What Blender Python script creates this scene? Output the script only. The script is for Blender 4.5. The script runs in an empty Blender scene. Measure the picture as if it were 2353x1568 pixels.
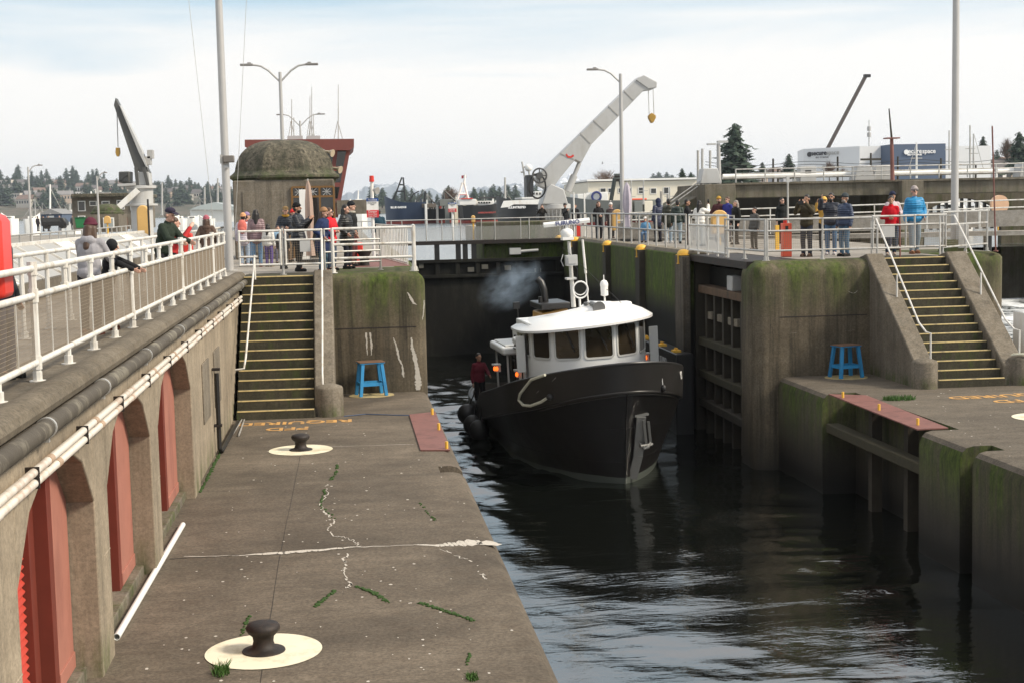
import bpy, math, random
from mathutils import Vector, Matrix
R = math.radians
random.seed(7)
scene = bpy.context.scene
COL = scene.collection

# ------------------------------------------------------------------ camera
FPX, CX, CY, ROLL, CH = 3267.0, 1176.0, 784.0, 0.022, 1.55
PITCH, YAW = R(5.3934), R(6.6107)
FW = Vector((math.sin(YAW)*math.cos(PITCH), math.cos(YAW)*math.cos(PITCH), -math.sin(PITCH)))
RT = Vector((math.cos(YAW), -math.sin(YAW), 0))
UP = RT.cross(FW)
CAM = Vector((0, 0, CH))
cr, sr = math.cos(ROLL), math.sin(ROLL)
cr_r = RT*cr - UP*sr
cr_u = RT*sr + UP*cr
cam_data = bpy.data.cameras.new('camera')
cam_data.sensor_width = 36
cam_data.lens = 36*FPX/2352
cam_data.clip_start = 0.1
cam_data.clip_end = 30000
cam = bpy.data.objects.new('camera', cam_data)
COL.objects.link(cam)
m = Matrix.Identity(4)
for i in range(3):
    m[i][0], m[i][1], m[i][2], m[i][3] = cr_r[i], cr_u[i], -FW[i], CAM[i]
cam.matrix_world = m
scene.camera = cam

# ------------------------------------------------------------------ sky and sun
SUN_EL, SUN_AZ = R(40), R(113)      # azimuth measured clockwise from +Y: light comes from the right, behind the camera
world = bpy.data.worlds.new('World')
scene.world = world
world.use_nodes = True
nt = world.node_tree
nt.nodes.clear()
out = nt.nodes.new('ShaderNodeOutputWorld')
bg = nt.nodes.new('ShaderNodeBackground')
bg.inputs['Strength'].default_value = 0.1
sky = nt.nodes.new('ShaderNodeTexSky')
sky.sky_type = 'NISHITA'
sky.sun_disc = False
sky.sun_elevation = SUN_EL
sky.sun_rotation = SUN_AZ
tc = nt.nodes.new('ShaderNodeTexCoord')
mp = nt.nodes.new('ShaderNodeMapping')
mp.inputs['Scale'].default_value = (2.2, 2.2, 22)
mp.inputs['Rotation'].default_value = (R(1.5), R(-1.2), 0)
n1 = nt.nodes.new('ShaderNodeTexNoise')
n1.inputs['Scale'].default_value = 1.0
n1.inputs['Detail'].default_value = 6
n1.inputs['Roughness'].default_value = 0.55
n1.inputs['Distortion'].default_value = 0.5
sep = nt.nodes.new('ShaderNodeSeparateXYZ')
el = nt.nodes.new('ShaderNodeMapRange')          # more cloud towards the horizon
el.inputs['From Min'].default_value = 0.05
el.inputs['From Max'].default_value = 0.17
el.inputs['To Min'].default_value = 0.62
el.inputs['To Max'].default_value = 0.02
add = nt.nodes.new('ShaderNodeMath'); add.operation = 'ADD'
rmp = nt.nodes.new('ShaderNodeValToRGB')
rmp.color_ramp.elements[0].position = 0.56
rmp.color_ramp.elements[1].position = 0.90
rmp.color_ramp.elements[0].color = (4.7, 6.4, 7.5, 1)
rmp.color_ramp.elements[1].color = (9.5, 9.2, 8.8, 1)
up = nt.nodes.new('ShaderNodeMapRange')          # the overcast dome above the picture
up.inputs['From Min'].default_value = 0.16
up.inputs['From Max'].default_value = 0.5
upm = nt.nodes.new('ShaderNodeMix'); upm.data_type = 'RGBA'
upm.inputs['B'].default_value = (8.6, 8.6, 8.7, 1)
mx = nt.nodes.new('ShaderNodeMix'); mx.data_type = 'RGBA'
mx.inputs['Factor'].default_value = 0.93
L = nt.links.new
L(tc.outputs['Generated'], mp.inputs['Vector']); L(mp.outputs['Vector'], n1.inputs['Vector'])
L(tc.outputs['Generated'], sep.inputs['Vector']); L(sep.outputs['Z'], el.inputs['Value'])
L(n1.outputs['Fac'], add.inputs[0]); L(el.outputs['Result'], add.inputs[1])
L(add.outputs[0], rmp.inputs['Fac'])
L(sep.outputs['Z'], up.inputs['Value']); L(up.outputs['Result'], upm.inputs['Factor'])
L(rmp.outputs['Color'], upm.inputs['A'])
L(sky.outputs['Color'], mx.inputs['A']); L(upm.outputs['Result'], mx.inputs['B'])
L(mx.outputs['Result'], bg.inputs['Color']); L(bg.outputs['Background'], out.inputs['Surface'])

sd = bpy.data.lights.new('sun', 'SUN')
sd.energy = 3.9
sd.angle = R(11)
sd.color = (1.0, 0.90, 0.74)
so = bpy.data.objects.new('sun', sd)
COL.objects.link(so)
sdir = Vector((math.sin(SUN_AZ)*math.cos(SUN_EL), math.cos(SUN_AZ)*math.cos(SUN_EL), math.sin(SUN_EL)))
so.rotation_euler = sdir.to_track_quat('Z', 'Y').to_euler()
so.location = (30, -20, 60)
scene.view_settings.view_transform = 'Standard'
scene.view_settings.look = 'None'
scene.view_settings.exposure = 0.25
scene.view_settings.gamma = 1.0
scene.view_settings.use_curve_mapping = False
scene.cycles.volume_bounces = 2
scene.cycles.max_bounces = 8
scene.cycles.transparent_max_bounces = 16

# ------------------------------------------------------------------ measuring on the photograph (2352 x 1568 pixels)
def ray(px, py):
    dx, dy = px-CX, py-CY
    a, b = dx*cr-dy*sr, dx*sr+dy*cr
    return FW*FPX + RT*a - UP*b
def atz(px, py, z):
    d = ray(px, py); return CAM + d*((z-CH)/d.z)
def aty(px, py, y):
    d = ray(px, py); return CAM + d*(y/d.y)
def atx(px, py, x):
    d = ray(px, py); return CAM + d*(x/d.x)

# ------------------------------------------------------------------ mesh builder
class MB:
    def __init__(s):
        s.v, s.f = [], []
    def add(s, vs, fs):
        o = len(s.v)
        s.v += [tuple(p) for p in vs]
        s.f += [tuple(o+i for i in f) for f in fs]
        return s
    def box(s, a, b):
        x0, y0, z0 = a; x1, y1, z1 = b
        if x0 > x1: x0, x1 = x1, x0
        if y0 > y1: y0, y1 = y1, y0
        if z0 > z1: z0, z1 = z1, z0
        return s.add([(x0,y0,z0),(x1,y0,z0),(x1,y1,z0),(x0,y1,z0),(x0,y0,z1),(x1,y0,z1),(x1,y1,z1),(x0,y1,z1)],
                     [(0,3,2,1),(4,5,6,7),(0,1,5,4),(1,2,6,5),(2,3,7,6),(3,0,4,7)])
    def cbox(s, c, d):
        return s.box([c[i]-d[i]/2 for i in range(3)], [c[i]+d[i]/2 for i in range(3)])
    def obox(s, p, q, w, h, up=(0,0,1)):
        """a bar of section w x h from p to q"""
        p, q = Vector(p), Vector(q)
        d = (q-p).normalized(); u = Vector(up)
        if abs(d.dot(u)) > .99: u = Vector((0,1,0))
        sx = d.cross(u).normalized()*(w/2); sy = sx.cross(d).normalized()*(h/2)
        vs = [p-sx-sy, p+sx-sy, p+sx+sy, p-sx+sy, q-sx-sy, q+sx-sy, q+sx+sy, q-sx+sy]
        return s.add(vs, [(0,1,2,3),(7,6,5,4),(0,4,5,1),(1,5,6,2),(2,6,7,3),(3,7,4,0)])
    def cyl(s, p, q, r0, r1=None, n=10, cap=True):
        p, q = Vector(p), Vector(q); r1 = r0 if r1 is None else r1
        d = (q-p).normalized()
        u = d.cross(Vector((0,0,1)))
        u = Vector((1,0,0)) if u.length < 1e-4 else u.normalized()
        w = d.cross(u)
        vs = []
        for c, r in ((p, r0), (q, r1)):
            for i in range(n):
                a = 2*math.pi*i/n
                vs.append(c + u*(r*math.cos(a)) + w*(r*math.sin(a)))
        fs = [(i, (i+1) % n, n+(i+1) % n, n+i) for i in range(n)]
        if cap: fs += [tuple(range(n-1, -1, -1)), tuple(range(n, 2*n))]
        return s.add(vs, fs)
    def tube(s, pts, r, n=8, closed=False):
        pts = [Vector(p) for p in pts]; k = len(pts)
        rs = r if isinstance(r, (list, tuple)) else [r]*k
        vs = []; u = None
        for i, p in enumerate(pts):
            if closed: d = pts[(i+1) % k]-pts[i-1]
            else: d = pts[min(i+1, k-1)]-pts[max(i-1, 0)]
            d.normalize()
            if u is None:
                u = d.cross(Vector((0,0,1)))
                if u.length < 1e-3: u = Vector((1,0,0))
            u = (u - d*u.dot(d)).normalized(); w = d.cross(u)
            for j in range(n):
                a = 2*math.pi*j/n
                vs.append(p + u*(rs[i]*math.cos(a)) + w*(rs[i]*math.sin(a)))
        fs = []
        for i in range(k if closed else k-1):
            b = (i+1) % k
            for j in range(n):
                fs.append((i*n+j, i*n+(j+1) % n, b*n+(j+1) % n, b*n+j))
        if not closed: fs += [tuple(range(n-1, -1, -1)), tuple(range((k-1)*n, k*n))]
        return s.add(vs, fs)
    def lathe(s, c, prof, n=20, sx=1, sy=1):
        """profile [(r, z)...] turned about the vertical through c"""
        vs = []
        for r, z in prof:
            for i in range(n):
                a = 2*math.pi*i/n
                vs.append((c[0]+sx*r*math.cos(a), c[1]+sy*r*math.sin(a), c[2]+z))
        fs = []
        for k in range(len(prof)-1):
            for i in range(n):
                fs.append((k*n+i, k*n+(i+1) % n, (k+1)*n+(i+1) % n, (k+1)*n+i))
        fs += [tuple(range(n-1, -1, -1)), tuple(range((len(prof)-1)*n, len(prof)*n))]
        return s.add(vs, fs)
    def prism(s, poly, axis, a, b):
        """polygon of 2-D points pushed along axis ('x','y','z') from a to b"""
        def P(u, v, t): return (t,u,v) if axis == 'x' else (u,t,v) if axis == 'y' else (u,v,t)
        n = len(poly)
        vs = [P(u,v,a) for u,v in poly]+[P(u,v,b) for u,v in poly]
        fs = [tuple(range(n-1,-1,-1)), tuple(range(n,2*n))]
        fs += [(i,(i+1)%n,n+(i+1)%n,n+i) for i in range(n)]
        return s.add(vs, fs)
    def ell(s, c, r, nu=12, nv=8):
        vs = [(c[0],c[1],c[2]-r[2])]
        for j in range(1, nv):
            t = math.pi*j/nv
            for i in range(nu):
                a = 2*math.pi*i/nu
                vs.append((c[0]+r[0]*math.sin(t)*math.cos(a), c[1]+r[1]*math.sin(t)*math.sin(a), c[2]-r[2]*math.cos(t)))
        vs.append((c[0],c[1],c[2]+r[2]))
        fs = [(0, 1+(i+1)%nu, 1+i) for i in range(nu)]
        for j in range(nv-2):
            for i in range(nu):
                a = 1+j*nu
                fs.append((a+i, a+(i+1)%nu, a+nu+(i+1)%nu, a+nu+i))
        a = 1+(nv-2)*nu; t = len(vs)-1
        fs += [(a+i, a+(i+1)%nu, t) for i in range(nu)]
        return s.add(vs, fs)
    def cap(s, p, q, r0, r1=None, n=10):
        """capsule with two radii"""
        r1 = r0 if r1 is None else r1
        s.ell(p, (r0,)*3, n, 6); s.ell(q, (r1,)*3, n, 6)
        if (Vector(q)-Vector(p)).length > 1e-4: s.cyl(p, q, r0, r1, n)
        return s
    def quad(s, a, b, c, d):
        return s.add([a,b,c,d], [(0,1,2,3)])
    def build(s, name, mat, root=None, world=False, bevel=0, smooth=38, wtd=True):
        off = Vector(root.location) if (world and root) else Vector((0,0,0))
        me = bpy.data.meshes.new(name)
        me.from_pydata([(x-off.x, y-off.y, z-off.z) for x,y,z in s.v], [], s.f)
        me.materials.append(mat)
        if smooth:
            me.polygons.foreach_set('use_smooth', [True]*len(me.polygons))
            me.set_sharp_from_angle(angle=R(smooth))
        o = bpy.data.objects.new(name, me)
        COL.objects.link(o)
        if root: o.parent = root
        if bevel:
            bm = o.modifiers.new('bevel', 'BEVEL'); bm.width = bevel; bm.segments = 2; bm.limit_method = 'ANGLE'; bm.angle_limit = R(40)
        return o

def tag(o, label=None, cat=None, group=None, kind=None):
    if label: o['label'] = label
    if cat: o['category'] = cat
    if group: o['group'] = group
    if kind: o['kind'] = kind
    return o
def thing(name, label, cat, loc=(0,0,0), rz=0, group=None):
    o = bpy.data.objects.new(name, None)
    o.empty_display_size = .1
    COL.objects.link(o)
    o.location = loc; o.rotation_euler = (0,0,rz)
    return tag(o, label, cat, group)
def kids(o): return [c for c in COL.objects if c.parent == o]
def dup(root, loc, rz=None, label=None, scale=None):
    def cp(o, par):
        c = o.copy(); COL.objects.link(c)
        if par: c.parent = par
        for k in TREE.get(o.name, []): cp(k, c)
        return c
    r = cp(root, None)
    r.location = loc
    if rz is not None: r.rotation_euler = (0,0,rz)
    if scale is not None: r.scale = scale if not isinstance(scale,(int,float)) else (scale,)*3
    if label: r['label'] = label
    return r
TREE = {}
def index(root):
    """remember a finished thing's parts so that it can be copied"""
    def rec(o):
        TREE[o.name] = [c for c in ALLK if c.parent == o]
        for c in TREE[o.name]: rec(c)
    ALLK = [o for o in COL.objects if o.parent is not None]
    rec(root)
    return root
def text(s, size, mat, root, loc, rot, name='lettering', extrude=.004, align='CENTER', bold=0.0):
    cu = bpy.data.curves.new(name, 'FONT')
    cu.body = s; cu.size = size; cu.extrude = extrude; cu.align_x = align; cu.align_y = 'CENTER'; cu.offset = bold; cu.resolution_u = 3
    tmp = bpy.data.objects.new(name, cu); COL.objects.link(tmp)
    bpy.context.view_layer.update()
    me = bpy.data.meshes.new_from_object(tmp.evaluated_get(bpy.context.evaluated_depsgraph_get()))
    bpy.data.objects.remove(tmp)
    me.materials.clear(); me.materials.append(mat)
    o = bpy.data.objects.new(name, me); COL.objects.link(o)
    if root: o.parent = root
    o.location = loc; o.rotation_euler = rot
    return o

# ------------------------------------------------------------------ materials
class NT:
    def __init__(s, name):
        s.m = bpy.data.materials.new(name); s.m.use_nodes = True
        s.t = s.m.node_tree; s.b = s.t.nodes['Principled BSDF']; s.pos = None
    def n(s, t, **kw):
        x = s.t.nodes.new('ShaderNode'+t)
        for k, v in kw.items():
            if k in x.inputs: x.inputs[k].default_value = v
            else: setattr(x, k, v)
        return x
    def l(s, a, b): s.t.links.new(a, b)
    def P(s, scale=(1,1,1)):
        if s.pos is None: s.pos = s.n('NewGeometry')
        x = s.n('Mapping'); x.inputs['Scale'].default_value = scale
        s.l(s.pos.outputs['Position'], x.inputs['Vector']); return x.outputs['Vector']
    def noise(s, sc, scale=(1,1,1), det=4, rough=.6, dist=0):
        x = s.n('TexNoise', Scale=sc, Detail=det, Roughness=rough, Distortion=dist)
        s.l(s.P(scale), x.inputs['Vector']); return x.outputs['Fac']
    def ramp(s, fac, a, b, ca=(0,0,0,1), cb=(1,1,1,1)):
        x = s.n('ValToRGB'); e = x.color_ramp.elements
        e[0].position, e[1].position, e[0].color, e[1].color = a, b, ca, cb
        s.l(fac, x.inputs['Fac']); return x.outputs['Color']
    def rng(s, v, a, b, c=0, d=1):
        x = s.n('MapRange'); x.inputs['From Min'].default_value = a; x.inputs['From Max'].default_value = b
        x.inputs['To Min'].default_value = c; x.inputs['To Max'].default_value = d
        s.l(v, x.inputs['Value']); return x.outputs['Result']
    def math(s, op, a, b):
        x = s.n('Math'); x.operation = op; x.use_clamp = False
        for i, q in enumerate((a, b)):
            if isinstance(q, (int, float)): x.inputs[i].default_value = q
            else: s.l(q, x.inputs[i])
        return x.outputs[0]
    def mix(s, f, a, b, mode='MIX'):
        x = s.n('Mix'); x.data_type = 'RGBA'; x.blend_type = mode
        for nm, q in (('Factor', f), ('A', a), ('B', b)):
            if isinstance(q, (int, float)): x.inputs[nm].default_value = q
            elif isinstance(q, tuple): x.inputs[nm].default_value = q if len(q) == 4 else q+(1,)
            else: s.l(q, x.inputs[nm])
        return x.outputs['Result']
    def bump(s, h, st, d=.02):
        x = s.n('Bump', Strength=st, Distance=d)
        s.l(h, x.inputs['Height']); s.l(x.outputs['Normal'], s.b.inputs['Normal'])
    def z(s):
        x = s.n('SeparateXYZ'); s.l(s.P(), x.inputs['Vector']); return x.outputs['Z']
def sc3(c, k): return tuple(min(1, max(0, v*k)) for v in c[:3])+(1,)
def mat(name, col, rough=.6, metal=0, var=.18, scale=6, bump=0, spec=.5, emit=0, dirt=None):
    q = NT(name)
    f = q.noise(scale, det=5)
    c = q.mix(f, sc3(col, 1-var), sc3(col, 1+var))
    if dirt:
        g = q.ramp(q.noise(scale*.5, scale=(1,1,.3), det=8, rough=.7), .5, .68)
        c = q.mix(g, c, dirt)
    q.l(c, q.b.inputs['Base Color'])
    q.b.inputs['Roughness'].default_value = rough
    q.b.inputs['Metallic'].default_value = metal
    q.b.inputs['Specular IOR Level'].default_value = spec
    if emit:
        q.l(c, q.b.inputs['Emission Color']); q.b.inputs['Emission Strength'].default_value = emit
    if bump: q.bump(q.noise(scale*6, det=6), bump)
    return q.m
def concrete(name, base, dark=.5, streak=.5, moss=None, mossamt=.5, wet=None, speck=.35, tint=(.10,.075,.045), bump=.35, joints=None, lush=1.0):
    q = NT(name)
    big = q.noise(.55, det=6, rough=.65, dist=.4)
    mid = q.noise(4.5, det=8, rough=.7)
    fine = q.noise(24, det=7, rough=.82)
    c = q.mix(q.ramp(big, .3, .72), sc3(base, dark), sc3(base, 1.12))
    c = q.mix(q.math('MULTIPLY', q.ramp(mid, .42, .75), .55), c, tint)
    if not streak: c = q.mix(q.math('MULTIPLY', q.ramp(q.noise(1.1, scale=(.45,2.2,1), det=8, rough=.75), .45, .66), .5), c, sc3(base, .38))
    if streak:
        st = q.noise(2.2, scale=(2.2,2.2,.10), det=8, rough=.72)
        c = q.mix(q.math('MULTIPLY', q.ramp(st, .46, .68), streak), c, (.018,.016,.012,1))
        s2 = q.noise(3.1, scale=(3.5,3.5,.08), det=6, rough=.7)
        c = q.mix(q.math('MULTIPLY', q.ramp(s2, .62, .78), streak*.6), c, sc3(base, 1.9))
    sp = q.ramp(fine, .36, .64, (1-speck,1-speck,1-speck,1), (1+speck*.8,1+speck*.8,1+speck*.8,1))
    c = q.mix(1.0, c, sp, 'MULTIPLY')
    if moss:
        z = q.z()
        a = q.rng(z, moss[0], moss[1]); b = q.rng(z, moss[2], moss[3], 1, 0)
        mm = q.math('MULTIPLY', a, b)
        nn = q.math('MULTIPLY', q.ramp(q.noise(1.3, scale=(1.6,1.6,.35), det=9, rough=.72), .55-mossamt*.3, .72-mossamt*.25), q.ramp(q.noise(2.2, scale=(.9,.9,.05), det=7, rough=.75), .38, .58, (.25,.25,.25,1)))
        mk = q.math('MULTIPLY', mm, nn)
        g = q.mix(q.ramp(q.noise(9, scale=(1,1,.4), det=6, rough=.8), .35, .65), sc3((.020,.030,.006), lush), sc3((.085,.12,.020), lush))
        c = q.mix(mk, c, g)
    if wet:
        z = q.z()
        w = q.rng(q.math('ADD', z, q.math('MULTIPLY', q.noise(1.2, scale=(1,1,.3)), .6)), wet[0], wet[1], 1, 0)
        c = q.mix(w, c, (.012,.011,.009,1))
        q.l(q.math('SUBTRACT', .9, q.math('MULTIPLY', w, .35)), q.b.inputs['Roughness'])
    else: q.b.inputs['Roughness'].default_value = .88
    q.l(c, q.b.inputs['Base Color'])
    q.b.inputs['Specular IOR Level'].default_value = .3
    q.bump(q.math('ADD', q.math('MULTIPLY', mid, .6), q.math('MULTIPLY', fine, .4)), bump, .012)
    return q.m

m_deck = concrete('deck_concrete', (.170,.138,.103), dark=.40, streak=0, tint=(.085,.062,.042), speck=.42, bump=.6)
m_updeck = concrete('upper_deck_concrete', (.36,.33,.29), dark=.75, streak=0, speck=.2)
m_wall = concrete('retaining_wall_concrete', (.37,.305,.225), dark=.55, streak=.30, speck=.28, tint=(.20,.16,.11), moss=(-2.9,-2.7,-2.55,-2.2), mossamt=.3)
m_block = concrete('block_concrete', (.150,.123,.086), dark=.42, streak=.78, moss=(-1.3,-.05,.3,.4), mossamt=.75, wet=(-4.9,-3.3))
m_lockwall = concrete('lock_wall_concrete', (.095,.08,.055), dark=.4, streak=.9, moss=(-2.0,-1.0,.1,.3), mossamt=1.05, wet=(-1.55,-.9), lush=1.45)
m_lowwall = concrete('low_wall_concrete', (.10,.085,.062), dark=.45, streak=.75, moss=(-4.3,-3.0,-2.62,-2.5), mossamt=.72, wet=(-4.4,-3.0))
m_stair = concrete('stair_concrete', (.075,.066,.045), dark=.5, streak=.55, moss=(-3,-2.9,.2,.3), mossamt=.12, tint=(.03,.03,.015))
m_balus = concrete('balustrade_concrete', (.215,.185,.145), dark=.6, streak=.4, moss=(-2.9,-2.75,-2.6,-2.4), mossamt=.4)
m_stone = concrete('old_stone', (.205,.18,.145), dark=.6, streak=.4, speck=.3)
_q = NT('mossy_dome'); _z = _q.z()
_n = _q.noise(7, det=9, rough=.8); _n2 = _q.noise(1.5, scale=(1.4,1.4,.5), det=6, rough=.7)
_c = _q.mix(_q.ramp(_n, .40, .62), (.026,.024,.017,1), (.19,.165,.12,1))
_c = _q.mix(_q.math('MULTIPLY', _q.ramp(_n2, .42, .60), .75), _c, (.045,.045,.030,1))
_g = _q.math('MULTIPLY', _q.rng(_z, 3.0, 2.5), _q.ramp(_q.noise(3, det=8, rough=.75), .42, .62))
_c = _q.mix(_g, _c, (.050,.075,.018,1)); _q.l(_c, _q.b.inputs['Base Color']); _q.b.inputs['Roughness'].default_value = .95; _q.bump(_n, .6, .05); m_dome = _q.m
m_dam = concrete('dam_concrete', (.185,.165,.13), dark=.5, streak=.5, moss=(-3,-2,1.3,2.2), mossamt=.35)
m_edge = concrete('kerb_concrete', (.27,.235,.18), dark=.6, streak=0, speck=.35)
m_galv = mat('galvanised_steel', (.46,.45,.43), .45, .35, .22, 9, dirt=(.30,.26,.21,1))
m_white_rail = mat('white_painted_steel', (.66,.64,.60), .45, 0, .12, 10, dirt=(.42,.37,.30,1))
m_wire = mat('wire_mesh', (.24,.195,.145), .6, .2, .2, 9)
m_whitep = mat('white_paint', (.80,.79,.76), .35, 0, .05, 4, dirt=(.70,.66,.58,1))
m_black = mat('black_paint', (.018,.017,.017), .38, 0, .3, 4)
m_iron = mat('rusty_iron', (.020,.015,.013), .6, .2, .5, 12, bump=.3, dirt=(.045,.027,.017,1))
m_yellow = mat('yellow_paint', (.78,.45,.06), .5, 0, .15, 8)
m_nose = mat('worn_yellow_nosing', (.62,.48,.22), .7, 0, .25, 14, dirt=(.30,.24,.14,1))
m_cream = mat('cream_paint', (.76,.70,.53), .65, 0, .08, 4, bump=.1, dirt=(.50,.43,.28,1))
m_red = mat('red_paint', (.60,.035,.022), .4, 0, .1, 3)
m_orange = mat('orange_paint', (.80,.11,.05), .45, 0, .1, 6)
m_door = mat('faded_red_door', (.36,.145,.105), .7, 0, .2, 3, dirt=(.25,.095,.07,1))
m_dooredge = mat('dark_red_door_edge', (.15,.028,.016), .6, 0, .2, 5)
m_rust = mat('rusty_plate', (.20,.085,.07), .65, .1, .25, 5, bump=.25, dirt=(.12,.05,.04,1))
m_pvc = mat('white_plastic_pipe', (.78,.78,.75), .35, 0, .04, 4)
m_conduit = mat('cream_conduit', (.68,.63,.56), .45, 0, .08, 6, dirt=(.44,.31,.22,1))
m_pipe = mat('peeling_black_pipe', (.085,.073,.058), .75, 0, .35, 5, bump=.3, dirt=(.27,.245,.19,1), spec=.25)
m_brown = mat('brown_steel', (.17,.045,.035), .55, 0, .15, 5)
m_glass = mat('dark_window_glass', (.012,.014,.014), .06, 0, .2, 2, spec=.8)
m_gold = mat('bronze_frame', (.20,.105,.035), .45, .3, .2, 8)
m_wood = mat('wet_timber', (.035,.028,.018), .75, 0, .5, 4, bump=.5)
m_mosswood = mat('mossy_timber', (.040,.034,.016), .85, 0, .5, 8, bump=.4)
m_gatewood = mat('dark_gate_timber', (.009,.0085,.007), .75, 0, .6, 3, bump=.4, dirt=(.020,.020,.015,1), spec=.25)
m_blue = mat('blue_paint', (.03,.25,.52), .5, 0, .12, 9, dirt=(.02,.14,.30,1))
m_pale = mat('pale_grey_paint', (.45,.45,.445), .5, 0, .1, 2, dirt=(.38,.37,.35,1))
m_crane2 = mat('dark_grey_paint', (.075,.075,.072), .5, 0, .15, 2)
m_tan = mat('tan_plastic', (.62,.38,.13), .55, 0, .12, 5)
m_lavender = mat('lavender_canvas', (.40,.36,.42), .8, 0, .15, 6)
m_pinkcanvas = mat('pinkish_canvas', (.36,.26,.21), .8, 0, .15, 6)
m_text_or = mat('orange_ground_paint', (.55,.30,.09), .8, 0, .3, 9, dirt=(.2,.13,.08,1))
m_grass = mat('grass_blades', (.045,.11,.014), .7, 0, .4, 20)
m_mossg = mat('moss', (.028,.066,.010), .9, 0, .5, 30)
m_mineral = mat('white_mineral_crust', (.50,.46,.40), .9, 0, .25, 20)
# ================================================================== THE SETTING
U, LD, WZ = 0.1, -2.7, -4.95          # upper deck, lower deck, water in the lock
EX, WX = 1.84, 10.38                  # lock edges of the two lower decks
UX = 9.72                             # face of the right chamber wall at the upper level

# ---- water
def water_mat(name, bump=.25, sc=1.0, col=(.004,.005,.004), rough=.015, foam=None, ior=1.33):
    q = NT(name)
    q.b.inputs['Roughness'].default_value = rough
    q.b.inputs['IOR'].default_value = ior
    q.b.inputs['Base Color'].default_value = col+(1,)
    a = q.noise(1.1*sc, scale=(.55,1.5,1), det=5, rough=.55, dist=.9)
    b = q.noise(6*sc, scale=(.45,1.3,1), det=3, rough=.6)
    if foam:
        f = q.ramp(q.noise(.7, scale=(1,.5,1), det=10, rough=.75), foam[0], foam[1])
        q.l(q.mix(f, col, (.72,.74,.75)), q.b.inputs['Base Color'])
        q.l(q.rng(f, 0, 1, rough, .9), q.b.inputs['Roughness'])
    q.bump(q.math('ADD', a, q.math('MULTIPLY', b, .22)), bump, .25)
    return q.m
m_water = water_mat('lock_water', .09, ior=3.4)
m_water2 = water_mat('upper_water', .10, .6, (.12,.13,.13), .18, ior=2.8)
m_foam = water_mat('spillway_water', .6, 1.2, (.03,.04,.04), .1, foam=(.40,.55))

wb = MB()
nx, ny = 150, 430
x0, x1, y0, y1 = 1.0, 11.6, 6.0, 66.0
rw = random.Random(3)
waves = []
for i in range(30):
    lam = rw.choice([.28,.35,.5,.7,.9,1.3,1.9,2.8]); a = rw.gauss(math.pi/2, .55)
    waves.append((2*math.pi/lam, math.cos(a), math.sin(a), rw.uniform(0,6.28), .0015*lam**.95))
BX, BY = 6.33, 32.3                    # the stem of the tug at the water
def wh(x, y):
    near = max(0.55, min(1, (y-8)/8)) * (1 if y < 70 else 0)
    patch = .10+1.7*max(0,.5+.5*math.sin(x*.8+math.sin(y*.31)*1.9+y*.23))**2
    h = 0
    for k, cx, cy, ph, am in waves:
        h += am*math.sin(k*(x*cx+y*cy)+ph+.6*math.sin(x*.7+y*.4))
    if y > 27 and x < 7: patch += 4.0*min(1,(y-27)/8)*min(1,(7-x)/2)
    h *= patch*near
    d = math.hypot(x-BX, y-(BY-2))     # bow wave rings in front of the tug
    if y < BY+6: h += .010*math.sin(d*3.4)*math.exp(-((d-7.5)/3.6)**2)
    if x < 5: h += .012*math.sin((x*1.2+y*.35)*5.2+math.sin(y*.8))*max(0, min(1, (5-x)/1.5))*max(0, 1-abs(y-34)/14)
    return h
for j in range(ny+1):
    t = j/ny; y = y0+(y1-y0)*t**1.6
    for i in range(nx+1):
        x = x0+(x1-x0)*i/nx
        wb.v.append((x, y, WZ+wh(x, y)))
for j in range(ny):
    for i in range(nx):
        a = j*(nx+1)+i; wb.f.append((a, a+1, a+nx+2, a+nx+1))
tag(wb.build('lock_water', m_water, smooth=180), kind='structure')
tag(MB().quad((-900,68.5,-1.0),(900,68.5,-1.0),(900,1300,-1.0),(-900,1300,-1.0)).build('upper_pool_water', m_water2, smooth=0), kind='structure')
tag(MB().quad((15.0,-4,-3.6),(60,-4,-3.6),(60,68.4,-3.6),(15.0,68.4,-3.6)).build('spillway_water', m_foam, smooth=0), kind='structure')
tag(MB().quad((-9000,-300,-7.6),(9000,-300,-7.6),(9000,12000,-7.6),(-9000,12000,-7.6)).build('ground', m_deck, smooth=0), kind='structure')

# ---- left lower deck with a ladder notch in its edge
def edge_prof(xe, s, zt=LD):
    """cross-section of a deck whose rounded edge looks towards s"""
    return [(xe-s*5.5, zt), (xe-s*.22, zt), (xe-s*.10, zt-.03), (xe-s*.02, zt-.11), (xe, zt-.25), (xe+s*.05, zt-5), (xe-s*5.5, zt-5)]
b = MB()
ed = edge_prof(EX, 1); nd = [(-3.66, LD), (1.42, LD), (1.42, LD-5), (-3.66, LD-5)]
for pr, a, c in ((ed,-4,22.75),(nd,22.75,23.3),(ed,23.3,33.4)): b.prism(pr, 'y', a, c)
b.box((1.42,22.75,LD-5),(1.8,23.3,LD-.55))
tag(b.build('lower_deck', m_deck, smooth=25), kind='structure')

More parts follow.
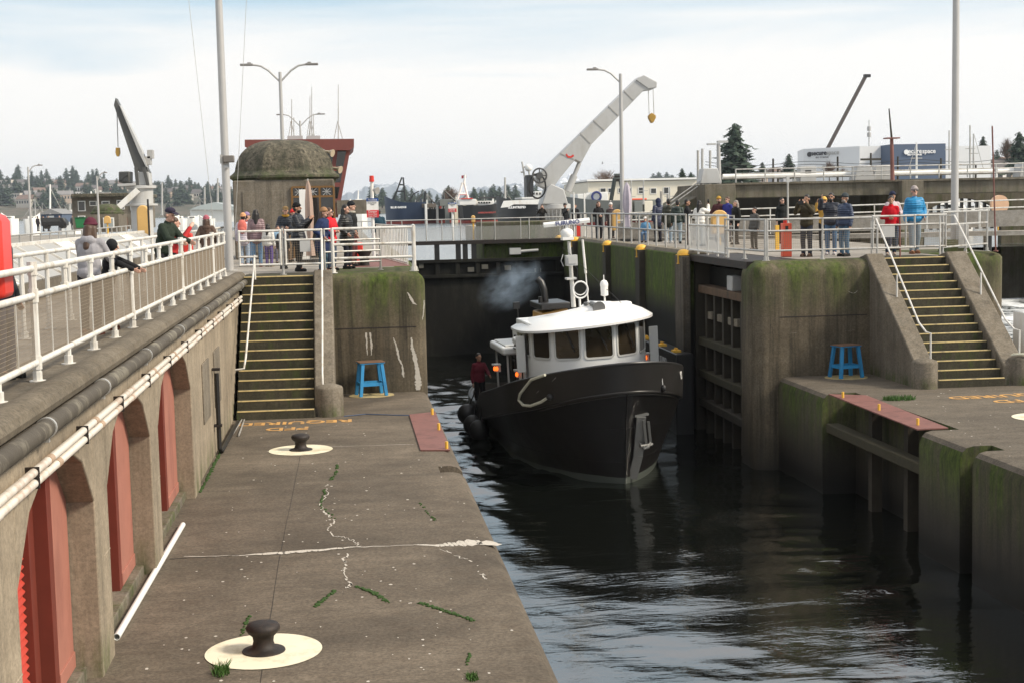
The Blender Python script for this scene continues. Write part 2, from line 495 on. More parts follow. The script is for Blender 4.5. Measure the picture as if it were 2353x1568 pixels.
# ---- right lower deck with slot and gate recess
b = MB()
def rp(xs): return [(xs, LD-5), (xs-.02, LD-.25), (xs+.03, LD-.10), (xs+.10, LD-.03), (xs+.22, LD), (15.75, LD), (15.75, LD-5)]
def rn(xs): return [(xs, LD-5), (xs, LD), (15.75, LD), (15.75, LD-5)]
for pr, a, c in ((rp(WX),-4,22.55),(rn(WX+.55),22.55,23.05),(rp(WX),23.05,24.8),(rn(WX+.75),24.8,30.15),(rp(WX),30.15,33.35)):
    b.prism(pr, 'y', a, c)
m_rdeck = concrete('right_deck_concrete', (.155,.13,.10), dark=.6, streak=0, tint=(.09,.068,.045), speck=.4)
rdeck = b.build('lower_deck', m_rdeck, smooth=25)
rdeck.data.materials.append(m_lowwall)
for p in rdeck.data.polygons:
    if p.normal.z < .6: p.material_index = 1
tag(rdeck, kind='structure')

# ---- upper decks
tag(MB().box((-60,-6,-7),(-3.2,119,U-.004)).box((-3.2,33.2,-7),(-2.3,119,U-.004)).box((-2.3,34.5,-7),(-.4,119,U-.004)).box((-.4,35.0,-7),(1.25,119,U-.004)).build('upper_deck', m_updeck, smooth=0), kind='structure')
tag(MB().box((UX+.35,39.9,-7),(17.2,119,U-.004)).box((11.2,34.0,-7),(15.0,39.9,U-.004)).box((15.0,36.2,-7),(17.1,39.9,U-.004)).build('upper_deck', m_updeck, smooth=0), kind='structure')

# ---- left retaining wall with arched bays
XW = -2.35
wall = thing('retaining_wall', 'tan concrete retaining wall with arched bays and red doors under the long railing', 'wall', (XW, 18, LD))
b = MB()
bays = [(6.3,9.4),(10.1,13.2),(13.9,17.0),(17.7,21.5)]
prev = -4.0
for a, c in bays:
    b.box((XW-.42, prev, LD-.05), (XW, a, -.16))
    w = c-a
    arc = [(a,-.16),(a,-1.05),(a+.48,-.60),(a+1.05,-.41),(c-1.05,-.41),(c-.48,-.60),(c,-1.05),(c,-.16)]
    b.prism(arc, 'x', XW-.42, XW)
    prev = c
b.box((XW-.42, prev, LD-.05), (XW, 22.3, -.16))
b.box((XW-.5, 22.3, LD-.05), (XW-.05, 33.2, -.16))
b.box((XW-.9, -4, LD-.05), (XW-.8, 33.2, -.16))
# dummy groove lines of the casting joints on the jambs
for a, c in bays:
    b.box((XW-.40, a-.35, -1.66), (XW+.004, a+.006, -1.63))
wl = b.build('wall', m_wall, wall, True, bevel=.02, smooth=12)
b = MB()
b.prism([(-3.25,-.16),(XW,-.16),(XW,.03),(XW+.05,.06),(XW+.065,.11),(XW+.04,.165),(XW-.02,.20),(XW-.10,.205),(XW-.18,.185),(XW-.25,.145),(XW-.30,.115),(XW-.42,U),(-3.25,U)], 'y', -4, 33.15)
b.build('coping', concrete('coping_concrete', (.185,.155,.115), dark=.6, streak=0, speck=.4), wall, True, smooth=30)
b = MB()
for y in (23.6, 25.7): b.box((XW-.052, y, -1.9), (XW-.025, y+1.1, -.9))
b.build('recess_panel', m_balus, wall, True, bevel=.01)
b = MB()
for a, c in bays: b.box((XW-.40, a+.01, LD-.02), (XW-.14, c-.01, LD+.12))
b.build('threshold', m_balus, wall, True, bevel=.015)
m_shutter = mat('red_shutter_paint', (.46,.05,.03), .55, 0, .15, 4)
for i, (a, c) in enumerate(bays):
    pw = (1.0,.72,1.0,1.25)[i]
    d = MB().box((XW-.62, c-pw, LD+.10), (XW-.25, c-.02, -.40)).build('door_panel', m_door, wall, True, bevel=.006)
    MB().box((XW-.66, c-pw-.17, LD+.1), (XW-.24, c-pw-.005, -.40)).box((XW-.58, c-pw-.37, LD+.1), (XW-.36, c-pw-.17, -.4)).build('door_frame', m_dooredge, wall, True, bevel=.004)
    s = MB()
    n = 186
    pr = [(XW-.75,-.4)]+[(XW-.42-.014*math.cos(k*math.pi/3), -.4-(LD+.1-(-.4))*(-1)*k/n) for k in range(n+1)]+[(XW-.75,LD+.1)]
    pr = [(x, z) for x, z in pr]
    s.prism(pr, 'y', a+.05, c-pw-.38)
    s.build('roller_shutter', m_shutter, wall, True, smooth=60)
    MB().box((XW-.27, c-pw+.02, LD+.125), (XW-.235, c-.03, LD+.27)).build('kick_board', m_door, wall, True, bevel=.004)

m_coup = mat('stained_coupling', (.42,.30,.21), .6, 0, .2, 9)
# pipes on the wall: each a thing
b = MB()
b.cyl((-2.27,-4,-.02),(-2.27,32.6,-.02),.072,n=16)
pb = thing('black_pipe', 'thick black pipe with peeling paint strapped along the retaining wall', 'pipe', (-2.16, 15, .03))
b.build('pipe', m_pipe, pb, True)
for y in (8.2, 10.9, 13.4, 16.3, 19.6, 23.2, 27.4, 31.2):
    MB().cyl((-2.27,y,-.02),(-2.27,y+.04,-.02),.080,n=16).box((-2.36,y,-.13),(-2.25,y+.04,-.05)).build('clamp', m_galv, pb, True)
for k, (z, dx) in enumerate(((-.285,0),(-.365,.0))):
    c = thing('white_conduit', ['upper of two slim cream conduits along the retaining wall below the black pipe','lower of two slim cream conduits along the retaining wall, just above the arches'][k], 'pipe', (-2.24, 15, z), group='cream conduits on the wall')
    MB().cyl((-2.29,-4,z),(-2.29,31.6,z),.033,n=12).build('pipe', m_conduit, c, True)
    for y in range(7, 31, 2):
        MB().cyl((-2.29,y+.3*k,z),(-2.29,y+.12+.3*k,z),.038,n=12).build('coupling', m_coup if y % 3 else m_conduit, c, True)
        MB().box((-2.36,y+1.5,z-.038),(-2.252,y+1.53,z+.038)).build('bracket', m_iron, c, True)
dp = thing('drain_pipe', 'thin black drain pipe running down the retaining wall', 'pipe', (XW+.03, 25.4, LD))
MB().tube([(XW+.03,25.4,-1.25),(XW+.03,25.4,LD+.1),(XW+.06,25.45,LD+.05),(XW+.08,29.0,LD+.05)], .04).build('pipe', m_black, dp, True)
MB().box((XW-.05,25.33,-1.2),(XW+.09,25.47,-1.16)).box((XW-.05,25.33,-2.2),(XW+.09,25.47,-2.16)).build('bracket', m_iron, dp, True)

# ---- stairs, balustrades and abutment blocks
def stairs(name_label, x0, x1, yb, yt, cat='stairs'):
    t = thing('concrete_stairs', name_label, cat, ((x0+x1)/2, yb, LD))
    n = 15; rise = (U-LD)/n; tr = (yt-yb)/(n-1)
    b = MB(); nb = MB()
    for i in range(n):
        y = yb+tr*i; z = LD+rise*(i+1)
        y2 = y+tr+.6 if i < n-1 else yt+1.4
        b.box((x0, y, LD-.3), (x1, y2 if i < n-1 else yt+1.4, z))
        nb.box((x0+.02, y-.008, z-.022), (x1-.02, y+.03, z+.004))
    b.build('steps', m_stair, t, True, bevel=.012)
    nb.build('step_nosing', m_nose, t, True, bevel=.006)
    return t
def balustrade(x0, x1, yb, yt, label, ped=None, pr=.29, ph=.64):
    t = thing('stair_balustrade', label, 'balustrade', ((x0+x1)/2, yb, LD))
    pts = [(yb-.05, LD-.05), (yb-.05, LD+.45), (yt-.1, U+.42-.3), (yt+.25, U+.05), (yt+.4, U+.02), (yt+.4, LD-.05)]
    MB().prism(pts, 'x', x0, x1).build('side_wall', m_balus, t, True, bevel=.03)
    if ped:
        MB().lathe((ped[0], ped[1], LD-.03), [(pr,0),(pr,ph-.04),(pr-.02,ph),(pr*.5,ph+.05),(.02,ph+.06)], 28).build('pedestal', m_balus, t, True, smooth=45)
    return t
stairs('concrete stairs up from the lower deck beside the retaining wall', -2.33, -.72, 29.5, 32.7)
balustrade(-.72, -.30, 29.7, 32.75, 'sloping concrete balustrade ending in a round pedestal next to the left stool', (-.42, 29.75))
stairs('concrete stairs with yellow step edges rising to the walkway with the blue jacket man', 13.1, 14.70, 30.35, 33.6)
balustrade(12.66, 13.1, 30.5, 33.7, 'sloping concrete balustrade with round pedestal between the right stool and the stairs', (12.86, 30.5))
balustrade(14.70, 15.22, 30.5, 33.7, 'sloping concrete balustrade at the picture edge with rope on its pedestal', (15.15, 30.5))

def round_block(name, label, x0, x1, yf, yback, ztop, zbot, m, r=.35, top=True, left=True, right=True):
    """a block of concrete with a rounded front top edge and rounded front corners"""
    t = thing(name, label, 'wall', ((x0+x1)/2, yf, zbot))
    b = MB(); n = 5
    cols = []                                        # plan outline from back left round the front to back right
    if left:
        cols += [(x0, yback)]+[(x0+r-r*math.cos(a*math.pi/2/n), yf+r-r*math.sin(a*math.pi/2/n)) for a in range(n+1)]
    else: cols += [(x0, yback), (x0, yf)]
    k = max(2, int((x1-x0)/.5))
    cols += [(x0+r+(x1-x0-2*r)*i/k, yf) for i in range(1, k)]
    if right: cols += [(x1-r+r*math.sin(a*math.pi/2/n), yf+r-r*math.cos(a*math.pi/2/n)) for a in range(n+1)]+[(x1, yback)]
    else: cols += [(x1, yf), (x1, yback)]
    cx, cy = (x0+x1)/2, yback
    rows = [zbot, (zbot+ztop)/2-.2, ztop-1.0]+[ztop-r+r*math.sin(a*math.pi/2/n) for a in range(n+1)]
    ins = [0,0,0]+[r-r*math.cos(a*math.pi/2/n) for a in range(n+1)]
    for z, s in zip(rows, ins):
        for (x, y) in cols:
            vx, vy = 0, 0
            xx = min(max(x, x0+(s if left else 0)), x1-(s if right else 0)); yy = max(y, yf+s)
            b.v.append((xx, yy, z))
    m_ = len(cols)
    for j in range(len(rows)-1):
        for i in range(m_-1):
            a = j*m_+i; b.f.append((a, a+1, a+m_+1, a+m_))
    b.f.append(tuple(range((len(rows)-1)*m_, len(rows)*m_)))
    b.build('wall', m, t, True, smooth=60)
    return t
def joint_line(t, x0, x1, y, z):
    MB().box((x0, y-.004, z-.012), (x1, y+.02, z+.012)).build('casting_joint', m_iron, t, True)
lb = round_block('abutment_wall', 'brown concrete abutment wall with white streaks behind the left blue stool', -.35, EX, 33.15, 36.2, U, LD-5, m_block, .30, left=False)
joint_line(lb, -.3, 1.6, 33.15, -1.18)
def mineral(t, pts, w=.03):
    """a crust of lime run down a wall that looks to -y"""
    b = MB(); r = random.Random(len(pts)*7+int(pts[0][0]*100))
    for (xa, za, wa), (xb, zb, wb_) in zip(pts, pts[1:]):
        k = 8
        L_ = []; R_ = []
        for i in range(k+1):
            u = i/k; x = xa+(xb-xa)*u+r.uniform(-.008,.008); z = za+(zb-za)*u; w_ = (wa+(wb_-wa)*u)*r.uniform(.5,1.2)
            L_.append((x-w_/2, z)); R_.append((x+w_/2, z))
        for i in range(k):
            y = pts.y
            b.quad((L_[i][0],y,L_[i][1]),(R_[i][0],y,R_[i][1]),(R_[i+1][0],y,R_[i+1][1]),(L_[i+1][0],y,L_[i+1][1]))
    return b.build('lime_streak', m_mineral, t, True, smooth=0)
class PL(list): y = 0
def runs(t, y, *lists):
    for l in lists:
        p = PL(l); p.y = y; mineral(t, p)
def wp(px, py, y): v = aty(px, py, y); return (v.x, v.z)
def run_px(t, y, pts): runs(t, y, [(*wp(px, py, y), w*y/3267) for px, py, w in pts])
run_px(lb, 33.146, [(936,672,3),(944,685,7),(950,697,8),(957,700,3)])
run_px(lb, 33.146, [(945,775,3),(947,800,8),(952,815,11),(958,850,9),(961,880,16),(960,895,9)])
run_px(lb, 33.146, [(903,775,2),(912,800,5),(916,822,5),(924,838,3),(926,858,7),(928,866,2)])
run_px(lb, 33.146, [(841,764,4),(843,800,3),(844,815,2)])
run_px(lb, 33.146, [(850,764,5),(853,790,5),(853,815,2)])
run_px(lb, 33.146, [(975,690,3),(972,725,3),(970,735,1)])
rb = round_block('abutment_wall', 'mossy concrete abutment wall with rounded top edge behind the right stool', UX, 12.8, 33.35, 34.3, U, LD-5, m_block, .38, right=False)
joint_line(rb, 10.4, 12.6, 33.35, -1.25)
run_px(rb, 33.346, [(1810,766,2),(1830,764,3)]); run_px(rb, 33.346, [(1940,760,2),(1962,758,3)])
rb2 = round_block('abutment_wall', 'concrete abutment wall with rounded top to the right of the yellow edged stairs', 15.0, 17.3, 35.7, 38.6, U, LD-5, m_block, .35, left=False)
run_px(rb, 33.346, [(1948,669,1),(1956,673,2),(1962,674,2),(1970,668,1)])

# ---- right chamber wall beyond the gate recess
cw = thing('chamber_wall', 'long moss covered chamber wall below the crowded right walkway', 'wall', (UX, 50, WZ))
b = MB()
b.prism([(UX+.6,-7),(UX,-7),(UX,U-.05),(UX+.06,U),(UX+.6,U)], 'y', 39.9, 66.8)
b.build('wall', m_lockwall, cw, True)
MB().prism([(UX+.03,U-.03),(UX+.08,U+.09),(UX+.55,U+.09),(UX+.55,U-.03)], 'y', 39.9, 66.6).build('kerb', m_edge, cw, True, bevel=.02)
lw = MB().prism([(EX-.6,-7),(EX,-7),(EX,U-.05),(EX-.06,U),(EX-.6,U)], 'y', 36.1, 66.8)
cwl = thing('chamber_wall', 'chamber wall of the lock hidden behind the left abutment', 'wall', (EX, 50, WZ))
lw.build('wall', m_lockwall, cwl, True)
rg = random.Random(5)
for i, (px, py) in enumerate(((1238,544),(1290,548),(1357,557),(1444,566),(1562,577))):
    p = atz(px, py, U+.08); y = p.y
    pos = ['farthest','second farthest','middle','second nearest','nearest'][i]
    f = thing('fender_pile', f'{pos} dark timber fender pile with a yellow cap on the chamber wall', 'fender', (UX-.1, y, WZ), group='yellow capped fender piles along the wall')
    wide = .3 if i < 4 else .5
    MB().box((UX-.20, y-wide, WZ-1), (UX+.02, y+wide, U-.06)).build('timber', m_wood if i < 4 else concrete('pile_concrete', (.15,.13,.105), streak=.8, wet=(-2.6,-1.4)), f, True, bevel=.02)
    MB().lathe((UX-.05, y, U-.02), [(.19,0),(.19,.03),(.16,.10),(.08,.14),(.01,.15)], 14).box((UX-.22,y-.27,U-.04),(UX+.05,y+.27,U-.02)).build('cap', m_yellow, f, True, smooth=45)
    MB().box((UX-.23,y-.03,U-.26),(UX-.20,y+.03,U-.04)).box((UX-.24,y-.08,U-.29),(UX-.2,y+.08,U-.26)).build('bracket', m_yellow, f, True)
b = MB()

# ---- recessed gate leaf on the right
gl = thing('lock_gate_leaf', 'open timber lock gate leaf folded into its recess beside the mossy abutment', 'lock gate', (UX+.2, 36.5, WZ))
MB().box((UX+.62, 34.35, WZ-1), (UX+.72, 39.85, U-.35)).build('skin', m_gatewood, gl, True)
MB().box((UX+.05,34.0,-.10),(UX+1.5,39.9,U-.02)).build('walkway_edge', m_iron, gl, True)
MB().box((UX+.2,39.75,WZ-1),(UX+.75,39.9,U-.12)).build('hinge_post', m_wood, gl, True)
m_rustwood = mat('rusty_timber', (.105,.062,.034), .8, 0, .5, 7, bump=.5, dirt=(.04,.032,.02,1))
for z, mm in ((-.88,m_rustwood),(-2.36,m_mosswood),(-3.28,m_mosswood),(-4.1,m_wood)):
    MB().box((UX+.24,34.4,z-.11),(UX+.62,39.6,z+.11)).build('waling_beam', mm, gl, True, bevel=.02)
for y0_, y1_ in ((36.0,36.9),(37.4,38.0),(38.6,39.2)): MB().box((UX+.36,y0_,-1.70),(UX+.52,y1_,-1.50)).build('block', m_edge, gl, True, bevel=.01)
for y in (34.7,35.5,36.4,37.3,38.2,39.1): MB().box((UX+.33,y-.09,WZ-1),(UX+.6,y+.09,U-.9)).build('frame_post', m_wood, gl, True, bevel=.01)
gs = concrete('gusset_grey', (.19,.165,.13), streak=.7)
MB().prism([(34.40,-.02),(34.9,-.05),(35.9,-.8),(35.9,-1.2),(35.3,-2.2),(34.9,-2.6),(34.9,-1.3),(34.40,-.9)], 'x', UX+.54, UX+.6).build('gusset_plate', gs, gl, True)
MB().box((UX+.3,36.2,-.77),(UX+.55,36.75,-.38)).build('sensor_box', m_pale, gl, True, bevel=.02)

# ---- far closed gate and its walkway
GY = 63.0
fg = thing('lock_gate', 'closed dark lock gate across the end of the chamber below the footbridge', 'lock gate', ((EX+UX)/2, GY, WZ))
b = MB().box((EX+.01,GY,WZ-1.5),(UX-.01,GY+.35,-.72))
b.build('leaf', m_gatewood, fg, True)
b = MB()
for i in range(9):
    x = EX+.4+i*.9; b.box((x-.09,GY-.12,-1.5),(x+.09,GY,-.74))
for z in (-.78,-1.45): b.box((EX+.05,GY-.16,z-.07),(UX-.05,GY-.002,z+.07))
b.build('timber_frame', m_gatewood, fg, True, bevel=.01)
b = MB()
rg = random.Random(9)
for i in range(7): b.cbox((rg.uniform(EX+.5,UX-.5),GY-.06,rg.uniform(-1.35,-.9)),(.28,.1,.2))
b.build('bracket', mat('weathered_grey', (.10,.095,.08), .8, 0, .4, 6), fg, True)
for px in (1003, 1052, 1068, 1088):
    p = aty(px, 560, GY+.15); MB().box((p.x-.11,GY+.05,-.72),(p.x+.11,GY+.25,U-.12)).build('post', m_black, fg, True)
bx = aty(1112, 560, GY+.4).x
pier = thing('bridge_pier', 'mossy concrete pier under the far end of the footbridge', 'pier', (bx+1, GY+1, WZ))
MB().box((bx,GY+.36,-5),(UX+.3,GY+4.2,U-.16)).build('wall', concrete('pier_concrete', (.11,.10,.07), streak=.7, moss=(-1.2,-.7,.1,.3), mossamt=.9), pier, True)
pb = aty(1175, 550, GY+1.2)
MB().box((bx-.02,GY+1.2,U-.1),(UX+.2,GY+4.0,U+.78)).build('parapet', m_dam, pier, True, bevel=.03)
MB().cbox((bx+1.35,GY+.15,-.42),(.5,.3,.28)).cyl((bx+1.6,GY+.15,-.44),(bx+2.4,GY+.15,-.40),.07).build('gate_motor', m_pale, pier, True)

# ---- lines, cracks and paint on the decks
def strip(pts, w, z, m_, name, jit=.012, seed=1, sub=7):
    r = random.Random(seed); b = MB()
    P_ = []
    for (xa,ya,wa),(xb,yb,wb_) in zip(pts, pts[1:]):
        for i in range(sub):
            u = i/sub; P_.append((xa+(xb-xa)*u+r.uniform(-jit,jit), ya+(yb-ya)*u+r.uniform(-jit,jit)*2, (wa+(wb_-wa)*u)*r.uniform(.45,1.25)))
    P_.append(pts[-1])
    for i in range(len(P_)-1):
        if name == 'deck_crack' and r.random() < .22: continue
        a, c = P_[i], P_[i+1]
        dx, dy = c[0]-a[0], c[1]-a[1]; l = math.hypot(dx, dy) or 1; nx_, ny_ = -dy/l, dx/l
        b.quad((a[0]-nx_*a[2]/2,a[1]-ny_*a[2]/2,z),(c[0]-nx_*c[2]/2,c[1]-ny_*c[2]/2,z),(c[0]+nx_*c[2]/2,c[1]+ny_*c[2]/2,z),(a[0]+nx_*a[2]/2,a[1]+ny_*a[2]/2,z))
    return tag(b.build(name, m_, smooth=0), kind='structure')
def dk(px, py, w=.02, z=LD): p = atz(px, py, z); return (p.x, p.y, w)
Z1 = LD+.004
m_darkjoint = mat('dark_joint', (.03,.025,.02), .9)
strip([dk(420,1278,.03),dk(560,1275,.03),dk(700,1264,.05),dk(820,1256,.03),dk(950,1251,.02)], 0, Z1, m_mineral, 'lime_line', .01, 2)
strip([dk(550,1276,.05),dk(640,1270,.12),dk(730,1264,.10),dk(830,1254,.02)], 0, Z1+.003, m_mineral, 'lime_line', .01, 3)
strip([dk(950,1250,.02),dk(1010,1252,.14),dk(1060,1247,.30),dk(1105,1244,.40),dk(1148,1251,.10)], 0, Z1, m_mineral, 'lime_patch', .003, 4, 5)
strip([dk(750,1112,0.012),dk(752,1130,0.019),dk(735,1160,0.019),dk(748,1178,0.025),dk(770,1195,0.025),dk(750,1213,0.019),dk(768,1232,0.019),dk(785,1232,0.012),dk(815,1240,0.019),dk(820,1252,0.019)], 0, Z1, m_mineral, 'deck_crack', .03, 5, 9)
strip([dk(800,1268,0.019),dk(790,1285,0.031),dk(796,1300,0.025),dk(785,1315,0.012),dk(808,1340,0.031),dk(795,1350,0.019)], 0, Z1, m_mineral, 'deck_crack', .03, 6, 9)
strip([dk(1010,1258,0.012),dk(1050,1275,0.019),dk(1090,1292,0.019),dk(1105,1315,0.019),dk(1118,1328,0.025)], 0, Z1, m_mineral, 'deck_crack', .03, 7, 9)
strip([dk(700,1027,.015),dk(930,1020,.02),dk(950,1020,.015)], 0, Z1, m_mineral, 'lime_line', .006, 8)
strip([dk(545,978,.02),dk(760,957,.015),dk(945,950,.015)], 0, Z1, m_darkjoint, 'deck_joint', .004, 9)
strip([dk(598,1568,.006),dk(640,1290,.006),dk(690,1045,.007)], 0, Z1, m_darkjoint, 'deck_joint', .004, 10)
strip([dk(390,1283,.02),dk(600,1272,.012)], 0, Z1, m_darkjoint, 'deck_joint', .006, 11)
rs = random.Random(12); b = MB()
for i in range(230):
    x = rs.uniform(-2.0,1.6); y = 10.5+19*rs.random()**1.6; s_ = rs.uniform(.006,.022)
    n = rs.randint(4,6); b.add([(x+s_*math.cos(6.28*k/n)*rs.uniform(.6,1.3), y+s_*1.4*math.sin(6.28*k/n), Z1) for k in range(n)], [tuple(range(n))])
for i in range(110):
    x = rs.uniform(10.7,15); y = rs.uniform(20,30); s_ = rs.uniform(.008,.025)
    n = rs.randint(4,6); b.add([(x+s_*math.cos(6.28*k/n)*rs.uniform(.6,1.3), y+s_*1.4*math.sin(6.28*k/n), Z1) for k in range(n)], [tuple(range(n))])
tag(b.build('bird_droppings', m_mineral, smooth=0), kind='stuff')
# painted words, read from the water side
def ground_text(s, px, py, size, rz, z=LD):
    p = atz(px, py, z)
    o = text(s, size, m_text_or, None, (p.x, p.y, z+.005), (0,0,rz), 'ground_lettering', .001, bold=.012)
    return tag(o, kind='structure')
ground_text('REQUIRED', 676, 970, .50, R(180)); ground_text('PFD', 660, 984, .50, R(180))
p = atz(2300, 910, LD)
ground_text('REQUIRED', 2310, 908, .55, R(182)); ground_text('PFD', 2330, 920, .55, R(182))
# painted rings round the bollards
def ring(px, py, r, z=Z1+.004):
    p = atz(px, py, LD)
    n = 48; b = MB().add([(p.x+r*math.cos(6.283*k/n), p.y+r*math.sin(6.283*k/n), z) for k in range(n)], [tuple(range(n))])
    tag(b.build('painted_circle', m_cream, smooth=0), kind='structure'); return p
pA = ring(606, 1495, .565); pB = ring(691, 1033, .57); ring(2395, 958, .57)
def bollard(px, p, label, k=.78):
    t = thing('mooring_bollard', label, 'bollard', (p.x, p.y, LD+.008), group='black bollards on painted circles')
    MB().lathe((0,0,0), [(.27*k,0),(.265*k,.012),(.19*k,.024),(.140*k,.05),(.125*k,.10),(.135*k,.15),(.185*k,.185),(.21*k,.215),(.212*k,.24),(.185*k,.27),(.11*k,.287),(.01,.29)], 28).build('post', m_iron, t, smooth=60)
    return t
bollard(0, pA, 'black iron mooring bollard on the big cream circle, nearest the front')
bollard(0, pB, 'smaller looking black bollard on the cream circle before the orange lettering')
# moss in the joints and tufts of grass
def moss_line(pts, w=.03, seed=1, dens=60):
    r = random.Random(seed); b = MB()
    for (xa,ya,_),(xb,yb,_) in zip(pts, pts[1:]):
        n = max(3, int(math.hypot(xb-xa, yb-ya)*dens))
        for i in range(n):
            u = r.random(); x = xa+(xb-xa)*u+r.gauss(0,w*.35); y = ya+(yb-ya)*u+r.gauss(0,w*.6); s_ = r.uniform(.008,.022)
            b.ell((x,y,LD+.004), (s_,s_,s_*.8), 6, 4)
    return tag(b.build('moss', m_mossg), kind='stuff')
moss_line([dk(725,1392),dk(770,1355)],.03,1,110); moss_line([dk(820,1347),dk(860,1362),dk(893,1382)],.035,2,110)
moss_line([dk(960,1384),dk(1020,1402),dk(1090,1425)],.035,3,110)
moss_line([dk(775,1068),dk(772,1085),dk(760,1102)],.03,4,40); moss_line([dk(745,1125),dk(735,1160),dk(765,1188)],.05,5,20)
moss_line([dk(965,1155),dk(985,1180),dk(1005,1200)],.03,6,14); moss_line([dk(575,1412),dk(560,1445),dk(550,1460)],.03,7,35)
moss_line([dk(460,1130),dk(500,1050),dk(545,968)],.03,8,60); moss_line([dk(1080,1500),dk(1070,1530)],.02,9,30)
def tuft(px, py, rx, ry, n, h, seed):
    r = random.Random(seed); p = atz(px, py, LD); b = MB()
    for i in range(n):
        a = r.uniform(0,6.28); q_ = r.random()**.5; x = p.x+rx*q_*math.cos(a); y = p.y+ry*q_*math.sin(a); t = r.uniform(0,6.28); hh = h*r.uniform(.5,1.2)
        dx, dy = .006*math.cos(t), .006*math.sin(t); lx, ly = r.gauss(0,.4)*hh, r.gauss(0,.4)*hh
        b.add([(x-dx,y-dy,LD),(x+dx,y+dy,LD),(x+lx*.5+dx*.6,y+ly*.5+dy*.6,LD+hh*.6),(x+lx,y+ly,LD+hh)], [(0,1,2),(0,2,3)])
    return tag(b.build('grass', m_grass, smooth=0), kind='stuff')
tuft(2065,917,.36,.22,520,.10,1); tuft(508,1545,.08,.14,130,.10,2); tuft(1083,1553,.05,.05,60,.05,3); tuft(1085,1560,.06,.06,60,.05,4)
# ================================================================== RAILINGS
def railing(label, p, q, h=1.0, step=1.45, rails=(1.0,), mesh=None, mat_=None, r=.024, pr=None, base=True, major=0, gr=None, plate=None, cell=.05, stub=None, vert=0, cat='railing', panelmat=None, name='railing'):
    """straight pipe railing from p to q: every post, rail and mesh panel is a part"""
    p, q = Vector(p), Vector(q); d = q-p; n = max(1, round(d.length/step)); d /= n
    t = thing(name, label, cat, tuple(p), group=gr)
    mt = mat_ or m_galv; pr = pr or r*1.15
    zz = Vector((0,0,1))
    dn = d.normalized()
    for i in range(n+1):
        a = p+d*i
        big = major and (i % major == 0)
        b = MB(); lo = 0
        top = rails[0]
        if stub and not big:
            f_ = MB().cyl(a, a+zz*(stub[1]-.0), pr*1.0, n=8).cyl(a, a+zz*.012, pr*2.6, n=10).cyl(a, a+zz*.09, pr*1.5, n=8).build('foot', mt, t, True)
            b.cyl(a+zz*stub[0], a+zz*top, pr*1.0, n=8)
            b.cyl(a+zz*(top-.05), a+zz*(top+.01), r*1.35, n=8).cyl(a+zz*(stub[0]-.01), a+zz*(stub[0]+.05), r*1.35, n=8)
        else:
            b.cyl(a, a+zz*(top+.02), pr*(1.25 if big else 1), n=8)
            if big:
                for z in rails: b.cyl(a+zz*(z-.06), a+zz*(z+.06), pr*1.6, n=8)
        if base and not (stub and not big): b.cyl(a, a+zz*.012, pr*2.6, n=10).cyl(a, a+zz*.09, pr*1.5, n=8)
        b.build('post', mt, t, True)
    for k, z in enumerate(rails):
        MB().cyl(p+zz*z, q+zz*z, r, n=10).build('rail', mt, t, True)
    if mesh:
        z0, z1 = mesh
        for i in range(n):
            if major and i % major: continue
            w = min(major or 1, n-i)
            a = p+d*i+dn*.05; e = p+d*(i+w)-dn*.05; L_ = (e-a).length
            b = MB(); nv = int(L_/cell); nh = int((z1-z0)/cell); s_ = dn*.0016
            for k in range(nv+1):
                c = a+dn*(L_*k/nv); b.cyl(c+zz*z0, c+zz*z1, .0026, n=3, cap=False)
            for k in range(nh+1):
                z = z0+(z1-z0)*k/nh; b.cyl(a+zz*z, e+zz*z, .0026, n=3, cap=False)
            b.build('mesh_panel', m_wire, t, True, smooth=0)
            if vert:
                for k in range(1, w*vert):
                    c = p+d*(i+k/vert)
                    if abs(k/vert-round(k/vert)) < .01 and not stub: continue
                    MB().obox(c+zz*(z0-.02), c+zz*(z1+.03), .016, .008).build('flat_bar', mt, t, True)
    if plate:
        z0, z1 = plate
        nrm = Vector((-dn.y, dn.x, 0))*.006
        for i in range(n):
            a = p+d*i+dn*.04; e = p+d*(i+1)-dn*.04
            b = MB(); b.add([a+zz*z0-nrm, e+zz*z0-nrm, e+zz*z1-nrm, a+zz*z1-nrm, a+zz*z0+nrm, e+zz*z0+nrm, e+zz*z1+nrm, a+zz*z1+nrm], [(0,1,2,3),(7,6,5,4),(0,4,5,1),(1,5,6,2),(2,6,7,3),(3,7,4,0)])
            b.build('infill_panel', panelmat or m_pale, t, True)
    return t
# ---- left, nearest railing along the retaining wall
railing('long pipe railing with wire mesh running along the retaining wall top', (-2.75,1.4,U), (-2.75,33.25,U), 1, 1.4475, (1.0,.76,.17), mesh=(.19,.74), mat_=m_white_rail, r=.030, pr=.028, major=4, stub=(.76,.19), vert=2, cell=.036)
railing('second pipe railing on the far side of the narrow left walkway', (-3.85,1.4,U), (-3.85,47,U), 1, 1.45, (1.0,.80), mat_=m_white_rail, r=.030, pr=.030)
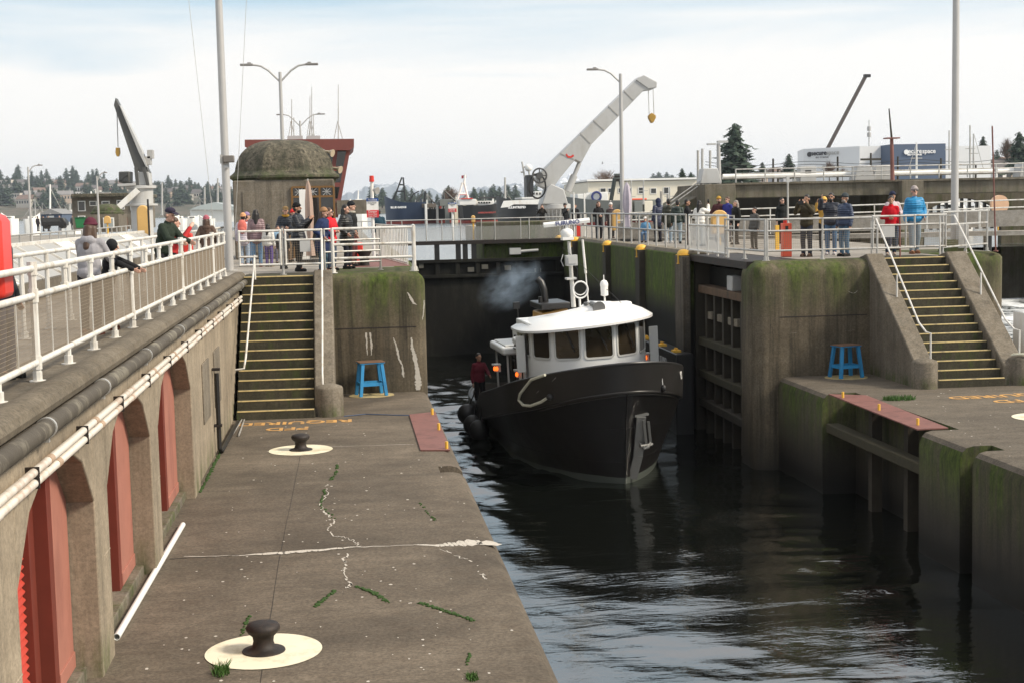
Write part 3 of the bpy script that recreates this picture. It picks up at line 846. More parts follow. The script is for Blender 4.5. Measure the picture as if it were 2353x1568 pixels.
# ---- left platform: two mesh gates, a short fence and the heavy corner railing
def gate(label, x0, x1, y, sign=None, h=1.02, m_=None, z0=.24):
    t = thing('mesh_gate', label, 'gate', (x0, y, U))
    r = .026; m_ = m_ or m_white_rail
    pts = [(x0,y,U+z0),(x1,y,U+z0),(x1,y,U+h),(x0,y,U+h)]
    b = MB()
    for i in range(4): b.cyl(pts[i], pts[(i+1)%4], r, n=8)
    for p_ in pts: b.ell(p_, (r*1.25,)*3, 8, 6)
    b.cyl((x0,y,U+h-.22),(x1,y,U+h-.22), r*.9, n=8)
    b.build('frame', m_, t, True)
    b = MB(); n = int((x1-x0)/.05); k = int((h-.27-z0)/.05)
    for i in range(n+1): b.cyl((x0+(x1-x0)*i/n,y,U+z0),(x0+(x1-x0)*i/n,y,U+h-.22),.0024,n=3,cap=False)
    for i in range(k+1): b.cyl((x0,y,U+z0+(h-.22-z0)*i/k),(x1,y,U+z0+(h-.22-z0)*i/k),.0024,n=3,cap=False)
    b.build('mesh_panel', m_wire, t, True, smooth=0)
    if sign: MB().box((sign[0],y-.012,U+sign[2]),(sign[1],y-.006,U+sign[3])).build('sign_plate', m_pale, t, True)
    return t
ga = 33.3
def gx(px, y=ga): return aty(px, 600, y).x
gate('mesh pipe gate in front of the woman in the mauve puffer jacket', gx(551), gx(645), ga)
gate('mesh pipe gate with a blank plate in front of the man taking a photo', gx(657), gx(740), ga, sign=(gx(690),gx(714),.52,.80))
t = thing('gate_post', 'galvanised post between the two mesh gates at the stair head', 'post', (gx(650), ga+.03, U))
MB().cyl((gx(650),ga+.03,U),(gx(650),ga+.03,U+1.08),.03,n=10).cyl((gx(650),ga+.03,U),(gx(650),ga+.03,U+.02),.08,n=10).build('shaft', m_galv, t, True)
MB().obox((gx(650),ga,U+.86),(gx(657),ga,U+.86),.03,.03).obox((gx(645),ga,U+.6),(gx(652),ga,U+.6),.03,.03).build('latch', m_galv, t, True)
railing('short grey four bar railing piece behind the heavy corner railing', (gx(745),33.9,U), (.85,34.6,U), 1, 1.1, (1.02,.75,.48,.22), mat_=m_galv, r=.022)
railing('heavy white three bar railing along the abutment front', (-.28,33.45,U), (1.6,33.5,U), 1, 1.4, (1.03,.66,.34), mat_=m_white_rail, r=.032, pr=.040)
railing('white three bar railing turning back along the lock edge', (1.62,33.5,U), (1.70,35.6,U), 1, .72, (1.05,.68,.36), mat_=m_white_rail, r=.030, pr=.036)
railing('white close baluster railing leading to the far footbridge', (1.62,37.3,U), (.95,45.5,U), 1, .36, (1.0,.05), mat_=m_white_rail, r=.022, pr=.016, base=False)
MB2 = MB().box((.2,36.6,U),(1.65,45,U+.004))
tag(MB2.build('steel_ramp', m_rust, smooth=0), kind='structure')
# stair hand rails
def hand_rail(label, pts, posts=(), r=.022):
    t = thing('hand_rail', label, 'handrail', pts[0])
    MB().tube(pts, r, 8).build('rail', m_white_rail, t, True)
    for a, c in posts: MB().cyl(a, c, r, n=8).build('post', m_white_rail, t, True)
    return t
hand_rail('white pipe post standing on the left pedestal up to the gate', [(-.55,29.75,LD+.62),(-.55,29.8,LD+.9),(-.53,31.3,-.6),(-.52,33.2,U+.85)], [((-.52,33.2,U),(-.52,33.2,U+.86))])
hand_rail('white handrail bracketed along the wall beside the left stairs', [(-2.02,32.4,U+.45),(-2.05,32.3,U+.1),(-2.10,29.6,-1.42),(-2.13,29.4,-1.62),(-2.3,29.4,-1.64)], [((-2.02,32.4,U-.05),(-2.02,32.4,U+.5)),((-2.35,32.4,U+.46),(-1.95,32.4,U+.46))])
hand_rail('white handrail on the left balustrade of the yellow edged stairs', [(12.95,34.0,U+.02),(12.95,34.0,U+.92),(12.95,33.7,U+.96),(12.97,31.1,-1.28),(12.98,30.7,-1.47),(12.98,30.45,-1.47),(12.98,30.45,LD+.66)], [((12.95,32.35,-.95),(12.95,32.35,-.25))])
hand_rail('white handrail on the right balustrade of the yellow edged stairs', [(14.72,34.0,U+.02),(14.72,34.0,U+1.0),(15.0,33.8,U+1.0),(15.05,31.1,-1.28),(15.07,30.7,-1.47),(15.07,30.45,-1.47),(15.07,30.45,LD+.66)], [((15.03,32.35,-.95),(15.03,32.35,-.25))])
# ---- right platform over the abutment
ra = 33.75
railing('grey pipe railing with wire mesh before the group of three men', (10.25,ra+.1,U), (13.0,ra,U), 1, 1.4, (1.0,.72,.24), mesh=(.26,.72), mat_=m_galv, r=.026, pr=.028, cell=.05)
railing('grey mesh railing from the corner post back towards the gate recess', (10.2,ra+.1,U), (9.95,36.6,U), 1, 1.35, (1.0,.72,.24), mesh=(.26,.72), mat_=m_galv, r=.026, cell=.05)
def gxr(px, y): return aty(px, 560, y).x
gate('mesh gate with a blank plate in front of the woman in red', gxr(2005,ra), gxr(2132,ra)-.35, ra, sign=(gxr(2024,ra),gxr(2055,ra),.5,.82), m_=m_galv)
gate('mesh gate standing open in front of the man in the blue puffer', gxr(2080,ra+.4), gxr(2172,ra+.4), ra+.4, m_=m_galv)
t = thing('gate_post', 'rusty thin post at the head of the right stairs', 'post', (gxr(2068,ra), ra, U))
MB().cyl((gxr(2068,ra),ra,-.15),(gxr(2066,ra),ra,U+1.12),.022,n=8).cyl((gxr(2068,ra),ra,-.15),(gxr(2068,ra),ra,-.1),.05,n=8).build('shaft', m_rust, t, True)
railing('grey mesh railing right of the gates around the tall pole', (14.92,34.3,U), (17.0,36.25,U), 1, 1.5, (1.08,.76,.2), mesh=(.22,.76), mat_=m_galv, r=.026, cell=.05)
# ---- the long railing above the mossy wall
railing('long three bar pipe railing along the top of the mossy chamber wall', (UX+.22,40.9,U+.09), (UX+.22,62.2,U+.09), 1, 1.3, (1.02,.52), mat_=m_galv, r=.028, pr=.03, base=False)
m_clear = NT('hazy_clear_panel'); m_clear.b.inputs['Base Color'].default_value = (.75,.75,.74,1); m_clear.b.inputs['Alpha'].default_value = .38; m_clear.b.inputs['Roughness'].default_value = .3; m_clear = m_clear.m
m_mist = NT('frosted_panel'); m_mist.b.inputs['Base Color'].default_value = (.45,.45,.43,1); m_mist.b.inputs['Alpha'].default_value = .22; m_mist.b.inputs['Roughness'].default_value = .3; m_mist = m_mist.m
railing('railing section with clear panels over the folded gate leaf', (UX+.25,36.4,U), (UX+.22,40.5,U), 1, 1.05, (1.10,.82,.1), mat_=m_white_rail, r=.032, pr=.03, plate=(.12,.8), panelmat=m_clear, base=False)
railing('middle pipe railing across the right walkway behind the visitors', (UX+2.8,45.0,U), (UX+2.2,61.5,U), 1, 1.6, (1.0,.66,.33), mat_=m_galv, r=.022)
# ---- far footbridge across the gate
fb = thing('footbridge', 'far footbridge with pale panels across the closed lock gate', 'bridge', ((EX+UX)/2, GY+.3, U))
MB().box((-1.2,GY+.0,U-.16),(UX+.2,GY+1.1,U)).build('walkway', m_iron, fb, True)
railing('pipe railing with frosted panels on the near side of the far footbridge', (-1.0,GY+.04,U), (UX,GY+.04,U), 1, 1.5, (.95,), mat_=m_galv, r=.022, pr=.025, plate=(.02,.62), panelmat=m_mist, base=False)
railing('plain pipe railing on the far side of the far footbridge', (-1.0,GY+1.05,U), (UX,GY+1.05,U), 1, 1.9, (.95,), mat_=m_galv, r=.02, base=False)
# ---- right: footbridge over the spillway behind the platform
railing('white railing with panels on the spillway footbridge behind the blue jacket man', (10.6,55,U+.1), (30,51,U+.35), 1, 1.9, (1.0,.72), mat_=m_white_rail, r=.026, pr=.024, plate=(.0,.62), panelmat=m_updeck, base=False)
sb = thing('footbridge', 'low footbridge over the spillway behind the right platform', 'bridge', (20, 53, U))
MB().prism([(10.6,55.05),(30,51.05),(30,52.6),(10.6,56.6)], 'z', U-.06, U+.1).build('walkway', m_updeck, sb, True)
for k in range(4): MB().cyl((17.4+k*3.6,53.9-k*.75,-6),(17.4+k*3.6,53.9-k*.75,U-.06),.16,n=10).build('pile', m_black, sb, True)
# ---- left background: glazed gallery roof beside the walkway
gal = thing('guard_panel_row', 'low row of sloping grey guard panels beyond the second left railing', 'barrier', (-6, 20, U))
m_gal = mat('grey_panel', (.36,.35,.33), .45, .1, .18, 5)
for k in range(24):
    y = 3+k*1.78
    MB().add([(-6.25,y,U+.93),(-5.35,y,U+.36),(-5.35,y+1.74,U+.36),(-6.25,y+1.74,U+.93),(-6.27,y,U+.90),(-5.37,y,U+.33),(-5.37,y+1.74,U+.33),(-6.27,y+1.74,U+.90)], [(0,1,2,3),(7,6,5,4),(0,4,5,1),(1,5,6,2),(2,6,7,3),(3,7,4,0)]).build('panel', m_gal if k % 5 != 1 else m_whitep, gal, True)
    MB().obox((-6.25,y-.02,U+.95),(-5.33,y-.02,U+.37),.035,.03).build('rib', m_white_rail, gal, True)
MB().box((-6.3,3,U),(-5.36,45.7,U+.33)).build('base', m_stone, gal, True)
MB().box((-6.31,3,U+.9),(-6.2,45.7,U+.965)).build('ridge', m_white_rail, gal, True)
railing('white picket railing beyond the sloping guard panels', (-7.6,10,U), (-9.0,62,U), 1, 1.5, (1.0,.15), mat_=m_galv, r=.022)
# ================================================================== THE TUG
tug = thing('tugboat', 'black tugboat with white wheelhouse coming head on through the lock', 'boat', (BX, BY, WZ), R(-2.0))
tug.rotation_euler = (0, R(-2.0), R(3.2))
m_hull = NT('tug_hull')
_z = m_hull.n('TexCoord'); _s = m_hull.n('SeparateXYZ'); m_hull.l(_z.outputs['Object'], _s.inputs['Vector'])
_c = m_hull.mix(m_hull.noise(1.4, scale=(1,1,.25), det=8, rough=.7), (.0055,.005,.005,1), (.013,.012,.0115,1))
_boot = m_hull.math('LESS_THAN', m_hull.math('ADD', _s.outputs['Z'], m_hull.math('MULTIPLY', m_hull.noise(1.5), .06)), .20)
_c = m_hull.mix(_boot, _c, (.075,.085,.075,1))
m_hull.l(_c, m_hull.b.inputs['Base Color']); m_hull.b.inputs['Roughness'].default_value = .36; m_hull.b.inputs['Specular IOR Level'].default_value = .22
m_hull.bump(m_hull.noise(1.1, det=2), .10, .2)
m_hull = m_hull.m
m_hullgrey = mat('grey_bulwark_paint', (.021,.0195,.0185), .36, 0, .25, 2, bump=.05, spec=.35)
m_white = mat('gloss_white_paint', (.83,.82,.80), .30, 0, .03, 2, bump=.03)
m_scuff = mat('scuffed_paint', (.20,.19,.18), .7, 0, .3, 20)
m_wgrey = mat('off_white_paint', (.60,.59,.56), .4, 0, .06, 3)
m_orangeb = mat('tan_orange_paint', (.46,.25,.07), .5, 0, .12, 4)
m_rubber = mat('black_rubber', (.012,.011,.011), .55, 0, .3, 8)
m_smoked = mat('wheelhouse_glass', (.035,.026,.016), .05, 0, .6, 1.3, spec=.9)
m_lamp = mat('lit_orange_lamp', (1.0,.16,.02), .3, 0, .05, 3, emit=1.6)
m_rope = mat('pale_rope', (.46,.45,.36), .85, 0, .25, 30)

def hb(t, B, L_, e):
    if t <= 0: return 0.0
    return B*(1-(1-min(t/L_, 1))**2)**e
LT = 13.6
# levels: (height fn, stem offset, half-breadth params)
def z_kn(t): return 2.22-.50*min(t,2)/2-(t-2)*.178 if t > 2 else 2.22-.25*t
def z_bw(t): 
    return 2.92-.22*t+.004*t*t if t < 9 else 1.10
def level(t, k):
    """(x, y, z) of the starboard side at a distance t behind the stem of that level"""
    taper = 1.0 if t < 10 else 1-.30*((t-10)/(LT-10))**2
    taper *= .93
    if k == 0: return (hb(t,1.5,6,.9)*taper, t+.55, -1.2)
    if k == 1: return (hb(t,2.02,5.2,.80)*taper, t, -.05)
    if k == 2: x = hb(t,2.14,4.8,.72); return (x*taper, t*1.0-.16, .55)
    if k == 3: x = hb(t,2.24,4.5,.64); return (x*taper, t-.34, .62*z_kn(t))
    if k == 4: return (hb(t,2.32,4.2,.54)*taper, t-.62, max(.50, z_kn(t)))
    if k == 5: return (hb(t,2.38,4.1,.54)*taper, t-.66, max(.52, z_kn(t)+.05))
    if k == 6: return (hb(t,2.40,4.1,.53)*taper, t-.78, z_bw(t) if t < 8.4 else max(.95, z_bw(8.4)-(t-8.4)*.9))
    if k == 7: x, y, z = level(t, 6); s_ = .93; return (x*s_, y+.14*(1-min(t/3,1)), z)
    if k == 8: x, y, z = level(t, 6); s_ = .92; return (x*s_, y+.15*(1-min(t/3,1)), max(.42, min(z-.75, z_kn(t)-.05)))
ts = [0]+[LT*(i/34)**1.75 for i in range(1, 35)]
def shell(ks, name, m_, smooth=40):
    b = MB()
    for k in ks:
        row = [level(t, k) for t in ts]
        for x, y, z in reversed(row): b.v.append((-x, y, z))
        for x, y, z in row[1:]: b.v.append((x, y, z))
    w = 2*len(ts)-1
    for j in range(len(ks)-1):
        for i in range(w-1):
            a = j*w+i; b.f.append((a, a+1, a+w+1, a+w))
        b.f.append((j*w+w-1, j*w, (j+1)*w, (j+1)*w+w-1))
    if ks[-1] == 8: b.f.append(tuple(range((len(ks)-1)*w, len(ks)*w)))
    return b.build(name, m_, tug, smooth=smooth)
shell([0,1,2,3,4], 'hull', m_hull, 50)
shell([5,6,7,8], 'bulwark', m_hullgrey, 50)
b = MB()
rub = [level(t, 4) for t in ts]
pl = [(-x*1.012, y-.01, z+.025) for x, y, z in reversed(rub)]+[(x*1.012, y-.01, z+.025) for x, y, z in rub[1:]]
b.tube(pl, .045, 8); b.build('rub_rail', m_hullgrey, tug)
top = [level(t, 6) for t in ts]
MB().tube([(-x*.985, y+.02, z) for x, y, z in reversed(top)]+[(x*.985, y+.02, z) for x, y, z in top[1:]], .035, 8).build('bulwark_cap', m_black, tug)
for k_ in (2, 3):                                              # weld seams of the plating
    sm_ = [level(t, k_) for t in ts]
    MB().tube([(-x-.001, y-.001, z) for x, y, z in reversed(sm_)]+[(x+.001, y-.001, z) for x, y, z in sm_[1:]], .007, 5).build('weld_seam', m_hull, tug)
# stem bar, anchor plate and anchor
def hull_pt(t, k, side=1, push=0): x, y, z = level(t, k); return Vector((side*(x+push), y-push, z))
b = MB()
A_ = [(-.02,-.05,-.1),(-.02,-.22,.55),(-.02,-.41,1.38),(-.02,-.50,1.6)]
b = MB().tube([(0,-.0,-.4),(0,-.03,-.05),(0,-.19,.55),(0,-.37,1.36),(0,-.64,2.2)], .018, 8)
b.build('stem_bar', m_hull, tug)
b = MB()
pts = [(.20,.10,.10),(.30,-.14,.65),(.34,-.30,1.25),(.36,-.40,1.62)]
for (x,y,z),(x2,y2,z2) in zip(pts, pts[1:]): b.obox((x,y-.02,z),(x2,y2-.02,z2),.22,.05,(0,1,0))
b.obox((.21,-.35,1.64),(.55,-.30,1.66),.05,.12,(0,1,0))
b.build('anchor_plate', mat('grey_anchor_plate', (.13,.13,.125), .5, .2, .2, 4), tug)
an = MB()
an.obox((.40,-.47,1.55),(.46,-.36,.95),.06,.05,(0,1,0)); an.tube([(.30,-.33,1.02),(.40,-.38,.88),(.50,-.36,.90),(.60,-.30,1.02)], [.02,.05,.05,.02], 8)
an.obox((.52,-.42,1.5),(.58,-.30,.98),.06,.05,(0,1,0)); an.cyl((.30,-.42,.94),(.62,-.30,.94),.04)
an.build('anchor', mat('steel_anchor', (.11,.11,.105), .45, .3, .2, 6), tug)
# wheelhouse: five-sided front, side walls, door
WY = 3.2                                                     # front of the wheelhouse behind the stem
Zb, Zt = 1.35, 3.50
plan0 = [(-1.62,3.3),(-1.62,1.25),(-1.18,.42),(-.46,.04),(.46,.04),(1.18,.42),(1.62,1.25),(1.62,3.3)]
plan = [(x*.95, y) for x, y in plan0]
NSH = len(COL.objects)
whs = MB(); whs.prism([(x, y+WY) for x, y in plan], 'z', Zb, Zt)
wh_o = whs.build('wheelhouse', m_white, tug, bevel=.03)
MB().prism([(x*1.03, (y-.04)*1.0+WY) for x, y in plan], 'z', Zb-.25, Zb+.30).build('base_band', m_orangeb, tug)
def wall_quad(a, c, u0, u1, z0, z1, push):
    a, c = Vector((*a, 0)), Vector((*c, 0)); d = c-a; n = Vector((d.y, -d.x, 0)).normalized()*push
    f = lambda u, z: Vector((a.x+d.x*u+n.x, a.y+d.y*u+n.y, z))
    return f(u0,z0), f(u1,z0), f(u1,z1), f(u0,z1)
def rounded(q4, r, n=4):
    A, B, C_, D = q4; ux = (B-A).normalized(); uz = (D-A).normalized(); w = (B-A).length; h = (D-A).length
    o = []
    for cx, cy, a0 in ((w-r,r,-90),(w-r,h-r,0),(r,h-r,90),(r,r,180)):
        for i in range(n+1):
            a = R(a0+90*i/n); o.append(A+ux*(cx+r*math.cos(a))+uz*(cy+r*math.sin(a)))
    return o
def window(a, c, u0, u1, z0, z1, parent_mat=None, wiper=False, fr=.05):
    a3 = (a[0], a[1]+WY); c3 = (c[0], c[1]+WY)
    L_ = math.hypot(c3[0]-a3[0], c3[1]-a3[1])
    o_ = rounded(wall_quad(a3, c3, u0-fr/L_, u1+fr/L_, z0-fr, z1+fr, .022), .11)
    i_ = rounded(wall_quad(a3, c3, u0, u1, z0, z1, .022), .07)
    ib = rounded(wall_quad(a3, c3, u0, u1, z0, z1, .004), .07)
    ob = rounded(wall_quad(a3, c3, u0-fr/L_, u1+fr/L_, z0-fr, z1+fr, .0), .11)
    n = len(o_); b = MB(); b.add(o_+i_+ib+ob, [(k,(k+1)%n,n+(k+1)%n,n+k) for k in range(n)]+[(n+k,n+(k+1)%n,2*n+(k+1)%n,2*n+k) for k in range(n)]+[(3*n+k,3*n+(k+1)%n,(k+1)%n,k) for k in range(n)])
    f = b.build('window', m_wgrey, tug, smooth=30)
    MB().add(ib, [tuple(range(n))]).build('pane', m_smoked, f, smooth=0)
    if wiper:
        q4 = wall_quad(a3, c3, u0, u1, z0, z1, .045)
        p0 = q4[3].lerp(q4[2], .35); p1 = q4[0].lerp(q4[1], .78).lerp(q4[3].lerp(q4[2], .78), .35)
        MB().cyl(p0+Vector((0,0,.08)), p1, .010, n=6).obox(p1+(p0-p1)*.45, p1+Vector((.02,0,-.12)), .014, .02).build('wiper', m_black, tug)
zw0, zw1 = 2.65, 3.42
window(plan[1], plan[2], .14, .86, zw0, zw1)
window(plan[2], plan[3], .10, .90, zw0, zw1, wiper=True)
window(plan[3], plan[4], .10, .90, zw0, zw1, wiper=True)
window(plan[4], plan[5], .10, .90, zw0, zw1, wiper=True)
window(plan[5], plan[6], .14, .86, zw0, zw1)
window(plan[0], plan[1], .62, .92, zw0, zw1)
window(plan[6], plan[7], .15, .5, zw0, zw1)
dr = MB().cbox((-1.64, WY+2.05, 2.25), (.06,.62,1.75)).build('door', m_wgrey, tug, bevel=.02)
MB().cbox((-1.675, WY+2.05, 2.75), (.012,.36,.5)).build('door_window', m_smoked, dr)
MB().tube([(-1.70,WY+1.6,3.2),(-1.74,WY+1.6,3.15),(-1.74,WY+1.6,2.0),(-1.74,WY+1.75,1.85)], .022, 6).build('grab_rail', m_black, tug)
for sgn in (-1, 1):
    MB().cbox((sgn*1.80, WY+1.35, 2.72), (.24,.03,.95)).build('side_screen', m_wgrey, tug, bevel=.01)
# roof: cambered, with a sloping brow
n = 40; outl = []
ext0 = [(-1.80,3.55),(-1.90,2.6),(-1.88,1.1),(-1.42,.10),(-.55,-.42),(.55,-.42),(1.42,.10),(1.88,1.1),(1.90,2.6),(1.80,3.55)]
ext = [(x*.95, y) for x, y in ext0]
def smooth_loop(P_, k=4):
    o = []
    for i in range(len(P_)-1):
        p0, p1, p2, p3 = P_[max(i-1,0)], P_[i], P_[i+1], P_[min(i+2,len(P_)-1)]
        for s_ in range(k):
            t = s_/k
            o.append(tuple(.5*((2*p1[j])+(-p0[j]+p2[j])*t+(2*p0[j]-5*p1[j]+4*p2[j]-p3[j])*t*t+(-p0[j]+3*p1[j]-3*p2[j]+p3[j])*t**3) for j in (0,1)))
    return o+[P_[-1]]
ol = smooth_loop(ext, 4)
b = MB(); cx_, cy_ = 0, 1.9
rows = [(1.0,3.44),(1.0,3.50),(.86,3.66),(.70,3.77),(.42,3.85),(.12,3.88)]
for s_, z in rows:
    for x, y in ol: b.v.append(((cx_+(x-cx_)*s_)*.97, WY+cy_+(y-cy_)*s_*.97, z-.06-.035*(y-1.5)+.065*x))
m_ = len(ol)
for j in range(len(rows)-1):
    for i in range(m_): b.f.append((j*m_+i, j*m_+(i+1)%m_, (j+1)*m_+(i+1)%m_, (j+1)*m_+i))
b.f.append(tuple(range((len(rows)-1)*m_, len(rows)*m_))); b.f.append(tuple(range(m_-1,-1,-1)))
b.build('roof', m_white, tug, smooth=28)
RZ = 3.83
# roof fittings
mast = MB().tube([(-.50,WY+2.2,RZ-.05),(-.53,WY+2.15,RZ+.9),(-.56,WY+2.1,RZ+1.72)], [.065,.055,.045], 10)
mast.box((-.68,WY+2.0,RZ+.70),(-.42,WY+2.3,RZ+.75)); mo = mast.build('mast', m_wgrey, tug)
rad = MB().cbox((-.60,WY+2.1,RZ+1.80),(.30,.30,.08)).lathe((-.60,WY+2.1,RZ+1.83),[(.15,0),(.17,.05),(.17,.15),(.13,.21),(.05,.24),(.05,.33)],16)
ra_ = rad.build('radar_base', m_white, mo)
rb_ = MB().prism([(-.075,-.05),(.075,-.05),(.09,.03),(.05,.085),(-.05,.085),(-.09,.03)], 'x', -.62, .62).build('radar_bar', m_white, mo, bevel=.01)
rb_.location = (-.60, WY+2.1, RZ+2.20); rb_.rotation_euler = (0, R(-3), R(-6))
m_navytext = mat('navy_lettering', (.03,.04,.16), .5)
tx = text('FURUNO', .16, m_navytext, rb_, (.02,-.094,.015), (R(78),0,0), bold=.003)
MB().cbox((-.56,WY+1.92,RZ+1.22),(.30,.22,.28)).cbox((-.56,WY+1.80,RZ+1.22),(.22,.02,.18)).tube([(-.78,WY+1.9,RZ+1.07),(-.84,WY+1.9,RZ+1.22),(-.78,WY+1.9,RZ+1.39)],.012,6).build('flood_light', m_pale, mo, bevel=.05)
MB().tube([(-.46,WY+2.05,RZ+1.1),(-.38,WY+2.0,RZ+.95),(-.42,WY+2.1,RZ+.3)], .012, 6).build('cable', m_black, mo)
MB().cyl((-.16,WY+1.9,RZ-.02),(-.19,WY+1.9,RZ+.85),.018,.016).cyl((-.19,WY+1.9,RZ+.85),(-.23,WY+1.9,RZ+1.75),.035,.03).build('whip_antenna', m_whitep, tug)
sl = MB().cyl((-.26,WY+1.5,RZ-.02),(-.26,WY+1.5,RZ+.22),.03)
for k in range(1):
    ang = [2*math.pi*i/18 for i in range(18)]
sl.tube([(-.26+.20*math.cos(a),WY+1.34,RZ+.46+.22*math.sin(a)) for a in ang], .022, 6, closed=True).cyl((-.26,WY+1.62,RZ+.48),(-.26,WY+1.36,RZ+.5),.13,.19,16)
so_ = sl.build('search_light', m_white, tug)
MB().cyl((-.26,WY+1.355,RZ+.5),(-.26,WY+1.345,RZ+.5),.16,n=16).build('lens', m_glass, so_)
MB().cyl((.42,WY+1.5,RZ-.03),(.42,WY+1.5,RZ+.24),.022).lathe((.42,WY+1.5,RZ+.24),[(.035,0),(.10,.02),(.10,.22),(.105,.26),(.11,.27),(.11,.33),(.08,.40),(.02,.43),(.012,.46),(.012,.56)],14).build('dome_antenna', m_white, tug)
MB().cyl((.10,WY+1.1,RZ+.10),(.12,WY+.60,RZ+.06),.065,.085).cyl((.12,WY+.60,RZ+.06),(.13,WY+.38,RZ+.03),.085,.17,14).cyl((.04,WY+1.2,RZ+.08),(-.04,WY+1.3,RZ+.09),.05).build('horn', mat('grey_horn', (.16,.16,.16), .4, .4), tug)
MB().cbox((1.0,WY+1.6,RZ-.02),(.55,.45,.16)).build('roof_hatch', m_white, tug, bevel=.05)
MB().cyl((.95,WY+1.2,RZ+.03),(-.42,WY+2.05,RZ+1.6),.007,n=5).build('stay_wire', m_black, tug)
MB().cyl((-1.55,WY+2.9,RZ-.3),(-1.55,WY+2.9,RZ+.02),.015).cbox((-1.58,WY+2.85,RZ+.05),(.16,.14,.18)).build('deck_light', m_black, tug)
# funnel and exhaust
MB().prism([(-1.35,2.5),(-.45,2.5),(-.50,3.62),(-1.25,3.5)], 'y', WY+4.2, WY+5.6).build('funnel', m_orangeb, tug, bevel=.03)
MB().box((-1.30,WY+4.05,3.60),(-.44,WY+5.75,3.78)).build('funnel_cap', m_black, tug, bevel=.03)
ex = [(-1.02,WY+4.8,3.75),(-1.04,WY+4.8,4.12),(-1.10,WY+4.85,4.34),(-1.20,WY+4.9,4.44)]
MB().tube(ex, .10, 12).cyl((-1.2,WY+4.6,3.75),(-1.2,WY+4.6,3.95),.06).build('exhaust_pipe', m_black, tug)
# deckhouse aft with its canopies
MB().box((-1.30,WY+3.3,.9),(1.3,WY+6.6,3.0)).build('deckhouse', m_wgrey, tug, bevel=.03)
MB().box((-1.75,WY+3.25,2.72),(-.9,WY+4.1,2.92)).build('canopy', m_white, tug, bevel=.06)
cn = MB().box((-2.02,WY+4.2,2.40),(-.9,WY+6.5,2.62)); cn.build('canopy', m_white, tug, bevel=.06)
MB().box((-1.90,WY+4.35,2.622),(-1.1,WY+6.35,2.66)).build('canopy_top', m_wgrey, tug, bevel=.02)
d2 = MB().box((-1.34,WY+3.7,1.1),(-1.302,WY+4.25,2.55)).build('door', m_wgrey, tug, bevel=.01)
MB().box((-1.352,WY+3.82,1.9),(-1.342,WY+4.12,2.4)).build('door_window', m_smoked, d2)
for k, y in enumerate((WY+4.9, WY+5.7)): MB().box((-1.32,y,1.75),(-1.302,y+.4,2.2)).build('window', m_smoked, tug)
b = MB()
for x, y in ((-1.86,WY+4.35),(-1.86,WY+6.3)): b.cyl((x,y,.6),(x,y,2.42),.03)
b.build('canopy_post', m_wgrey, tug)
b = MB(); 
for y in (WY+3.95, WY+4.3): b.cyl((-1.72,y,.7),(-1.62,y,2.95),.03)
for z in range(6): b.cyl((-1.70,WY+3.95,.9+z*.34),(-1.70,WY+4.3,.9+z*.34),.02)
b.build('ladder', m_black, tug)
for x, y, z in ((-1.70,WY+2.62,2.05),(-1.98,WY+4.25,2.05),(-1.94,WY+4.9,1.98),(1.72,WY+1.9,2.32)):
    MB().ell((x-.03,y-.06,z),(.042,.042,.065),10,8).build('nav_lamp', m_lamp, tug)
    MB().box((x-.09,y-.1,z+.09),(x+.09,y+.1,z+.13)).box((x-.02,y+.0,z-.1),(x+.09,y+.1,z+.12)).build('lamp_hood', m_wgrey, tug)
for o in list(COL.objects)[NSH:]:
    if o.parent == tug: o.location.x += .92 if o.name.startswith(('funnel','exhaust')) else .66 if o.name.startswith(('mast','whip')) else .50 if o.name.startswith(('deckhouse','canopy','ladder')) else .52 if o.name.startswith('mast') else .44 if o.name.startswith(('search','dome')) else .30
# fenders, rope, bits on the bulwark
for t, dz, dx in ((9.6,.10,.25),(8.8,-.12,.20),(8.0,-.30,.16)):
    x, y, z = level(t, 4)
    fo = MB().ell((-x-dx,y,z+dz),(.30,.30,.30),16,10).cyl((-x-dx*.7,y,z+dz+.25),(-x+.02,y,z+.75),.02); fo.build('ball_fender', m_rubber, tug, smooth=60)
x, y, z = level(4.6, 4); MB().ell((x+.16,y,z-.05),(.17,.30,.17),14,8).build('ball_fender', m_rubber, tug, smooth=60)
def bwp(t, f, push=.03):
    a = Vector(level(t, 5)); c = Vector(level(t, 6)); p = a.lerp(c, f); return Vector((-(p.x+push), p.y-push, p.z))
MB().tube([bwp(1.35,1.02),bwp(1.9,.95),bwp(2.5,.55),bwp(2.6,.34),bwp(2.35,.14),bwp(2.0,.08),bwp(1.55,.12),bwp(1.35,.2)], .035, 8).build('mooring_rope', m_rope, tug)
rsc = random.Random(8)
for i in range(16):                                           # scrapes and rust runs on the bulwark and hull
    t_ = rsc.uniform(.6, 7.5); f_ = rsc.uniform(.1,.9); a_ = bwp(t_, f_, .004); c_ = bwp(t_+rsc.uniform(.0,.25), f_-rsc.uniform(.05,.35), .004)
    w_ = rsc.uniform(.004,.012); MB().add([a_+Vector((0,0,w_)), a_-Vector((0,0,w_)), c_-Vector((.0,w_,0)), c_+Vector((0,w_,0))], [(0,1,2,3)]).build('scuff', m_scuff, tug, smooth=0)
for t in (1.25,):
    p = bwp(t, .22, .0); MB().ell(tuple(p), (.10,.10,.08), 12, 8).build('hawse_hole', m_rubber, tug)
MB().tube([Vector((.95,-.25,2.30)),Vector((.93,-.28,2.62)),Vector((.92,-.2,2.84))], .01, 5).build('lanyard', m_whitep, tug)
MB().ell((.97,-.22,2.22),(.07,.09,.09),12,8).build('fairlead', m_rubber, tug)
p_ = Vector(level(1.35, 5)).lerp(Vector(level(1.35, 6)), .62); q_ = Vector(level(1.55, 5)).lerp(Vector(level(1.55, 6)), .62)
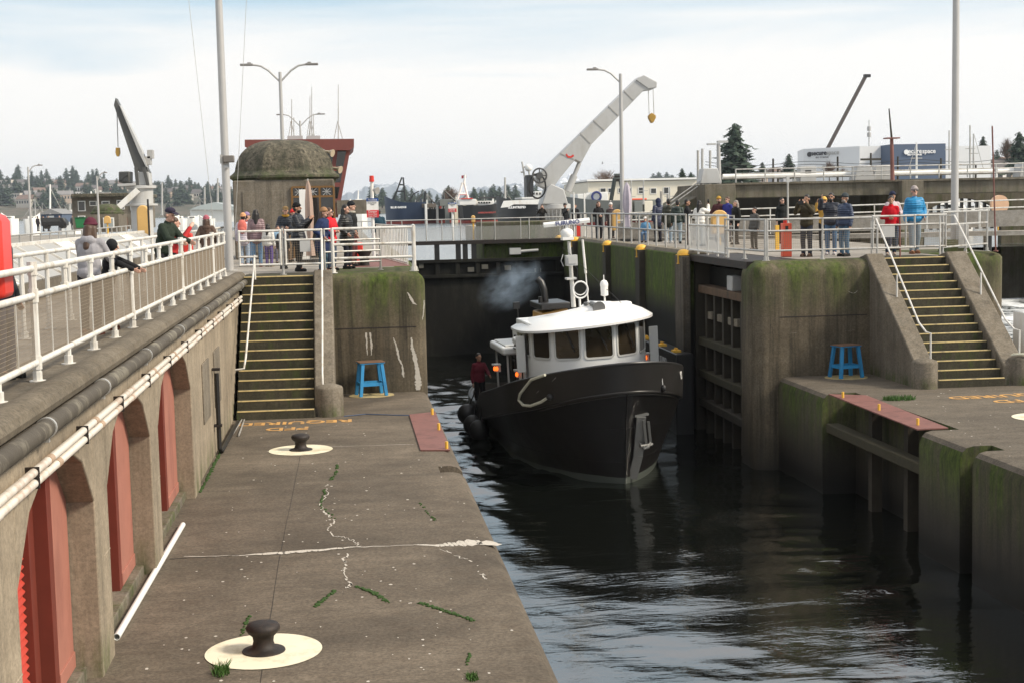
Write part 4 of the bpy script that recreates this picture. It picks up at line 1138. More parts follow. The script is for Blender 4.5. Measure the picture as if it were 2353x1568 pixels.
lt = text('17', .24, m_whitep, tug, (p_.x+.03, p_.y-.03, p_.z), (R(84),0,math.atan2(q_.y-p_.y, q_.x-p_.x)), bold=.008)
MB().box((-.75,-.0,2.60),(-.35,.3,2.64)).build('bulwark_cleat', m_black, tug)
# exhaust smoke: a small cloud of real volume
mt = tug.matrix_basis
sm = NT('smoke'); sm.t.nodes.remove(sm.b)
o_ = [n for n in sm.t.nodes if n.type == 'OUTPUT_MATERIAL'][0]
vol = sm.n('VolumePrincipled'); vol.inputs['Color'].default_value = (.62,.76,.92,1)
tcn = sm.n('TexCoord'); gr = sm.n('TexGradient'); gr.gradient_type = 'SPHERICAL'
sm.l(tcn.outputs['Object'], gr.inputs['Vector'])
nz = sm.n('TexNoise', Scale=2.2, Detail=5, Roughness=.6); sm.l(tcn.outputs['Object'], nz.inputs['Vector'])
dd = sm.math('MULTIPLY', sm.rng(gr.outputs['Fac'], .05, .8), sm.rng(nz.outputs['Fac'], .42, .68, 0, 1))
sm.l(sm.math('MULTIPLY', dd, 1.25), vol.inputs['Density'])
sm.l(vol.outputs['Volume'], o_.inputs['Volume'])
tip = mt @ Vector((-.34, WY+4.9, 4.42))
sk = MB().ell((0,0,0),(1,1,1),16,12).build('exhaust_smoke', sm.m, smooth=0)
sk.location = (tip.x-.66, tip.y+.2, tip.z-.14); sk.scale = (1.2,.75,.75); sk.rotation_euler = (0, R(-28), 0)
tag(sk, kind='stuff')
# the float on the far side of the tug
fl = thing('mooring_float', 'long black float with yellow cleats alongside the tug at the chamber wall', 'float', (9.2, 43, WZ))
MB().box((9.15,39.0,WZ-.6),(9.65,47,-2.66)).build('body', m_black, fl, True, bevel=.03)
for y in (39.4, 41.2, 43.4): MB().box((9.18,y,-2.66),(9.4,y+.3,-2.60)).box((9.25,y+.08,-2.6),(9.32,y+.22,-2.54)).build('cleat', m_yellow, fl, True)
text('WEST ISLAND', .26, m_pale, fl, (9.145-9.2,41.0-43,-3.0-WZ), (R(90),0,R(-90)))
# ================================================================== PEOPLE
SKIN = [mat('skin_light', (.52,.30,.22), .5, 0, .08, 20), mat('skin_tan', (.36,.19,.12), .5, 0, .08, 20), mat('skin_brown', (.22,.11,.065), .5, 0, .08, 20)]
_cm = {}
def cloth(c, rough=.85):
    k = tuple(round(x, 3) for x in c)
    if k not in _cm: _cm[k] = mat('fabric', k, rough, 0, .28, 14, bump=.25, spec=.25)
    return _cm[k]
m_hairb = mat('black_hair', (.012,.009,.008), .5, 0, .4, 40); m_hairbr = mat('brown_hair', (.06,.03,.016), .5, 0, .4, 40); m_hairgr = mat('grey_hair', (.22,.19,.17), .6, 0, .3, 40)
HAIR = {'k': m_hairb, 'b': m_hairbr, 'g': m_hairgr}
def quilt(c):
    k = ('q',)+tuple(c)
    if k not in _cm:
        q = NT('quilted_fabric'); w = q.n('TexWave', Scale=5.2, Distortion=1.5, Detail=2); w.wave_type = 'BANDS'; w.bands_direction = 'Z'; w.inputs['Detail Scale'].default_value = 1.5
        tc_ = q.n('TexCoord'); q.l(tc_.outputs['Object'], w.inputs['Vector'])
        q.l(q.mix(q.ramp(w.outputs['Fac'], .0, .30), sc3(c,.84), sc3(c,1.05)), q.b.inputs['Base Color']); q.b.inputs['Roughness'].default_value = .5
        q.bump(w.outputs['Fac'], .35, .02); _cm[k] = q.m
    return _cm[k]
def remesh(o, v):
    r = o.modifiers.new('one_surface', 'REMESH'); r.mode = 'VOXEL'; r.voxel_size = v; r.use_smooth_shade = True
    s = o.modifiers.new('smooth', 'SMOOTH'); s.factor = .5; s.iterations = 2
    return o
def person(label, loc, face=0, h=1.72, top=(.02,.02,.02), legs=(.03,.04,.08), shoes=(.02,.02,.02), skin=0, arms=('down','down'), lean=0, stance=.0,
           hair='k', long=False, hat=None, hatc=(.02,.02,.02), hood=None, coat=.86, puff=0, slim=1.0, glasses=False, group=None, vox=.017, sit=False, headturn=0, beard=False, scarf=None, rings=0):
    """face: degrees, 0 = looking at the camera side (-y), 90 = looking to +x. Coordinates below are for a 1.75 m figure, then scaled"""
    k = h/1.75*.9
    t = thing('person', label, 'person', loc, R(face), group)
    t.scale = (k, k, k)
    Mh = Matrix.Translation((0,0,.92)) @ Matrix.Rotation(R(lean), 4, 'X') @ Matrix.Translation((0,0,-.92))
    def U_(p): return tuple(Mh @ Vector(p))
    dz = -.45 if sit else 0
    # joints
    hipz = .92
    if sit:
        ank = [(-.10,-.42,.09),(.10,-.42,.09)]; kn = [(-.11,-.42,.50),(.11,-.42,.50)]; hp = [(-.09,0,.50),(.09,0,.50)]
        Mh = Matrix.Translation((0,0,-.42)) @ Mh
    else:
        ank = [(-.10,-stance*.9,.09),(.10,stance,.09)]; kn = [(-.105,-stance*.55-.03,.49),(.105,stance*.35-.03,.49)]; hp = [(-.09,0,.92),(.09,0,.92)]
    S = [Vector(U_((-.168,.01,1.415))), Vector(U_((.168,.01,1.415)))]
    E_, W_ = [], []
    for i, sg in enumerate((-1, 1)):
        a = arms[i]; s = S[i]
        D = {'down': ((.055,.03,-.29),(.075,-.05,-.54)), 'pocket': ((.12,.09,-.27),(.06,-.12,-.43)), 'phone': ((.06,-.13,-.25),(-.09,-.34,-.06)),
             'high': ((.10,-.20,-.14),(-.06,-.38,.12)), 'rail': ((.06,-.16,-.23),(.0,-.40,-.30)), 'front': ((.10,-.02,-.28),(-.10,-.22,-.30)),
             'up': ((.12,-.16,-.06),(.06,-.28,.19)), 'cross': ((.08,-.06,-.27),(-.16,-.22,-.20)), 'reach': ((.05,-.27,-.12),(.02,-.5,-.22))}[a]
        E_.append(s+Vector((sg*D[0][0], D[0][1], D[0][2]))); W_.append(s+Vector((sg*D[1][0], D[1][1], D[1][2])))
    sk = SKIN[skin]
    # ---- body: one surface from head to feet
    b = MB()
    hd = Matrix.Translation((0,0,1.5)) @ Matrix.Rotation(R(headturn), 4, 'Z') @ Matrix.Translation((0,0,-1.5))
    def H_(p):
        p = Vector(p); p = Vector((0,.01,1.55))+(p-Vector((0,.01,1.55)))*1.07
        return U_(hd @ p)
    b.ell(H_((0,.012,1.665)), (.076,.094,.098), 14, 10); b.ell(H_((0,-.022,1.595)), (.058,.068,.070), 12, 8)
    b.cap(H_((0,-.082,1.665)), H_((0,-.102,1.632)), .012, .019, 8); b.ell(H_((0,-.075,1.572)), (.03,.022,.014), 8, 6)
    for sg in (-1,1): b.ell(H_((sg*.078,.012,1.64)), (.014,.026,.034), 8, 6)
    b.cap(U_((0,.015,1.44)), H_((0,.012,1.59)), .056, .052)
    b.ell(U_((0,.0,1.27)), (.165,.105,.20)); b.ell(U_((0,0,1.02)), (.15,.10,.20))
    for i in (0,1):
        b.cap(U_((0,.01,1.41)), tuple(S[i]), .07, .062); b.cap(tuple(S[i]), tuple(E_[i]), .05, .04); b.cap(tuple(E_[i]), tuple(W_[i]), .04, .027)
        f = (W_[i]-E_[i]).normalized(); sg = (-1,1)[i]
        side = f.cross(Vector((sg,0,0)));  side = Vector((0,-1,0)) if side.length < .2 else side.normalized()
        pn = f.cross(side).normalized()
        p1 = W_[i]+f*.085
        for q_ in (-.026,-.009,.009,.026): b.cap(tuple(W_[i]+f*.01+side*q_*.7), tuple(p1+side*q_), .014, .0125, 6)
        for q_, l_ in ((-.028,.055),(-.0095,.072),(.0095,.068),(.028,.05)):
            m1 = p1+side*q_*1.1+f*l_*.55; m2 = m1+(f*.7-pn*.6*sg)*l_*.5
            b.cap(tuple(p1+side*q_), tuple(m1), .0105, .0095, 6); b.cap(tuple(m1), tuple(m2), .0095, .0085, 6)
        b.cap(tuple(W_[i]+f*.03-side*.02), tuple(W_[i]+f*.07-side*.062-pn*.012*sg), .013, .0105, 6)
        b.cap(hp[i], kn[i], .075, .055); b.cap(kn[i], ank[i], .05, .036); b.cap(ank[i], (ank[i][0],ank[i][1]-.12,.045), .035, .03)
    remesh(b.build('body', sk, t), vox*.62 if vox < .017 else .0125)
    # ---- jacket
    b = MB(); P = puff; g = slim
    b.ell(U_((0,.005,1.28)), (.195*g+P,.135*g+P,.205)); b.ell(U_((0,.0,1.08)), (.182*g+P,.130*g+P,.22)); b.ell(U_((0,.0,.95)), (.185*g+P,.135*g+P,.13))
    if coat < .8: b.cap(U_((0,0,.92)), (0,-.0,coat+.12+(dz if sit else 0)), .165*g+P, .175*g+P, 12)
    for i in (0,1):
        b.cap(U_((0,.012,1.40)), tuple(S[i]), .088+P*.5, .070+P*.55); b.cap(tuple(S[i]), tuple(E_[i]), .068+P*.6, .058+P*.6); b.cap(tuple(E_[i]), tuple(W_[i]-(W_[i]-E_[i]).normalized()*.02), .058+P*.6, .046+P*.45)
    b.cap(U_((0,.015,1.42)), U_((0,.018,1.49)), .085, .072)
    if hood == 'down': b.ell(U_((0,.105,1.44)), (.13,.075,.085))
    jk = remesh(b.build('jacket', quilt(top) if puff >= .03 else cloth(top), t), vox)
    if scarf: MB().tube([U_((.085*math.cos(a), .02+.09*math.sin(a), 1.50)) for a in [2*math.pi*i/14 for i in range(14)]], .038, 8, closed=True).build('scarf', cloth(scarf), t)
    # ---- trousers and shoes
    b = MB(); hz = .50 if sit else .92
    b.ell((0,.0,hz), (.165*g,.12*g,.12))
    for i in (0,1): b.cap(hp[i], kn[i], .098, .074); b.cap(kn[i], (ank[i][0],ank[i][1],.11), .074, .062)
    remesh(b.build('trousers', cloth(legs), t), vox)
    for i in (0,1):
        x, y = ank[i][0], ank[i][1]
        MB().cap((x,y+.05,.052), (x*1.08,y-.14,.042), .052, .042).box((x-.045,y-.165,.0),(x+.045,y+.09,.03)).build('shoe', cloth(shoes), t)
    # ---- head: hair, hats, eyes
    b = MB()
    if hood == 'up':
        b.ell(H_((0,.03,1.66)), (.115,.118,.135), 14, 10); b.cap(H_((0,.05,1.56)), U_((0,.04,1.46)), .10, .11)
        remesh(b.build('hood', cloth(top), t), vox)
    else:
        if hat != 'full':
            b.ell(H_((0,.028,1.692)), (.086,.098,.092), 14, 10); b.ell(H_((0,.05,1.64)), (.083,.075,.085), 12, 8)
            if long:
                b.cap(H_((0,.07,1.62)), U_((0,.115,1.33)), .085, .06); 
                for sg in (-1,1): b.cap(H_((sg*.07,.03,1.64)), U_((sg*.095,.04,1.40)), .035, .03)
            remesh(b.build('hair', HAIR[hair], t), vox*.7)
        if hat in ('beanie', 'pom'):
            b = MB().ell(H_((0,.020,1.712)), (.094,.108,.098), 16, 10)
            b.tube([H_((.088*math.cos(a), .016+.100*math.sin(a), 1.698-.02*math.sin(a))) for a in [2*math.pi*i/18 for i in range(18)]], .017, 6, closed=True)
            if hat == 'pom': b.ell(H_((0,.04,1.86)), (.035,.035,.035))
            remesh(b.build('hat', cloth(hatc), t), vox*.8)
        if hat == 'cap':
            b = MB().ell(H_((0,.016,1.725)), (.096,.11,.072), 16, 10)
            b.add([H_(p) for p in ((-.075,-.07,1.712),(.075,-.07,1.712),(.06,-.165,1.70),(-.06,-.165,1.70),(-.075,-.07,1.726),(.075,-.07,1.726),(.06,-.165,1.708),(-.06,-.165,1.708))], [(3,2,1,0),(4,5,6,7),(0,1,5,4),(1,2,6,5),(2,3,7,6),(3,0,4,7)])
            b.build('cap', cloth(hatc), t)
    b = MB()
    for sg in (-1,1): b.ell(H_((sg*.030,-.082,1.662)), (.013,.010,.008), 8, 6)
    b.build('eyes', m_hairb, t)
    if glasses:
        b = MB()
        for sg in (-1,1): b.ell(H_((sg*.034,-.092,1.662)), (.028,.010,.021), 10, 6)
        b.cyl(H_((-.07,-.085,1.668)), H_((.07,-.085,1.668)), .005, n=6); b.build('glasses', m_black, t)
    if beard: remesh(MB().ell(H_((0,-.035,1.575)), (.062,.066,.058)).build('beard', HAIR[hair], t), vox*.7)
    return t, [(Matrix.Translation(loc) @ Matrix.Rotation(R(face),4,'Z') @ Matrix.Scale(k,4)) @ w for w in W_]
def P_(px, py, z=U): return tuple(atz(px, py, z))
def hand_item(name, label, cat, ws, size=(.08,.012,.15), rz=0, m_=None, dz=.09, tilt=0):
    c = (ws[0]+ws[1])/2
    t = thing(name, label, cat, (c.x, c.y, c.z+dz), R(rz))
    MB().cbox((0,0,0), size).build('case', m_ or m_black, t, bevel=.006)
    MB().cbox((0,size[1]*.5+.002,0), (size[0]*.88,.004,size[2]*.9)).build('screen', m_glass, t)
    return t
def pack(label, loc, face, col, k=1.0, z=1.22):
    t = thing('backpack', label, 'backpack', loc, R(face)); t.scale = (k,)*3
    b = MB().ell((0,.20,z), (.145,.10,.22), 14, 10).ell((0,.24,z-.09), (.11,.09,.10), 12, 8)
    remesh(b.build('bag', cloth(col), t), .014)
    for sg in (-1,1): MB().tube([(sg*.09,.14,z+.16),(sg*.12,.02,z+.20),(sg*.12,-.12,z+.1),(sg*.13,-.10,z-.12),(sg*.11,.10,z-.2)], .016, 6).build('strap', cloth(sc3(col,.7)), t)
    return t
BLK, NAVY, JEAN, OLIVE = (.014,.014,.016), (.016,.022,.045), (.10,.16,.26), (.035,.038,.024)
# ---- near left walkway
person('young person with dark curly hair half hidden behind the red cabinet', (-3.1, 13.3, U), 70, 1.60, top=(.03,.03,.035), hair='k', skin=1, vox=.013)
person('person in a grey hoodie and maroon hat leaning on the railing', (-3.12, 17.9, U), 165, 1.55, top=(.30,.29,.31), legs=(.02,.02,.025), hat='beanie', hatc=(.09,.02,.035), hood='down', arms=('rail','rail'), lean=12, long=True, hair='b', vox=.012, puff=.01, shoes=(.10,.03,.02))
pk = (-3.02, 18.6, U); person('child in a black hooded jacket reaching an arm over the railing', pk, 80, 1.26, top=BLK, legs=BLK, hood='up', arms=('reach','reach'), lean=12, vox=.012, shoes=(.14,.05,.03), puff=.01)
person('man in navy cap and dark green jacket leaning over the left railing', (-3.15, 25.3, U), 62, 1.72, top=(.022,.032,.022), legs=(.02,.02,.025), hat='cap', hatc=(.03,.025,.045), hair='g', skin=0, arms=('rail','rail'), lean=17, vox=.012, puff=.02)
person('person with curly brown hair and red jacket beside the man in the cap', (-3.2, 27.2, U), 100, 1.52, top=(.42,.03,.03), legs=BLK, hair='b', arms=('high','high'), lean=8, vox=.013)
person('person in a brown parka and pink hat seen from behind by the tall left pole', (-3.25, 34.6, U), 175, 1.52, top=(.10,.065,.05), legs=(.03,.03,.03), hat='beanie', hatc=(.35,.10,.13), hood='down', coat=.62, arms=('pocket','pocket'), puff=.02, long=True, hair='b')
# ---- left platform
p0 = P_(563, 612); person('child in a pale lilac padded coat with an orange hat seen from behind', p0, 172, 1.56, top=(.50,.46,.53), legs=(.30,.38,.48), hat='beanie', hatc=(.62,.32,.16), hood='down', puff=.03, arms=('down','down'), shoes=(.5,.4,.4), coat=.75)
pack('coral pink backpack on the child in the lilac coat', p0, 172, (.60,.16,.13), .88)
person('person with a patterned hat hidden behind the lilac coat', P_(572, 606), 120, 1.58, top=(.03,.03,.05), legs=JEAN, hat='beanie', hatc=(.25,.18,.30))
person('woman in mauve puffer jacket and blue jeans with long black hair from behind', P_(592, 613), 180, 1.66, top=(.21,.135,.145), legs=(.13,.24,.38), long=True, hair='k', puff=.03, shoes=(.35,.10,.08), coat=.78, slim=1.05)
person('girl in white coat and purple trousers with long black hair', P_(619, 613), 160, 1.24, top=(.62,.60,.56), legs=(.10,.07,.22), long=True, hair='k', puff=.03, shoes=(.25,.2,.15))
person('toddler in light blue coat with auburn hair looking this way', P_(641, 606), 15, 1.16, top=(.22,.34,.46), legs=(.10,.10,.14), hair='b', puff=.02)
person('man in navy padded jacket and tan cap looking down behind the toddler', P_(659, 603), 10, 1.74, top=(.02,.025,.035), legs=(.16,.11,.07), hat='cap', hatc=(.28,.18,.08), hair='b', puff=.035, arms=('front','front'), lean=8, scarf=(.40,.22,.03))
person('person in a bright red knitted hat behind the man in the tan cap', P_(677, 601), 20, 1.64, top=(.12,.02,.02), legs=BLK, hat='beanie', hatc=(.62,.03,.03), long=True)
_, w = person('bearded man in black beanie and long black coat taking a phone picture', P_(688, 624), 72, 1.80, top=(.012,.014,.020), legs=(.02,.02,.022), hat='beanie', hatc=(.008,.008,.009), skin=1, beard=True, arms=('phone','phone'), puff=.035, coat=.70, shoes=(.012,.012,.014), vox=.014, stance=.06)
hand_item('phone', 'dark phone held up by the bearded man in the black beanie', 'phone', w, (.15,.02,.08), 72, dz=.04)
person('child sized figure in black coat with a fur collar by the gate post', P_(652, 618), 170, 1.18, top=(.015,.015,.02), legs=BLK, hair='b', puff=.03, scarf=(.34,.25,.20), coat=.5)
person('woman in long blue coat and brown hat looking down at the gate', P_(742, 626), 60, 1.66, top=(.018,.03,.085), legs=(.05,.10,.14), hat='beanie', hatc=(.30,.17,.09), coat=.55, puff=.025, arms=('pocket','pocket'), lean=8, shoes=(.26,.12,.07), hair='b', long=True)
person('laughing woman with glasses in a bright red jacket', P_(762, 622), 50, 1.66, top=(.58,.02,.03), legs=(.06,.08,.12), hair='b', glasses=True, puff=.015, arms=('front','front'), coat=.78, headturn=10)
person('woman in black hooded puffer coat standing at the heavy railing', P_(799, 618), 62, 1.74, top=(.012,.012,.013), legs=(.02,.02,.03), long=True, hair='k', puff=.04, coat=.66, hood='down', arms=('pocket','pocket'), shoes=(.012,.012,.012), vox=.014)
person('man in black beanie and dark jacket just behind the woman in black', P_(812, 612), 70, 1.82, top=(.014,.015,.016), legs=(.10,.03,.03), hat='beanie', hatc=(.012,.014,.018), puff=.015, arms=('pocket','down'), scarf=(.35,.32,.27))
person('child in a dark teal jacket looking away beside the notice sign', P_(872, 588), 190, 1.60, top=(.02,.05,.075), legs=(.02,.02,.024), hair='k', puff=.02)
# ---- footbridge and right walkway
_, w = person('woman in dark coat photographing from the end of the footbridge', P_(1246, 537), -8, 1.66, top=(.025,.022,.02), legs=(.02,.02,.02), arms=('high','high'), hair='b', long=True, coat=.6)
hand_item('camera', 'small camera held up by the woman on the footbridge', 'camera', w, (.12,.06,.08), -8, dz=.03)
person('man in black with a cap touching his face by the grey crane', P_(1299, 536), 25, 1.70, top=(.015,.016,.018), legs=(.03,.03,.04), hat='beanie', hatc=(.03,.03,.035), arms=('phone','down'))
person('person in black behind the white posts beside the red hydrant', P_(1322, 538), -30, 1.66, top=(.02,.02,.022), legs=(.05,.02,.02), hair='k')
_, w = person('fair haired woman in black sweater holding a phone with both hands', P_(1376, 553), 12, 1.74, top=(.012,.012,.014), legs=(.02,.02,.025), hair='b', long=True, arms=('front','front'))
hand_item('phone', 'light phone in the hands of the fair haired woman in black', 'phone', w, (.07,.012,.14), 12, m_pale, dz=.02)
person('woman in a white knitted hat and dark checked coat', P_(1404, 549), 5, 1.66, top=(.06,.045,.045), legs=(.03,.03,.03), hat='pom', hatc=(.62,.58,.56), hair='b', coat=.6, scarf=(.3,.2,.2))
person('child in white cap and blue jacket sitting low behind the railing', P_(1483, 557), -25, 1.36, top=(.12,.28,.46), legs=(.10,.16,.26), hat='cap', hatc=(.66,.64,.62), sit=True, arms=('front','front'))
person('person in a navy parka with the hood up seen from behind', P_(1512, 556), 200, 1.80, top=(.024,.030,.065), legs=(.02,.02,.03), hood='up', puff=.03, coat=.66)
person('person in dark olive hooded parka and pale jeans from behind', P_(1536, 559), 185, 1.76, top=(.022,.023,.014), legs=(.30,.36,.42), hood='down', puff=.035, coat=.70, shoes=(.5,.5,.5), hair='k')
person('person in dark green jacket and light jeans beside the olive parka', P_(1557, 560), 165, 1.70, top=(.012,.026,.022), legs=(.28,.34,.38), hood='down', puff=.03, hair='k', shoes=(.02,.02,.02))
person('dark haired man in a black jacket facing the water gate', P_(1580, 563), 70, 1.72, top=(.013,.013,.015), legs=(.06,.03,.025), hair='k', skin=1, puff=.015, arms=('phone','front'))
_, w = person('woman in fluffy white coat raising a phone, long dark hair', P_(1608, 566), 135, 1.66, top=(.72,.70,.66), legs=(.5,.5,.48), hair='k', long=True, arms=('up','front'), puff=.03)
hand_item('phone', 'dark phone raised by the woman in the white coat', 'phone', [w[0],w[0]], (.07,.012,.14), 135, dz=.12)
person('bearded man in mustard beanie and maroon jacket behind the tan life ring', P_(1652, 556), 0, 1.80, top=(.07,.025,.028), legs=(.03,.03,.035), hat='beanie', hatc=(.42,.24,.04), beard=True, hair='b', puff=.02, arms=('pocket','pocket'))
person('red haired man with glasses in a blue fleece', P_(1671, 556), -55, 1.80, top=(.03,.035,.20), legs=(.03,.03,.05), hair='b', glasses=True)
person('grey haired woman in a black coat turned to the man in blue', P_(1690, 562), -70, 1.64, top=(.014,.015,.015), legs=BLK, hair='g', long=True, puff=.02)
person('boy with glasses in a grey hooded jacket behind the clear panels', P_(1733, 575), -60, 1.40, top=(.09,.085,.08), legs=BLK, hair='k', hood='down', glasses=True, puff=.02)
person('woman with sunglasses and long dark hair in a black coat by the thin pole', P_(1797, 560), 5, 1.70, top=(.010,.012,.012), legs=BLK, hair='k', long=True, glasses=True, coat=.6, scarf=(.012,.014,.014))
_, w = person('man in olive brown jacket pointing a camera beside the orange post', P_(1853, 590), -40, 1.74, top=(.055,.045,.026), legs=(.03,.035,.05), hair='k', skin=1, arms=('high','high'), puff=.02, vox=.014, shoes=(.10,.06,.04), headturn=-10)
hand_item('camera', 'black camera held by the man in the olive brown jacket', 'camera', w, (.15,.16,.10), -40, dz=.02)
person('woman in yellow beanie and mustard coat filming behind the navy puffer man', P_(1893, 577), -20, 1.66, top=(.46,.27,.06), legs=BLK, hat='beanie', hatc=(.66,.40,.10), hair='k', long=True, arms=('up','front'), skin=1, glasses=True)
person('bearded man in a shiny navy puffer jacket and blue jeans', P_(1909, 586), -30, 1.78, top=(.018,.022,.035), legs=(.08,.15,.25), hair='k', skin=1, beard=True, glasses=True, puff=.04, hood='down', arms=('up','pocket'), shoes=(.42,.40,.40), vox=.014, slim=1.05)
person('older man in grey beanie and dark blue jacket, hands at his sides', P_(1940, 589), -62, 1.74, top=(.024,.04,.085), legs=(.07,.13,.20), hat='beanie', hatc=(.045,.055,.06), hair='g', beard=True, skin=1, puff=.03, slim=1.1, vox=.014, arms=('down','down'))
person('man in navy beanie and pale pink fleece behind the woman in red', P_(2050, 575), 0, 1.78, top=(.52,.42,.44), legs=(.05,.06,.10), hat='beanie', hatc=(.018,.022,.05), skin=1, arms=('front','front'))
person('woman in red sweater with dark hair looking down at the gate', P_(2046, 587), -18, 1.66, top=(.50,.008,.018), legs=(.02,.035,.055), hair='k', skin=1, arms=('front','down'), lean=4, vox=.014, shoes=(.40,.32,.26))
MBp = person('tall man in bright blue puffer jacket and striped grey beanie', P_(2100, 583), -4, 1.90, top=(.008,.20,.42), legs=(.20,.25,.29), hat='beanie', hatc=(.34,.30,.29), glasses=True, puff=.036, arms=('down','pocket'), stance=.10, shoes=(.22,.10,.05), hair='g', vox=.013, slim=1.06)
# ---- man on the tug and watchers far left
mo_ = tug.matrix_basis @ Vector((-1.98, 9.3, .62))
person('deckhand in maroon sweater and black trousers standing on the tug stern', tuple(mo_), 20, 1.86, top=(.115,.015,.025), legs=(.012,.011,.012), hair='k', skin=1, arms=('down','rail'), slim=1.05, vox=.014)
for i, (px, lab, col) in enumerate(((88,'watcher in a dark coat, leftmost behind the far fence',(.06,.05,.05)),(100,'watcher in black crouched beside the leftmost watcher',(.015,.015,.015)),(112,'watcher in a dark green coat near the black van',(.03,.035,.03)),(138,'watcher with pale hair in front of the black van',(.02,.02,.02)),(168,'lone watcher in grey right of the black van',(.07,.065,.065)))):
    p = atz(px, 532, U); person(lab, tuple(p), 150-40*i, 1.7, top=col, legs=(.03,.03,.04), hair='k' if i != 3 else 'g', vox=.02, puff=.02)
# ================================================================== POLES, LAMPS, CRANES, SIGNS, STOOLS
def PX(px, py, y): return aty(px, py, y)
def poly_px(pts, y, d): 
    o = []
    for px, py in pts: v = aty(px, py, y); o.append((v.x, v.z))
    return o
m_pole = mat('pale_grey_pole', (.44,.43,.42), .45, .15, .1, 3)
def pole(name, label, cat, base, h, r0, r1, m_=None, root_extra=None):
    t = thing(name, label, cat, base)
    MB().cyl((0,0,0),(0,0,h), r0, r1, 14).build('shaft', m_ or m_pole, t, smooth=60)
    MB().cyl((0,0,0),(0,0,.03), r0*2, n=14).build('base_plate', m_galv, t)
    return t
b0 = PX(526, 585, 36.2)
tp = pole('light_mast', 'tall pale mast with a loudspeaker box rising by the left railing end', 'mast', (b0.x, 36.2, U), 11, .105, .075)
MB().cbox((.10,-.16,2.78),(.27,.24,.17)).build('loudspeaker', mat('speaker_grey', (.16,.145,.13), .6), tp, bevel=.02)
MB().cbox((-.08,-.14,2.78),(.06,.1,.22)).build('bracket', m_galv, tp); MB().ell((.03,-.16,2.58),(.055,.055,.06),10,8).build('camera_dome', m_pale, tp)
for px0, py0, px1, py1, lab in ((429,0,492,380,'thin guy wire left of the tall mast'),(568,0,540,380,'thin guy wire right of the tall mast')):
    a, c = PX(px0,py0-40,37), PX(px1,py1+150,37); w_ = MB().cyl(tuple(a), tuple(c), .006, n=4).build('guy_wire', m_galv); tag(w_, lab, 'wire')
b0 = atz(2192, 578, U)
tp = pole('light_mast', 'tall pale mast standing on the right platform by the stair head', 'mast', tuple(b0), 11, .10, .08)
MB().cbox((.12,-.22,.40),(.30,.18,.62)).build('control_box', m_pale, tp, bevel=.02); MB().prism([(-.34,0),(.34,0),(.2,.32),(-.2,.32)], 'y', -.3, .3).build('mossy_footing', concrete('mossy_footing', (.15,.14,.09), moss=(.0,.1,.5,.6), mossamt=1), tp)
def lamp(label, base, h, arms, r=.09, group=None):
    t = thing('street_lamp', label, 'lamp', base, group=group)
    MB().cyl((0,0,0),(0,0,h), r, r*.62, 12).build('pole', m_pole, t, smooth=60)
    for dx, dz in arms:
        s = 1 if dx > 0 else -1
        MB().tube([(0,0,h-.35),(dx*.3,0,h-.05+dz*.4),(dx*.5,0,h+dz*.85),(dx*.66,0,h+dz),(dx*.74,0,h+dz)], .035, 8).build('arm', m_pole, t)
        MB().cbox((dx*.87,0,h+dz+.01),(abs(dx)*.34,.22,.07)).cbox((dx*.80,0,h+dz+.06),(abs(dx)*.1,.16,.06)).build('lamp_head', mat('lamp_head_grey', (.22,.21,.20), .5) if 'lamp_head_grey' not in bpy.data.materials else bpy.data.materials['lamp_head_grey'], t, bevel=.015)
    return t
def lamp_px(label, bx, topy, y, arms_px, dzpx, r=.09, z0=U, group=None):
    p = PX(bx, topy, y); k = y/3267
    return lamp(label, (p.x, y, z0), p.z-z0, [(a*k, dzpx*k) for a in arms_px], r, group)
lamp_px('double armed street lamp rising behind the mossy dome', 643, 166, 52, (-84, 82), 16, .09)
lamp_px('smaller double armed lamp between the roof antennas of the brown tower', 689, 278, 92, (-50, 54), 14, .09)
lamp_px('single armed street lamp in front of the big grey crane', 1425, 170, 56, (-75,), 10, .10)
lamp_px('single armed lamp at far left over the stone building hill', 64, 384, 90, (30,), 3, .08)
lamp_px('single armed lamp above the small domed kiosk at left', 222, 405, 92, (22,), 7, .08)
t = thing('flood_light_pole', 'pole with two floodlights before the big conifer', 'lamp', tuple(PX(1652, 425, 68)))
p = PX(1652,425,68); q_ = PX(1650,330,68)
MB().cyl((0,0,0),(q_.x-p.x,0,q_.z-p.z),.11,.09,10).build('pole', m_pole, t)
MB().cbox((q_.x-p.x+.2,0,q_.z-p.z+.08),(.5,.3,.1)).build('floodlight', m_pale, t); MB().cbox((q_.x-p.x-.35,0,q_.z-p.z-.03),(.4,.3,.08)).build('floodlight', m_pale, t)
# ---- domed kiosk
KY = 45.0
kx0, kx1 = PX(537,500,KY).x, PX(770,500,KY).x
kz = PX(650,412,KY).z; ztop = PX(650,322,KY+1.6).z
kc = (kx0+kx1)/2; kw = (kx1-kx0)/2
ks = thing('domed_kiosk', 'stone kiosk with a big moss covered dome and bronze framed door', 'building', (kc, KY, U))
MB().box((kx0,KY,U),(kx1,KY+3.3,kz-.02)).build('wall', m_stone, ks, True, bevel=.05)
for a, c in ((558,650),):
    x0_, x1_ = PX(a,480,KY).x, PX(c,480,KY).x
    MB().box((x0_,KY-.03,U+.2),(x1_,KY-.002,kz-.35)).build('wall_panel', m_stone, ks, True, bevel=.01)
prof = [(kw*1.02,-.12),(kw*1.05,-.02),(kw*1.07,.02),(kw*1.12,.06),(kw*1.12,.13),(kw*1.06,.20),(kw*1.01,.28)]
H_ = ztop-kz
for i in range(1, 11):
    a = math.pi/2*i/10; prof.append((kw*(.05+.95*math.cos(a)**.72), .26+(H_-.26)*math.sin(a)))
